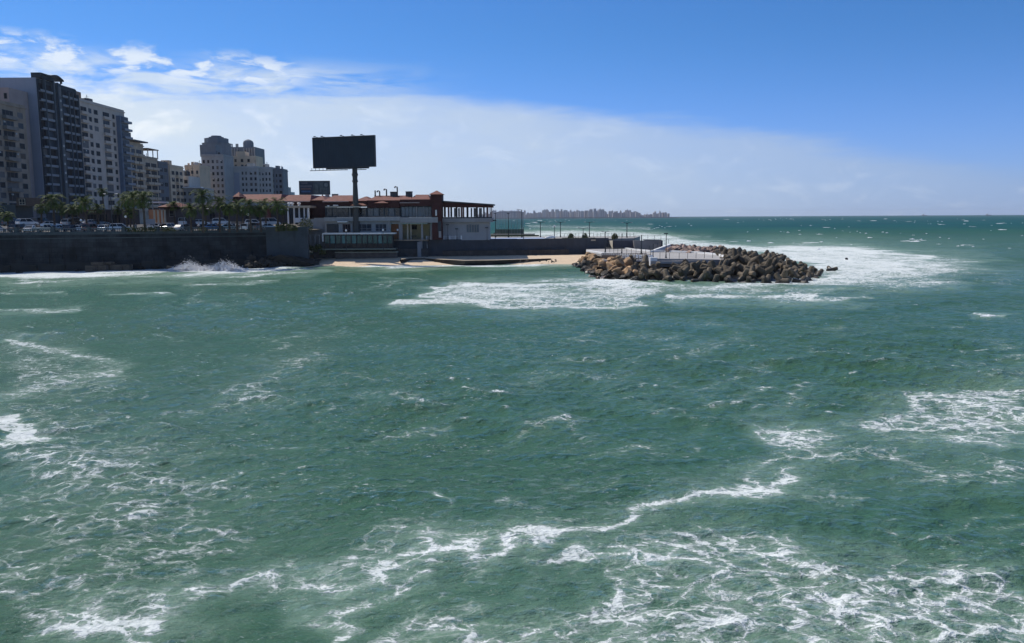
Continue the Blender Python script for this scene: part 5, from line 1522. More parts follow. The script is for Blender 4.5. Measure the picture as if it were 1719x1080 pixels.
PALMS = [
    (14, 363, 184, 1, 'small bushy palm at the far left end of the parked cars', .8),
    (-8, 352, 196, 0, 'palm half outside the photo at the far left edge', .9),
    (70, 350, 192, 1, 'dark low palm left of the tall round crowned palm', .85),
    (92, 337, 184, 2, 'tall round crowned palm left of the lit palm cluster by the dark tower', 1.0),
    (104, 350, 198, 0, 'low dark palm tucked right behind the tall round crowned palm', .8),
    (122, 352, 190, 1, 'palm with pale glinting fronds below the dark tower', .85),
    (146, 341, 186, 0, 'mid height palm in front of the low shop awning', 1.0),
    (134, 350, 202, 1, 'low rear palm left of the low shop awning', .8),
    (166, 350, 196, 1, 'bushy low palm just left of the tall grey lamp post', .85),
    (177, 322, 205, 1, 'lone tall dark palm rising above the lamp post beside the pinkish tower', .75),
    (198, 352, 206, 1, 'low dim palm between the lamp post and the tall palm pair', .75),
    (214, 338, 190, 0, 'left palm of the tall group around the shelter with the white roof line', 1.0),
    (225, 333, 186, 2, 'tallest palm of the group around the shelter, beside the double trunk', 1.0),
    (219, 358, 188, 1, 'short yellow green palm at the foot of the tall group', .8),
    (243, 332, 184, 2, 'right palm of the tall group, standing in front of the blank panel', 1.0),
    (294, 345, 200, 1, 'palm behind the red hipped kiosk roof', .8),
    (304, 350, 208, 0, 'small rear palm right of the red hipped kiosk roof', .8),
    (321, 352, 186, 0, 'wide low palm left of the tall dark palm in the middle', .9),
    (341, 329, 184, 2, 'tall dark palm in the middle of the row, crown against the grey tower', .95),
    (346, 351, 190, 1, 'short palm directly below the tall dark middle palm', .9),
    (369, 342, 188, 0, 'palm left of the dense palm clump, in front of the rose parapet', 1.0),
    (385, 351, 186, 1, 'leftmost palm of the dense clump before the club roof', .95),
    (398, 346, 190, 0, 'second palm of the dense clump, just left of the globe lamp', .95),
    (421, 345, 186, 2, 'largest dark palm of the dense clump before the club roof', .95),
    (408, 354, 193, 1, 'short palm inside the dense clump behind the globe lamp', .8),
    (438, 354, 188, 1, 'low palm of the clump left of the red column', .9),
    (447, 343, 200, 0, 'rear palm whose crown touches the club eave above the red column', .8),
    (467, 344, 190, 0, 'palm right of the red column with a drooping crown', .95),
    (476, 352, 196, 1, 'rightmost palm of the row, next to the white portico', .8),
]
for px, pyc, Y, k, lab, sc in PALMS:
    palm(px, pyc, 382, Y, k, lab, sc * 1.15)

# ---------------------------------------------------------------- shrubs and hedges
M_HEDGE = leaf_mat('hedge_leaf', (.030, .045, .016), (.085, .095, .030))
def shrub(name, x, y, z, wx, wy, h, label, n=260, seed=0, group=None):
    rnd = random.Random(seed)
    r = thing(name, (x, y, z), label, 'shrub' if name == 'shrub' else 'hedge', group)
    b = MB()
    for _ in range(n):
        a = rnd.uniform(0, 6.28); q = math.sqrt(rnd.random())
        u, v = q * math.cos(a), q * math.sin(a)
        if name == 'hedge': u, v = rnd.uniform(-1, 1), rnd.uniform(-1, 1)
        zz = rnd.random() * (h * (1 - .5 * (u * u + v * v)) if name == 'shrub' else h * rnd.uniform(.8, 1.1))
        c = Vector((x + u * wx / 2, y + v * wy / 2, z + zz))
        s = rnd.uniform(.10, .24)
        d = Vector((rnd.gauss(0, 1), rnd.gauss(0, 1), rnd.gauss(0, 1))).normalized(); e = d.orthogonal().normalized()
        b.add([c - d * s, c - e * s * .6, c + d * s, c + e * s * .6], [(0, 1, 2, 3)])
    b.build('foliage', M_HEDGE, r)
    b = MB(); b.tube([(x, y, z - .1), (x + .05, y, z + h * .6)], [.06, .03], 5); b.build('stem', M_TRUNK, r)
def hedge_px(p0, p1, Y, h, label, seed):
    a, c = W(p0, 380, Y), W(p1, 380, Y)
    shrub('hedge', (a.x + c.x) / 2, Y, ground_z(a.x, Y), c.x - a.x, 1.4, h, label, int(60 * (c.x - a.x)), seed)
hedge_px(212, 262, 182.5, 1.05, 'trimmed yellow green hedge in front of the tall palm group', 1)
hedge_px(272, 293, 184.5, .9, 'short green hedge strip below the silver cars', 2)
hedge_px(334, 346, 187, .9, 'tiny hedge strip left of the blue car', 3)
for i, (px, Y, w_, h, lab) in enumerate(((276, 192, 3.0, 2.0, 'dry brown shrub below the orange kiosk columns'), (470, 188, 2.4, 1.7, 'round shrub at the foot of the rightmost palms'), (481, 190, 2.6, 1.9, 'leafy shrub left of the white portico counter'), (491, 192, 2.2, 1.5, 'low shrub below the white portico counter'), (514, 198, 3.2, 3.4, 'tall shrub at the corner of the grey restaurant wall'))):
    g = W(px, 380, Y); shrub('shrub', g.x, Y, ground_z(g.x, Y) - .1, w_, w_, h, lab, 420, 20 + i)
for i, (px, py) in enumerate(((527, 417), (534, 412), (521, 414), (541, 421))):
    Y = 200.5; g = W(px, py, Y); shrub('shrub', g.x, Y, g.z - .9, 1.8, 1.2, 1.3, ('dark shrub lowest on the planted bank by the pavilion', 'dark shrub right under the metal gate frame', 'leftmost dark shrub on the planted bank', 'dark shrub at the left foot of the glass pavilion')[i], 200, 50 + i)

# ---------------------------------------------------------------- cars
M_TYRE = mat('tyre', (.02, .02, .02), .9, .1, 2)
M_LAMP = mat('headlamp', (.6, .6, .58), .15, .05, 1, spec=.6)
PAINT = {}
def paint(nm, c):
    m = mat('paint_' + nm, c, .22, .04, 1, spec=.6); PAINT[nm] = m
    p = m.node_tree.nodes['Principled BSDF']; p.inputs['Coat Weight'].default_value = .6; p.inputs['Coat Roughness'].default_value = .05
paint('white', (.75, .75, .74)); paint('silver', (.42, .43, .44)); paint('black', (.02, .02, .022)); paint('navy', (.03, .045, .08)); paint('pale_blue', (.35, .45, .50)); paint('maroon', (.14, .045, .05)); paint('grey', (.16, .165, .175)); paint('blue', (.08, .19, .42)); paint('beige', (.45, .41, .33))
CARP = {
    'sedan': dict(L=4.4, W=1.74, body=[(-2.2, .35), (-2.2, .80), (-2.05, .93), (-1.35, .98), (1.0, .95), (1.95, .78), (2.18, .62), (2.2, .35)], cab=[(-1.65, .97), (-1.0, 1.42), (.25, 1.44), (1.0, .95)]),
    'hatchback': dict(L=3.9, W=1.70, body=[(-1.95, .35), (-1.95, .9), (-1.8, 1.0), (.85, .98), (1.7, .8), (1.95, .6), (1.95, .35)], cab=[(-1.85, .99), (-1.5, 1.45), (.1, 1.50), (.9, .98)]),
    'suv': dict(L=4.5, W=1.86, body=[(-2.25, .42), (-2.25, 1.0), (-2.1, 1.1), (1.0, 1.08), (2.0, .98), (2.25, .75), (2.25, .42)], cab=[(-2.15, 1.1), (-1.85, 1.68), (.4, 1.74), (1.15, 1.09)]),
    'pickup': dict(L=5.0, W=1.80, body=[(-2.5, .45), (-2.5, 1.05), (-.45, 1.05), (1.3, 1.02), (2.3, .92), (2.5, .7), (2.5, .45)], cab=[(-.5, 1.05), (-.35, 1.62), (.7, 1.66), (1.4, 1.03)]),
    'van': dict(L=4.7, W=1.85, body=[(-2.35, .40), (-2.35, 1.1), (-2.3, 1.2), (1.6, 1.15), (2.2, .95), (2.35, .7), (2.35, .4)], cab=[(-2.3, 1.19), (-2.2, 1.95), (.9, 1.98), (1.75, 1.14)]),
}
CAR0 = {}
def car_proto(kind, loc, label, group):
    P = CARP[kind]; w = P['W'] / 2
    r = thing('parked_car', loc, label, 'car' if kind not in ('pickup', 'van') else kind, group)
    o = Vector(loc)
    def prof(b, pts, wb, wt):
        zs = [p[1] for p in pts]; lo, hi = min(zs), max(zs)
        n = len(pts); vs = []
        for sg in (-1, 1):
            for x, z in pts:
                k = (z - lo) / max(.01, hi - lo); vs.append((o.x + x, o.y + sg * (wb + (wt - wb) * k), o.z + z))
        fs = [tuple(range(n)), tuple(range(2 * n - 1, n - 1, -1))] + [(i, n + i, n + (i + 1) % n, (i + 1) % n) for i in range(n)]
        b.add(vs, fs)
    b = MB(); prof(b, P['body'], w, w * .95)
    c = P['cab']
    # roof panel
    rz = (c[1], c[2]); vs = []
    b.add([(o.x + c[1][0] - .04, o.y - w * .76, o.z + c[1][1] + .005), (o.x + c[2][0] + .06, o.y - w * .76, o.z + c[2][1] + .005), (o.x + c[2][0] + .06, o.y + w * .76, o.z + c[2][1] + .005), (o.x + c[1][0] - .04, o.y + w * .76, o.z + c[1][1] + .005),
           (o.x + c[1][0], o.y - w * .70, o.z + c[1][1] + .06), (o.x + c[2][0], o.y - w * .70, o.z + c[2][1] + .06), (o.x + c[2][0], o.y + w * .70, o.z + c[2][1] + .06), (o.x + c[1][0], o.y + w * .70, o.z + c[1][1] + .06)],
          [(0, 3, 2, 1), (4, 5, 6, 7), (0, 1, 5, 4), (1, 2, 6, 5), (2, 3, 7, 6), (3, 0, 4, 7)])
    # pillars
    for sg in (-1, 1):
        for (xa, za), (xb, zb) in ((c[0], c[1]), (c[3], c[2]), (((c[0][0] + c[3][0]) / 2, c[0][1]), ((c[1][0] + c[2][0]) / 2, c[1][1]))):
            b.tube([(o.x + xa, o.y + sg * w * .93, o.z + za), (o.x + xb, o.y + sg * w * .77, o.z + zb + .02)], .045, 4)
    bo = b.build('body', PAINT['white'], r)
    b = MB(); prof(b, c, w * .90, w * .74); b.build('windows', M_GLASSD, r)
    for x in (-P['L'] * .30, P['L'] * .31):
        for sg in (-1, 1):
            b = MB(); b.tube([(o.x + x, o.y + sg * (w - .2), o.z + .33), (o.x + x, o.y + sg * (w + .02), o.z + .33)], .33, 12); wh = b.build('wheel', M_TYRE, r)
            b = MB(); b.tube([(o.x + x, o.y + sg * (w + .0), o.z + .33), (o.x + x, o.y + sg * (w + .035), o.z + .33)], .19, 8)
            rm = b.build('rim', M_METALG, r); rm.parent = wh
    for sg in (-1, 1):
        b = MB(); b.box(o.x + P['L'] / 2 - .12, o.x + P['L'] / 2 + .02, o.y + sg * w * .62 - .18, o.y + sg * w * .62 + .18, o.z + .62, o.z + .76); b.build('headlight', M_LAMP, r)
        b = MB(); b.box(o.x - P['L'] / 2 - .02, o.x - P['L'] / 2 + .1, o.y + sg * w * .7 - .14, o.y + sg * w * .7 + .14, o.z + .70, o.z + .86); b.build('tail_light', mat('tail_red', (.35, .02, .02), .3, .1, 1), r)
    return r
def car(px, Y, kind, col, rot, label):
    Y += 6.5
    g = W(px, 380, Y); loc = (g.x, Y, ground_z(g.x, Y) + .04)
    grp = 'cars parked along the shore road'
    if kind not in CAR0:
        r = car_proto(kind, (0, 0, 0), label, grp); CAR0[kind] = r
        r.location = loc; kids(r)
        for k in kids(r): kids(k)
    else:
        r = copy_tree(CAR0[kind], None, loc, None, label, grp)
        r['category'] = 'car' if kind not in ('pickup', 'van') else kind
    r.rotation_euler = (0, 0, R(rot))
    for ch in COL.objects:
        if ch.parent == r and ch.name.startswith('body'):
            s = ch.material_slots[0]; s.link = 'OBJECT'; s.material = PAINT[col]
# front row near the balustrade, then the row behind
CARS = [
    (-6, 172, 'sedan', 'white', 95, 'white saloon cut by the left edge of the photo'),
    (31, 174, 'suv', 'black', 80, 'black four wheel drive near the left edge, nose to the sea'),
    (52, 173, 'sedan', 'white', 100, 'white saloon right of the black four wheel drive'),
    (79, 173, 'pickup', 'beige', 10, 'beige pickup side on, below the white saloon of the rear row'),
    (97, 175, 'hatchback', 'pale_blue', 85, 'pale blue hatchback right of the beige pickup'),
    (121, 176, 'hatchback', 'navy', 82, 'navy hatchback below the palm with glinting fronds'),
    (137, 177, 'sedan', 'white', 15, 'white saloon half hidden by the maroon car'),
    (152, 176, 'suv', 'maroon', 88, 'maroon tall car left of the white car by the lamp post'),
    (166, 179, 'sedan', 'white', 100, 'white saloon squeezed between the maroon car and the white hatchback'),
    (177, 177, 'hatchback', 'white', 88, 'white hatchback just left of the tall grey lamp post'),
    (202, 178, 'suv', 'white', 20, 'white four wheel drive left of the yellow green hedge'),
    (285, 184, 'suv', 'silver', 75, 'silver four wheel drive above the short hedge strip'),
    (312, 182, 'hatchback', 'grey', 60, 'grey hatchback below the wide low palm'),
    (304, 181, 'sedan', 'silver', 80, 'silver saloon partly behind the grey hatchback'),
    (357, 184, 'sedan', 'blue', 25, 'bright blue car with a pale roof right of the tall middle palm'),
    (384, 186, 'sedan', 'pale_blue', 30, 'pale blue grey saloon right of the bright blue car'),
    (394, 190, 'sedan', 'navy', 60, 'navy saloon behind the pale blue grey one'),
    (411, 187, 'hatchback', 'white', 100, 'white hatchback under the globe lamp'),
    (430, 188, 'suv', 'grey', 85, 'dark grey four wheel drive left of the red column'),
    (452, 190, 'sedan', 'pale_blue', 15, 'pale saloon at the right end of the car row below the red column'),
    (46, 186, 'suv', 'white', 60, 'white four wheel drive in the rear row near the left'),
    (86, 186, 'sedan', 'white', 30, 'white saloon in the rear row left of the round crowned palm'),
    (69, 190, 'van', 'navy', 85, 'dark van in the rear row behind the white saloon'),
    (20, 188, 'suv', 'navy', 85, 'dark four wheel drive in the rear row near the left edge'),
    (118, 189, 'suv', 'silver', 85, 'silver four wheel drive in the rear row below the glinting palm'),
    (131, 190, 'van', 'black', 80, 'black van in the rear row left of the shop awning'),
    (152, 191, 'sedan', 'silver', 70, 'silver saloon in the rear row below the shop awning'),
    (166, 192, 'sedan', 'black', 30, 'black saloon in the rear row just left of the lamp post'),
    (313, 196, 'van', 'white', 85, 'white roofed van in the rear row above the grey hatchback'),
    (297, 196, 'sedan', 'white', 20, 'white saloon in the rear row behind the silver four wheel drive'),
    (336, 198, 'sedan', 'white', 30, 'white saloon in the rear row behind the tall middle palm'),
    (372, 200, 'suv', 'white', 20, 'white four wheel drive in the rear row behind the bright blue car'),
    (427, 200, 'suv', 'white', 20, 'white four wheel drive in the rear row left of the red column'),
    (455, 202, 'van', 'silver', 15, 'silver van in the rear row behind the red column'),
    (264, 188, 'sedan', 'white', 10, 'white saloon below the orange kiosk columns'),
]
for c in CARS: car(*c)

# ---------------------------------------------------------------- people on the shore road
M_SKIN = mat('skin', (.40, .24, .17), .6, .06, 4)
M_HAIR = mat('hair', (.02, .015, .012), .7, .1, 4)
def skin_obj(name, pts, edges, radii, m, parent, root=0, sub=1):
    me = bpy.data.meshes.new(name); me.from_pydata(pts, edges, [])
    me.materials.append(m)
    ob = bpy.data.objects.new(name, me); COL.objects.link(ob)
    if parent is not None: ob.parent = parent
    md = ob.modifiers.new('skin', 'SKIN'); md.use_smooth_shade = True
    for i, v in enumerate(me.skin_vertices[0].data):
        v.radius = (radii[i], radii[i]); v.use_root = (i == root)
    s = ob.modifiers.new('sub', 'SUBSURF'); s.levels = s.render_levels = sub
    return ob
def person(x, y, z, rot, top, legs, label, arm=0.15, stride=.12, seated=False):
    r = thing('person', (x, y, z), label, 'person'); r.rotation_euler = (0, 0, rot)
    J = dict(pel=(0, 0, .93), che=(0, 0, 1.28), nec=(0, .0, 1.46), hed=(0, .02, 1.62), crn=(0, .01, 1.72))
    pts = [J['pel'], (0, 0, 1.10), J['che'], (0, 0, 1.42), J['nec'], (0, .015, 1.56), (0, .02, 1.66), (0, .01, 1.74)]
    rad = [.13, .115, .14, .10, .055, .085, .095, .055]
    ed = [(0, 1), (1, 2), (2, 3), (3, 4), (4, 5), (5, 6), (6, 7)]
    body_extra = len(pts)
    for sg in (-1, 1):
        b0 = len(pts)
        pts += [(sg * .19, 0, 1.38), (sg * (.24 + arm * .3), .02, 1.12), (sg * (.23 + arm * .2), .12 + arm, .93), (sg * .22, .16 + arm, .84)]
        rad += [.062, .045, .034, .032]
        ed += [(3, b0), (b0, b0 + 1), (b0 + 1, b0 + 2), (b0 + 2, b0 + 3)]
        for f_ in range(5):       # fingers and thumb
            c0 = len(pts); ox = sg * (-.03 + .015 * f_) if f_ < 4 else -sg * .045
            ln = (.06, .075, .07, .055, .04)[f_]
            pts += [(sg * .22 + ox, .175 + arm, .80), (sg * .22 + ox, .18 + arm + (.02 if f_ == 4 else 0), .80 - ln)]
            rad += [.010, .008]
            ed += [(b0 + 3, c0), (c0, c0 + 1)]
    leg_i = []
    for sg in (-1, 1):
        b0 = len(pts)
        pts += [(sg * .09, 0, .86), (sg * .10, sg * stride * .5 + .03, .48), (sg * .10, sg * stride, .09), (sg * .11, sg * stride + .16, .04)]
        rad += [.088, .058, .042, .036]
        ed += [(0, b0), (b0, b0 + 1), (b0 + 1, b0 + 2), (b0 + 2, b0 + 3)]; leg_i.append(b0)
    skin_obj('body', pts, ed, rad, M_SKIN, r)
    # shirt
    sp = [(0, 0, .92), (0, 0, 1.10), (0, 0, 1.28), (0, 0, 1.41)]; sr = [.15, .135, .158, .115]; se = [(0, 1), (1, 2), (2, 3)]
    for sg in (-1, 1):
        b0 = len(sp); sp += [(sg * .19, 0, 1.38), (sg * (.24 + arm * .3), .02, 1.12), (sg * (.235 + arm * .2), .10 + arm, .96)]; sr += [.078, .062, .048]; se += [(3, b0), (b0, b0 + 1), (b0 + 1, b0 + 2)]
    skin_obj('shirt', sp, se, sr, mat('cloth_' + top[0], top[1], .9, .1, 3), r)
    tp = [(0, 0, .90)]; tr = [.145]; te = []
    for sg in (-1, 1):
        b0 = len(tp); tp += [(sg * .09, 0, .84), (sg * .10, sg * stride * .5 + .03, .48), (sg * .10, sg * stride, .12)]; tr += [.105, .076, .062]; te += [(0, b0), (b0, b0 + 1), (b0 + 1, b0 + 2)]
    skin_obj('trousers', tp, te, tr, mat('cloth_' + legs[0], legs[1], .9, .1, 3), r)
    skin_obj('hair', [(0, -.02, 1.66), (0, -.01, 1.73), (0, .01, 1.765)], [(0, 1), (1, 2)], [.10, .095, .06], M_HAIR, r)
    b = MB()
    for sg in (-1, 1): b.box(sg * .11 - .05, sg * .11 + .05, sg * stride - .06, sg * stride + .22, .0, .09)
    for i in range(len(b.v)): b.v[i] = (b.v[i][0] + x, b.v[i][1] + y, b.v[i][2] + z)
    b.build('shoes', M_METALD, r)
    b = MB(); b.add([(x - .015, y + .10, z + 1.63), (x + .015, y + .10, z + 1.63), (x, y + .135, z + 1.60), (x, y + .09, z + 1.67)], [(0, 1, 2), (0, 2, 3), (1, 3, 2)]); b.build('nose', M_SKIN, r)
    return r
BLK, WHT, GRY, NAV, RED = ('black', (.02, .02, .022)), ('white', (.7, .7, .68)), ('grey', (.2, .2, .2)), ('navy', (.03, .04, .07)), ('rose', (.35, .12, .12))
for px, dy, rot, tp, lg, lab, st in (
        (367.0, 2.0, 3.0, BLK, BLK, 'person all in black standing at the balustrade right of the bright blue car', .04),
        (271.5, 2.4, .4, BLK, NAV, 'person in a black top and navy trousers standing left of the short hedge strip', .1),
        (266.5, 2.8, 1.7, WHT, GRY, 'person in a white top and grey trousers near the orange kiosk columns', .14),
        (334.0, 2.0, 2.6, WHT, NAV, 'person in a white top by the tiny hedge strip left of the bright blue car', .12),
        (397.5, 2.2, -2.8, WHT, BLK, 'person in a white top and black trousers left of the globe lamp', .06),
        (403.5, 2.6, 2.0, BLK, GRY, 'person in a black top and grey trousers beside the globe lamp', .12),
        (418.0, 2.2, 3.3, WHT, GRY, 'person in a white top and grey trousers right of the globe lamp', .05),
        (436.0, 2.3, 3.0, RED, NAV, 'person in a dull rose top near the red column', .05),
        (228.0, 2.0, 3.1, GRY, WHT, 'person in a grey top and white trousers before the yellow green hedge', .05),
        (190.5, 2.2, 1.5, WHT, WHT, 'person dressed in white beside the tall grey lamp post', .15)):
    g = W(px, 382, 180); yy = wall_y(g.x) + dy; g = W(px, 382, yy)
    person(g.x, yy, ground_z(g.x, yy) + .13, rot, tp, lg, lab, stride=st)

# ---------------------------------------------------------------- lamp posts
M_GLOBE = mat('lamp_globe', (.80, .80, .78), .3, .04, 1)
def lamp(px, pyt, Y, z0, label, style='arm', rad=.07, arm=1.2, cat='lamp post', group=None, side=-1):
    x = XX(px, Y, pyt); z1 = ZZ(px, pyt, Y)
    r = thing('lamp_post', (x, Y, z0), label, cat, group)
    b = MB(); b.lathe((x, Y, z0), [(rad * 2.2, 0), (rad * 2.2, .15), (rad * 1.4, .3), (rad, .9), (rad * .7, z1 - z0)], 8); b.build('pole', M_METALD, r)
    if style == 'globe':
        b = MB(); b.lathe((x, Y, z1), [(.05, 0), (.2, .08), (.26, .24), (.2, .42), (.05, .5)], 10); b.build('globe', M_GLOBE, r)
    elif style in ('arm', 'double'):
        for sg in ((side,) if style == 'arm' else (-1, 1)):
            b = MB(); b.tube([(x, Y, z1 - .25), (x + sg * arm * .5, Y, z1 - .02), (x + sg * arm, Y, z1)], [rad * .6, rad * .5, rad * .4], 6); ar = b.build('arm', M_METALD, r)
            b = MB(); b.add([(x + sg * arm * .75, Y - .1, z1 + .03), (x + sg * (arm + .35), Y - .07, z1 + .05), (x + sg * (arm + .35), Y + .07, z1 + .05), (x + sg * arm * .75, Y + .1, z1 + .03), (x + sg * arm * .8, Y, z1 + .12), (x + sg * (arm + .25), Y, z1 + .11), (x + sg * arm, Y, z1 - .05)],
                             [(0, 1, 5, 4), (3, 4, 5, 2), (0, 4, 3), (1, 2, 5), (0, 6, 1), (1, 6, 2), (2, 6, 3), (3, 6, 0)]); b.build('lamp_head', M_METALG, r)
    elif style == 'box':
        b = MB(); b.box(x - .45, x + .3, Y - .2, Y + .2, z1 - .02, z1 + .18); b.build('floodlight', M_METALD, r)
    elif style == 'plain':
        b = MB(); b.lathe((x, Y, z1), [(rad * .8, 0), (rad * 1.5, .06), (rad * .4, .2)], 8); b.build('cap', M_METALD, r)
    return r
def gz(px, Y): return ground_z(W(px, 380, Y).x, Y)
lamp(185.5, 326, 182, gz(185, 182) + .1, 'tall pale grey lamp post standing at the balustrade among the cars', 'double', .10, 1.3)
lamp(416.5, 362.5, 186.5, gz(416, 186.5), 'short lamp post with a glowing white globe among the palms', 'globe')
lamp(404.5, 355, 189.5, gz(404, 189.5), 'slim lamp post with a dull globe left of the glowing one', 'globe')
lamp(355, 351, 186, gz(355, 186), 'thin lamp post left of the dense palm clump', 'arm', .05, .8)
lamp(479.5, 352, 189, gz(479, 189), 'thin lamp post at the right end of the palm row', 'arm', .05, .8)
lamp(306, 340, 190, gz(306, 190), 'thin lamp post right of the red hipped kiosk roof', 'arm', .06, .9)
lamp(136, 372, 183, gz(136, 183), 'low globe light between navy hatchback and white saloon', 'globe', .05)
lamp(211, 366, 186, gz(211, 186), 'low double globe light left of the tall palm pair', 'globe', .05)
lamp(581, 389, 198.5, TER - .2, 'black globe lamp in front of the left half of the glass pavilion', 'globe', .06)
lamp(643, 388, 198.5, TER - .2, 'black globe lamp in front of the right half of the glass pavilion', 'globe', .06)
for px, pyt, Y, z0, st, lab, rd in (
        (667.5, 388, 205.8, TER, 'globe', 'globe lamp at the left corner of the restaurant porch', .06),
        (720.5, 376, 207.0, PZ, 'box', 'dark lamp post by the stair turret', .06),
        (751.5, 378, 209.0, PZ, 'box', 'dark post with a bracket on the left part of the blank wing wall', .05),
        (767, 385, 209.2, PZ, 'box', 'short dark post in the middle of the blank wing wall', .05),
        (817.5, 383, 209.4, PZ, 'box', 'short dark post right of the wing window', .05),
        (831.5, 359, 238, PZ, 'box', 'tall court floodlight pole nearest to the restaurant wing', .12),
        (853.5, 359, 236, PZ, 'box', 'tall court floodlight pole in the middle of the netting', .12),
        (876, 352, 232, PZ, 'arm', 'tallest lamp mast at the right end of the netting', .14),
        (879, 383, 212.5, PZ, 'plain', 'short post right of the tallest mast', .07),
        (831.5, 392.5, 211.5, PZ, 'box', 'very short lamp post beside the court at the wing corner', .06),
        (907.2, 373, 238, PZ, 'double', 'first tall double armed lamp right of the netting', .12),
        (931, 381.5, 216, PZ, 'globe', 'short lamp between the first and second double armed lamps', .10),
        (941, 373, 236, PZ, 'double', 'second tall double armed lamp on the promenade', .12),
        (979, 383, 217, PZ, 'double', 'short T shaped lamp left of the third double armed lamp', .08),
        (989.5, 373, 233, PZ, 'double', 'third tall double armed lamp on the promenade', .11),
        (1052.6, 374, 228, PZ, 'double', 'fourth tall double armed lamp, thicker, above the plum wall', .13)):
    lamp(px, pyt, Y, z0, lab, st, rd, 1.2, group='lamps on the promenade')

# ---------------------------------------------------------------- court netting
nt = thing('court_netting', W(855, 398, 238), 'tall see-through court netting with a green lower screen beside the restaurant wing', 'netting')
for k in range(10):
    p = 834 + k * 4.9; b = MB(); pbx(b, p, p + .45, 356 if k else 358, 398, 240, 240.1); b.build('post', M_METALG, nt)
b = MB()
x0, x1, z0, z1 = XX(833, 240), XX(879, 240), PZ, ZZ(855, 357, 240)
for k in range(34):
    x = x0 + (x1 - x0) * k / 33; b.box(x - .012, x + .012, 240.2, 240.22, z0, z1)
for k in range(26):
    z = z0 + (z1 - z0) * k / 25; b.box(x0, x1, 240.23, 240.25, z - .012, z + .012)
b.build('net', M_METALG, nt)
part(nt, 'green_screen', mat('screen_green', (.10, .17, .10), .85, .2, .8), (832, 879.5, 385, 393.5, 240.3, 240.4))
part(nt, 'top_rail', M_METALG, (833, 879, 356.5, 357.2, 240.0, 240.1))
ct = thing('sports_court', W(870, 400, 225), 'pale blue court surface with a low cream border behind the promenade wall', 'court')
b = MB(); b.prism([(XX(823, 213), 213), (XX(918, 214), 214.8), (XX(910, 228), 228), (XX(823, 228), 228)], PZ + .01, PZ + .13); b.build('court_surface', mat('court_blue', (.34, .42, .58), .7, .08, .4), ct)
part(ct, 'border_hedge', M_HEDGE, (824, 905, 395, 397.2, 231, 233)); part(ct, 'cream_border', M_CREAM, (824, 898, 392.6, 394.8, 236, 236.5))
pg = thing('planter', W(960, 402, 214), 'long low planter of mixed green plants on the promenade edge', 'planter')
part(pg, 'trough', M_T6, (944, 1000, 402.6, 404.8, 214.8, 216.5))
rnd = random.Random(31); b = MB()
for _ in range(900):
    c = W(rnd.uniform(944, 1000), rnd.uniform(399.5, 402.8), rnd.uniform(214.9, 216.4)); s = rnd.uniform(.08, .2)
    d = Vector((rnd.gauss(0, 1), rnd.gauss(0, 1), rnd.gauss(0, 1))).normalized(); e = d.orthogonal().normalized()
    b.add([c - d * s, c - e * s * .6, c + d * s, c + e * s * .6], [(0, 1, 2, 3)])
b.build('foliage', M_HEDGE, pg)
for i, (px, Y, lab) in enumerate(((959, 218, 'dark round shrub on the promenade left of the T shaped lamp'), (1032, 217, 'dark round shrub above the pale buttress'), (982, 217.5, 'dark round shrub at the T shaped lamp'))):
    g = W(px, 402, Y); shrub('shrub', g.x, Y, PZ, 1.6, 1.4, 1.5, lab, 320, 70 + i)
wb = thing('white_boat_hull', W(924, 402, 214), 'small upturned white boat hull on the promenade edge', 'boat')
b = MB(); c = W(924, 401.5, 213.8)
n = 10; vs = []
for i in range(n + 1):
    t = i / n; hw = .55 * math.sin(math.pi * min(1, .12 + .88 * t)) ** .6
    x = c.x - 1.4 + 2.8 * t
    for a in range(7):
        th = math.pi * a / 6; vs.append((x, 214.2 + hw * math.cos(th), PZ + .15 + .65 * hw * math.sin(th) / .55 + .35 * t))
fs = [(i * 7 + a, i * 7 + a + 1, (i + 1) * 7 + a + 1, (i + 1) * 7 + a) for i in range(n) for a in range(6)]
b.add(vs, fs); b.build('hull', M_WHITE, wb, smooth=True); b = MB(); b.tube([(c.x - 1.3, 214.2, PZ + .85), (c.x + 1.3, 214.2, PZ + 1.15)], .035, 5); b.build('keel', M_GREYR, wb)

# promenade railings
def railing(name, pts, z, h, n, label, m=M_METALD, rails=2):
    r = thing(name, (pts[0][0], pts[0][1], z if not isinstance(z, (list, tuple)) else z[0]), label, 'railing')
    zs = z if isinstance(z, (list, tuple)) else [z] * len(pts)
    ln = [0.0]
    for (xa, ya), (xb, yb) in zip(pts[:-1], pts[1:]): ln.append(ln[-1] + math.hypot(xb - xa, yb - ya))
    def at(s):
        for i in range(len(pts) - 1):
            if s <= ln[i + 1] + 1e-6:
                t = (s - ln[i]) / (ln[i + 1] - ln[i]); return (pts[i][0] + (pts[i + 1][0] - pts[i][0]) * t, pts[i][1] + (pts[i + 1][1] - pts[i][1]) * t, zs[i] + (zs[i + 1] - zs[i]) * t)
        return (pts[-1][0], pts[-1][1], zs[-1])
    pr = None; P = [at(ln[-1] * k / (n - 1)) for k in range(n)]
    for p in P:
        if pr is None:
            b = MB(); b.tube([(0, 0, 0), (0, 0, h)], .045, 6); pr = b.build('post', m, None); pr.parent = r; pr.location = Vector(p) - Vector(r.location)
        else: dup(pr, r, Vector(p) - Vector(r.location))
    for k in range(rails):
        b = MB(); zz = h * (1 - .42 * k) - .02
        b.tube([(p[0], p[1], p[2] + zz) for p in P], .022, 4); b.build('rail', m, r)
    return r
railing('promenade_railing', [(XX(935, 232), 232), (XX(1064, 232), 232)], PZ, 1.15, 22, 'thin dark railing posts along the sea side of the promenade', rails=1)
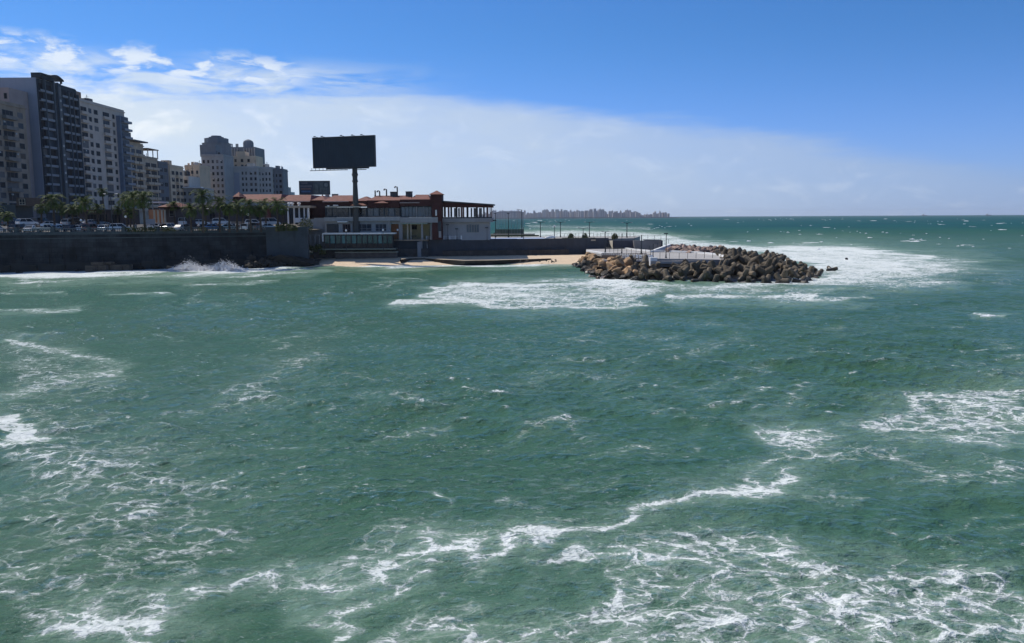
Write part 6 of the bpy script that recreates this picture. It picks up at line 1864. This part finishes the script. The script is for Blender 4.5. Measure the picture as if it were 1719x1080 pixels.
railing('ramp_railing', [(XX(1066, 217.8), 217.8), (XX(1110, 217.8), 217.8)], ZZ(1090, 403, 217.8), 1.2, 5, 'sparse railing posts on top of the warm grey ramp wall', rails=1)
# ---------------------------------------------------------------- breakwater
def gp_(px, py, z=0.0):
    g = G(px, py, z); return (g.x, g.y)
BW = [gp_(962, 445), gp_(978, 452), gp_(990, 463), gp_(1010, 469), (gp_(1100, 473)), gp_(1200, 475), gp_(1300, 476), gp_(1360, 474), gp_(1382, 463),
      gp_(1345, 444, .6), gp_(1300, 432, 1.5), gp_(1262, 421, 2.2), gp_(1200, 415, 3.0), gp_(1130, 413, 3.0), (XX(1100, 222), 222), (XX(1020, 222), 222), (XX(980, 214), 214)]
def bw_sd(x, y):
    d = 1e9; ins = False; n = len(BW)
    for i in range(n):
        x0, y0 = BW[i]; x1, y1 = BW[(i + 1) % n]
        dx, dy = x1 - x0, y1 - y0
        t = max(0, min(1, ((x - x0) * dx + (y - y0) * dy) / (dx * dx + dy * dy + 1e-9)))
        d = min(d, math.hypot(x - x0 - t * dx, y - y0 - t * dy))
        if (y0 > y) != (y1 > y) and x < (x1 - x0) * (y - y0) / (y1 - y0) + x0: ins = not ins
    return d if ins else -d
DZ = 2.75
def bw_h(x, y):
    d = bw_sd(x, y)
    tip = max(0.0, min(1.0, (x - 44) / 14))
    cap = 1.0 if (x < 43 and y < 156) else DZ - .7 - .7 * tip
    k = .30 if x > 26 else .30 + .35 * min(1, (26 - x) / 5)
    if x < 20.3 and y > 152: cap = 2.25
    return min(cap, -.55 + k * max(d, -1))
b = MB(); nx, ny = 60, 60; vs = []
xa, xb, ya, yb = 10, 66, 134, 224
for j in range(ny):
    for i in range(nx):
        x = xa + (xb - xa) * i / (nx - 1); y = ya + (yb - ya) * j / (ny - 1)
        vs.append((x, y, bw_h(x, y) - (.75 if bw_sd(x, y) > 0 else 2)))
b.add(vs, [(j * nx + i, j * nx + i + 1, (j + 1) * nx + i + 1, (j + 1) * nx + i) for j in range(ny - 1) for i in range(nx - 1)])
struct('breakwater_core', b, M_ROCKD)

# deck outline on its own level
DECK = [gp_(984, 423, DZ), gp_(984, 417.5, DZ), gp_(1038, 416.5, DZ), gp_(1066, 420.5, DZ), gp_(1092, 423.5, DZ), gp_(1115, 422.8, DZ), gp_(1165, 425, DZ), gp_(1205, 429, DZ), gp_(1217, 433, DZ), gp_(1212, 437, DZ), gp_(1140, 438.5, DZ), gp_(1093, 438.5, DZ), gp_(1090, 433, DZ), gp_(1040, 428.5, DZ), gp_(1010, 427, DZ)]
dk = thing('breakwater_walkway', (DECK[7][0], DECK[7][1], DZ), 'pale concrete walkway with white kerbs running out over the tetrapods', 'walkway')
b = MB(); b.prism(DECK, DZ - .5, DZ); b.build('deck', M_DECK, dk)
def edge_strip(pts, w, z0, z1, m, nm):
    b = MB()
    for p, q in zip(pts[:-1], pts[1:]):
        d = Vector((q[0] - p[0], q[1] - p[1])); n_ = Vector((-d.y, d.x)).normalized() * w
        b.prism([p, q, (q[0] + n_.x, q[1] + n_.y), (p[0] + n_.x, p[1] + n_.y)], z0, z1)
    return b.build(nm, m, dk)
edge_strip(DECK[3:9], .7, DZ + .003, DZ + .35, M_WHITE, 'rear_kerb')
edge_strip([DECK[0], DECK[14], DECK[13], DECK[12]], .9, DZ + .003, DZ + .35, M_WHITE, 'white_edge')
edge_strip([DECK[1], DECK[2], DECK[3]], .6, DZ + .01, DZ + .30, M_WHITE, 'white_edge')
a = gp_(1091, 438, DZ); c = gp_(1103, 438, DZ)
b = MB(); b.box(a[0], c[0], a[1] - .5, a[1] + .9, DZ - .9, DZ + .62); b.build('white_block', M_WHITE, dk)
a = gp_(1103.2, 438, DZ); c = gp_(1214, 437, DZ)
b = MB(); b.prism([(a[0], a[1] - .45), (c[0], c[1] - .45), (c[0], c[1] + .1), (a[0], a[1] + .1)], DZ - 1.1, [DZ + .42, DZ + .1, DZ + .1, DZ + .42]); b.build('front_parapet', mat('parapet_grey', (.22, .22, .23), .9, .12, .5, streak=.3), dk)
a = gp_(1140, 440.5, DZ - .6); c = gp_(1205, 440.5, DZ - .6)
b = MB(); b.box(a[0], c[0], a[1] - .6, a[1] + .6, DZ - 1.6, DZ - .5); b.build('lower_step', M_WARMC, dk)
# footbridge deck over the stones
fbp = [gp_(1014, 437, DZ - .2), gp_(1091, 437.4, DZ - .2)]
fb = thing('footbridge', (fbp[0][0], fbp[0][1], DZ - .2), 'low footbridge with a brown grille and white edge beam above the sandy boulders', 'footbridge')
x0, y0 = fbp[0]; x1, y1 = fbp[1]
b = MB(); b.prism([(x0, y0), (x1, y1), (x1, y1 + 4.5), (x0, y0 + 4.5)], DZ - .45, DZ - .25); b.build('deck', M_DECK, fb)
b = MB(); b.prism([(x0, y0 - .15), (x1, y1 - .15), (x1, y1 - .01), (x0, y0 - .01)], DZ - .45, DZ - .17); b.build('edge_beam', mat('beam_pale', (.62, .57, .54), .7, .1, 1), fb)
gm = mat('grille_brown', (.20, .15, .12), .7, .2, 1)
b = MB()
for k in range(26):
    t = k / 25; x = x0 + (x1 - x0) * t; y = y0 + (y1 - y0) * t + 4.2
    b.box(x - .05, x + .05, y - .03, y + .03, DZ - .25, DZ + .9)
b.prism([(x0, y0 + 4.3), (x1, y1 + 4.3), (x1, y1 + 4.36), (x0, y0 + 4.36)], DZ - .2, DZ + .55)
b.prism([(x0, y0 + 4.15), (x1, y1 + 4.15), (x1, y1 + 4.25), (x0, y0 + 4.25)], DZ + .9, DZ + 1.0)
b.build('grille', gm, fb)
for k in range(5):
    t = k / 4; x = x0 + (x1 - x0) * t; y = y0 + (y1 - y0) * t
    b = MB(); b.tube([(x, y + .1, DZ - .3), (x, y + .1, DZ + .95)], .05, 6); b.build('post', gm, fb)
for z in (.45, .93):
    b = MB(); b.tube([(x0, y0 + .1, DZ + z), (x1, y1 + .1, DZ + z)], .03, 5); b.build('rail', gm, fb)
for k in range(4):
    t = (k + .5) / 4; x = x0 + (x1 - x0) * t; y = y0 + (y1 - y0) * t + .6
    b = MB(); b.box(x - .18, x + .18, y, y + .36, .2, DZ - .45); b.build('pier', M_ROCKP, fb)
# white plastic chairs lined up on the footbridge
CH0 = None
for k in range(9):
    px = 1037 + k * 5.6; g = G(px, 433.5, DZ - .25)
    t = (g.x - x0) / (x1 - x0); x = g.x; y = y0 + (y1 - y0) * t + 1.9; z = DZ - .25
    lab = 'white plastic chair in the row on the footbridge'
    if CH0 is None:
        r = thing('plastic_chair', (0, 0, 0), lab, 'chair', 'white chairs on the footbridge')
        b = MB(); b.box(-.26, .26, -.26, .26, .42, .47); b.build('seat', M_WHITE, r)
        b = MB(); b.add([(-.26, .2, .45), (.26, .2, .45), (.24, .36, .98), (-.24, .36, .98), (-.26, .25, .45), (.26, .25, .45), (.24, .41, .98), (-.24, .41, .98)], [(0, 1, 2, 3), (7, 6, 5, 4), (0, 4, 5, 1), (1, 5, 6, 2), (2, 6, 7, 3), (3, 7, 4, 0)]); b.build('backrest', M_WHITE, r)
        for sx in (-.23, .23):
            for sy in (-.23, .23):
                b = MB(); b.tube([(sx, sy, .42), (sx * 1.15, sy * 1.15, 0)], .03, 5); b.build('leg', M_WHITE, r)
            b = MB(); b.box(sx - .03, sx + .03, -.22, .26, .66, .70); b.build('armrest', M_WHITE, r)
        CH0 = r
    else:
        r = copy_tree(CH0)
    r.location = (x, y, z); r.rotation_euler = (0, 0, random.Random(k).uniform(-.6, .6) + (3.14 if k % 3 == 0 else 0))
# railings on the walkway
z = DZ
railing('walkway_railing', [gp_(1017, 424, z), gp_(1040, 425.5, z), gp_(1092, 428.5, z)], z, 1.15, 11, 'dark post railing along the inner walkway before the plum wall')
railing('walkway_railing', [gp_(1092, 434, z), gp_(1140, 435, z), gp_(1210, 433, z)], z, 1.2, 9, 'dark post railing along the outer walkway above the tetrapods', rails=1)
railing('slope_railing', [gp_(1090, 421.5, z), gp_(1122, 416.5, z)], [z + .1, z + 1.2], 1.15, 6, 'dark railing climbing the white slope right of the ramp wall', rails=1)
sl = thing('white_slipway', gp_(1100, 420, z) + (z,), 'white sloping slipway edge climbing behind the walkway', 'slipway')
b = MB(); p, q = gp_(1092, 423, z), gp_(1126, 415.5, z + .3)
b.prism([p, (q[0], q[1]), (q[0], q[1] + 2.2), (p[0], p[1] + 2.2)], DZ - .6, [DZ + .1, DZ + 1.1, DZ + 1.1, DZ + .1]); b.build('slab', M_WHITE, sl)
for px, pyt, pyb, lab, rd, st in (
        (1016.2, 389, 424.5, 'dark twin post lamp at the left end of the inner walkway', .10, 'double'),
        (1044, 394, 425.5, 'slim dark post in the middle of the inner walkway', .08, 'plain'),
        (1077, 396, 427, 'thick dark post at the right end of the inner walkway', .13, 'plain'),
        (1118.6, 393, 433.5, 'tall dark lamp post with a short bracket on the outer walkway', .09, 'box'),
        (1096.5, 411, 433, 'short dark post on the white block', .08, 'plain')):
    x, y = gp_(px, pyb, DZ)
    lamp(px, pyt, y, DZ, lab, st, rd, .7)

# ---- stones and tetrapods
def rock_mesh(seed, m, sub=2):
    rnd = random.Random(seed)
    import bmesh as bm_
    bm = bm_.new()
    bm_.ops.create_icosphere(bm, subdivisions=3, radius=1.0)
    sx, sy, sz = rnd.uniform(.8, 1.25), rnd.uniform(.7, 1.1), rnd.uniform(.5, .8)
    pl = [(Vector((rnd.gauss(0, 1), rnd.gauss(0, 1), rnd.gauss(0, 1))).normalized(), rnd.uniform(.42, .78)) for _ in range(9)]
    for v in bm.verts:
        c = v.co.copy()
        for n_, d in pl:
            k = c.dot(n_)
            if k > d: c -= n_ * (k - d)
        c += c.normalized() * rnd.uniform(-.03, .03)
        v.co = Vector((c.x * sx, c.y * sy, c.z * sz))
    me = bpy.data.meshes.new('boulder'); bm.to_mesh(me); bm.free(); me.materials.append(m)
    return me
ROCKM = {k: [rock_mesh(100 + i + 10 * j, m) for i in range(5)] for j, (k, m) in enumerate((('dark', M_ROCKD), ('sandy', M_ROCKS), ('pink', M_ROCKP)))}
def boulder(x, y, z, s, kind, label, group, rnd, flat=False):
    ob = bpy.data.objects.new('boulder', rnd.choice(ROCKM[kind])); COL.objects.link(ob)
    ob.location = (x, y, z); ob.scale = (s, s * rnd.uniform(.8, 1.1), s * rnd.uniform(.75, 1.05))
    ob.rotation_euler = (rnd.uniform(-.3, .3) if flat else rnd.uniform(-.7, .7), rnd.uniform(-.3, .3) if flat else rnd.uniform(-.7, .7), rnd.uniform(0, 6.28))
    tag(ob, label, 'boulder', group); return ob
def tetra_mesh(seed):
    rnd = random.Random(seed)
    b = MB()
    dirs = [Vector((0, 0, 1))] + [Vector((math.cos(a) * .943, math.sin(a) * .943, -.333)) for a in (0, 2.0944, 4.18879)]
    for d in dirs:
        L = 1.5
        b.tube([d * .0, d * .25, d * (L * .93), d * L], [.50, .50, .36, .27], 9)
    me_o = b.build('tetrapod', M_TETRA, None)
    me = me_o.data; bpy.data.objects.remove(me_o)
    return me
TET = tetra_mesh(1)
rnd = random.Random(77)
def sample(n, mind, test, box, rr):
    out = []; tries = 0
    while len(out) < n and tries < 60000:
        tries += 1
        x = rr.uniform(box[0], box[1]); y = rr.uniform(box[2], box[3])
        if not test(x, y): continue
        if all((x - a) ** 2 + (y - b_) ** 2 > mind * mind for a, b_ in out): out.append((x, y))
    return out
def in_poly(x, y, P):
    ins = False; n = len(P)
    for i in range(n):
        x0, y0 = P[i]; x1, y1 = P[(i + 1) % n]
        if (y0 > y) != (y1 > y) and x < (x1 - x0) * (y - y0) / (y1 - y0) + x0: ins = not ins
    return ins
def off_deck(x, y):
    if in_poly(x, y, DECK): return False
    # keep clear of the footbridge
    if x0_f - 1 < x < x1_f + .5 and y > y0_f - 1.2: return False
    return True
x0_f, y0_f, x1_f = x0, y0, x1
XS = W(1052, 460, 148).x       # left of this the armour is sandy stone
def t_tet(x, y):
    if x < XS or not in_poly(x, y, BW): return False
    if not off_deck(x, y): return False
    if in_poly(x, y - 1.6, DECK) and x < 40: pass
    if y > 168 and x < W(1205, 430, y).x: return False
    if y > y0_f - 2.2 and x < x1_f + 1.5: return False
    return True
tp = sample(175, 2.05, t_tet, (XS, 64, 134, 222), rnd)
tp.sort(key=lambda p: p[1])
for i, (x, y) in enumerate(tp):
    ob = bpy.data.objects.new('tetrapod', TET); COL.objects.link(ob)
    h = bw_h(x, y)
    nearw = min(1, max(0, bw_sd(x, y)) / 5)
    ob.location = (x, y, h + .2 + rnd.uniform(-.1, .40) * (0.4 + nearw))
    s = rnd.uniform(1.0, 1.25) * (1.0 if x < 48 else .9)
    ob.scale = (s, s, s); ob.rotation_euler = (rnd.uniform(-3.1, 3.1), rnd.uniform(-1.2, 1.2), rnd.uniform(0, 6.28))
    if x < XS + 9 and y > 144: ob.location.z -= .45
    if x > 50: zn = ('tetrapod at the low outer tip of the breakwater', 'tetrapods at the outer tip')
    elif bw_sd(x, y) < 2.6 and y < 160: zn = ('wet tetrapod standing in the foam along the front waterline of the breakwater', 'tetrapods along the front waterline')
    elif y < 158: zn = ('tetrapod heaped on the front slope of the breakwater above the waterline row', 'tetrapods on the front slope')
    else: zn = ('tetrapod on the far crest of the breakwater beyond the end of the walkway', 'tetrapods on the far crest')
    tag(ob, zn[0], 'tetrapod', zn[1])
# a few washed over in the surf at the tip
for px, py, lab in ((1395, 455, 'lone tetrapod just off the tip of the breakwater, awash'), (1421, 436, 'small lone dark stone far out in the white surf right of the tip'), (1307, 431, 'single tetrapod standing apart in the foam behind the heap')):
    ob = bpy.data.objects.new('tetrapod' if 'tetra' in lab else 'boulder', TET if 'tetra' in lab else ROCKM['dark'][0]); COL.objects.link(ob)
    g = G(px, py); ob.location = (g.x, g.y, .1); ob.rotation_euler = (.6, 1.1, px); ob.scale = (.5, .5, .5) if px == 1421 else (.9, .9, .9); tag(ob, lab, 'tetrapod' if 'tetra' in lab else 'boulder')
# sandy armour stones at the left head
def t_sand(x, y):
    return in_poly(x, y, BW) and x < XS + 1.5 and (y < y0_f + 3.5 or x < x0_f + .5) and not in_poly(x, y, DECK)
sp_ = sample(105, 1.15, t_sand, (9, XS + 2, 138, 205), rnd)
for x, y in sp_:
    s = rnd.uniform(.75, 1.35); d = bw_sd(x, y)
    wet = d < 2.2 and rnd.random() < .8
    boulder(x, y, bw_h(x, y) + .25 * s, s, 'dark' if wet else 'sandy', 'wet dark boulder at the waterline of the left breakwater head' if wet else 'sandy brown boulder piled on the left head of the breakwater', 'wet boulders of the breakwater head' if wet else 'sandy boulders of the breakwater head', rnd)
for px in range(1060, 1092, 5):
    g = G(px, 441, 2.0); boulder(g.x, g.y, 1.7, rnd.uniform(.6, .9), 'sandy', 'sandy brown boulder piled on the left head of the breakwater', 'sandy boulders of the breakwater head', rnd)
# pinkish stones behind the walkway
def t_pink(x, y):
    return in_poly(x, y, BW) and y > 186 and W(1122, 415, y).x < x < W(1215, 415, y).x and not in_poly(x, y, DECK) and not in_poly(x, y + 1, DECK)
for x, y in sample(85, 1.45, t_pink, (30, 56, 180, 222), rnd):
    boulder(x, y, DZ + rnd.uniform(-.2, .45), rnd.uniform(.7, 1.15), 'pink', 'pinkish rough boulder in the bank behind the walkway', 'pinkish boulders behind the walkway', rnd)

# foot of the sea wall
for i, (px, py, w_, lab) in enumerate(((154, 447, 1.1, 'first squared block from the left at the foot of the sea wall'), (172, 446, 1.15, 'second squared block from the left at the foot of the sea wall'), (195, 446, 1.2, 'third squared block from the left at the foot of the sea wall'), (214, 448, .8, 'rightmost squared block at the foot of the sea wall, half broken'), (165, 437, 1.3, 'flat long block lying on top of the squared blocks'), (182, 437.5, 1.0, 'short flat block beside the long one on top of the squared blocks'))):
    g = G(px, 450); b = MB(); h = 1.35 if i < 4 else .6; z0 = -.1 if i < 4 else 1.28
    yy = wall_y(g.x) - 1.6 + (.4 if i > 3 else 0); g = W(px, py, yy)
    b.box(-w_, w_, -.8, .9, 0, h)
    ob = b.build('stone_block', mat('block_brown', (.10, .08, .06), .9, .35, 1.0, .05, 3), None)
    ob.location = (g.x, yy, z0 + .05); ob.rotation_euler = (0, 0, .05 * ((i * 37) % 5 - 2))
    md = ob.modifiers.new('bevel', 'BEVEL'); md.width = .12; md.segments = 2
    tag(ob, lab, 'stone block')
for px, s, lab in ((262, 1.3, 'large rounded boulder at the foot of the wall left of the spray'), (284, .7, 'small rounded boulder between the large one and the spray'), (297, .5, 'smallest boulder just left of the spray'), (240, .6, 'small low boulder right of the squared blocks'), (130, .7, 'dark low boulder left of the squared blocks'), (30, .8, 'dark boulder under the left end of the sea wall')):
    g = G(px, 455); yy = wall_y(g.x) - 1.3; g = W(px, 450, yy)
    boulder(g.x, yy, .25, s, 'dark' if s < .7 else 'sandy' if px in (284,) else 'dark', lab, None, random.Random(px), True)
rr = random.Random(6)
b = MB(); A_, B_2 = G(405, 450), G(530, 446.5)
b.add([(A_.x, A_.y - 2.6, -.6), (B_2.x, B_2.y - .5, .1), (B_2.x, B_2.y + 6.5, 1.2), (A_.x + 8, A_.y + 3.2, 2.8), (A_.x, A_.y + 2.0, .2)], [(0, 1, 2, 3, 4)])
struct('rubble_slope', b, M_ROCKD)
lab2 = 'dark rubble boulder on the slope below the pale concrete wall'
for k in range(80):
    t = k / 79
    px = 412 + 118 * rr.random(); 
    yy = 187 + (px - 400) * .085 - rr.uniform(0, 3.6)
    top = 5.0 if px > 455 else 2.6
    d = (187 + (px - 400) * .085) - yy
    z_ = max(0.0, (3.6 - d) / 3.6 * (2.6 if px < 480 else 1.4))
    g = W(px, 430, yy)
    boulder(g.x, yy, z_ * .8 + .1, rr.uniform(.6, 1.2), 'dark', lab2, 'rubble below the pale concrete wall', rr, True)
# stones scattered on the sand
for k in range(26):
    px = rr.uniform(868, 935); g = G(px, rr.uniform(435.5, 439.5), .95)
    boulder(g.x, g.y, .8, rr.uniform(.14, .36), 'dark', 'small dark stone scattered on the sand near the breakwater', 'stones scattered on the sand', rr, True)

# ---------------------------------------------------------------- distant city across the bay
FM = [mat('far_render_rose', (.36, .33, .33), .9, .1, .02), mat('far_render_grey', (.33, .34, .37), .9, .1, .02), mat('far_render_pale', (.44, .42, .41), .9, .1, .02)]
YF = 4700.0
b = MB()
pts = [(560, 368, 1), (880, 366.2, 1.4), (1000, 365.7, 1.4), (1110, 365.0, 1.2), (1135, 364.8, .4), (1142, 364.6, .2)]
f_ = [(XX(p, YF - 60, 365), YF - 60) for p, _, _ in pts]; bk_ = [(XX(p, YF - 60, 365), YF + 900) for p, _, _ in pts][::-1]
b.prism(f_ + bk_, -2, [7] * 4 + [4, 2] + [2, 4] + [7] * 4)
struct('headland', b, mat('far_land', (.28, .25, .22), .95, .2, .01))
def far_top(px):
    P = [(828, 356), (838, 355), (841, 351), (843, 355), (862, 354), (875, 353.5), (884, 357), (890, 358), (897, 353), (905, 354), (915, 353), (925, 354), (935, 352.5), (945, 353.5), (960, 354), (975, 353.5), (990, 352.5), (1005, 352), (1015, 353), (1019, 357), (1025, 353.5), (1040, 354), (1050, 353.5), (1062, 354), (1070, 357), (1078, 360), (1084, 358), (1092, 359), (1100, 357.5), (1112, 357), (1120, 357), (1121, 362), (1135, 364)]
    for (xa, ya), (xb, yb) in zip(P[:-1], P[1:]):
        if px <= xb: return ya + (yb - ya) * (px - xa) / (xb - xa)
    return 364
rf_ = random.Random(12)
px = 800.0
gname = 'blocks of the distant city across the bay'
while px < 1121:
    w_ = rf_.uniform(2.2, 7.0); Y = YF + rf_.uniform(0, 300)
    top = far_top(px + w_ / 2) + rf_.choice((-1.8, -.6, 0, .8, 1.5, 2.6, 3.8))
    tall = rf_.random() < .10
    if tall: top -= 2.0; w_ *= .55
    x0_, x1_ = XX(px, Y, 360), XX(px + w_, Y, 360); zt_ = max(9, ZZ(px, top, Y))
    lab = 'slim hazy tower standing out of the distant skyline across the bay' if tall else 'hazy apartment block in the distant skyline across the bay'
    r = thing('distant_tower' if tall else 'distant_block', ((x0_ + x1_) / 2, Y, 4), lab, 'building', 'slim towers of the distant city' if tall else gname)
    b = MB(); b.box(x0_, x1_, Y, Y + 18, 4, zt_)
    if rf_.random() < .6: u = rf_.uniform(.1, .6); b.box(x0_ + (x1_ - x0_) * u, x0_ + (x1_ - x0_) * (u + .3), Y + 3, Y + 12, zt_, zt_ + rf_.uniform(2, 6))
    b.build('wall', rf_.choice(FM), r)
    # dark window strips are visible as faint vertical lines
    nb = 2 if w_ > 4 else 1
    for k in range(nb):
        bb = MB(); u = (k + .5) / nb; xm = x0_ + (x1_ - x0_) * u; bb.box(xm - .9, xm + .9, Y - .4, Y - .01, 8, zt_ - 3); bb.build('window_strip', mat('far_windows', (.16, .17, .20), .6, .1, .02), r)
    px += w_ * rf_.uniform(.55, .95)
for i, (px, py) in enumerate(((1659.5, 359.0), (1552, 361.0))):
    Y = 7000; g = W(px, py + 1, Y)
    r = thing('ship', (g.x, Y, 0), ('tiny ship on the horizon near the right edge' if i == 0 else 'fainter tiny ship on the horizon left of the other one'), 'ship')
    b = MB(); L = 22; b.add([(g.x - L, Y - 6, 5), (g.x + L, Y - 6, 6), (g.x + L * .85, Y - 4, -1), (g.x - L * .85, Y - 4, -1), (g.x - L, Y + 6, 5), (g.x + L, Y + 6, 6), (g.x + L * .85, Y + 4, -1), (g.x - L * .85, Y + 4, -1)], [(3, 2, 1, 0), (4, 5, 6, 7), (0, 1, 5, 4), (1, 2, 6, 5), (2, 3, 7, 6), (3, 0, 4, 7)]); b.build('hull', M_METALD, r)
    b = MB(); b.box(g.x - L * .7, g.x - L * .3, Y - 4, Y + 4, 5, 14); b.build('bridge', M_GREYR, r); b = MB(); b.tube([(g.x + 4, Y, 5), (g.x + 4, Y, 20)], .6, 6); b.build('mast', M_METALD, r)
# ---------------------------------------------------------------- sea air
hz = MB(); hz.box(-2200, 9500, -60, 13400, -9, 72)
ho = hz.build('haze', [bpy.data.materials.new('sea_air')])
hm = ho.data.materials[0]; hm.use_nodes = True
for nd in list(hm.node_tree.nodes):
    if nd.type != 'OUTPUT_MATERIAL': hm.node_tree.nodes.remove(nd)
pv = hm.node_tree.nodes.new('ShaderNodeVolumePrincipled')
pv.inputs['Color'].default_value = (0.80, 0.88, 1.0, 1)
pv.inputs['Density'].default_value = 0.000045
pv.inputs['Anisotropy'].default_value = 0.3
hm.node_tree.links.new(pv.outputs[0], hm.node_tree.nodes['Material Output'].inputs['Volume'])
tag(ho, kind='stuff')
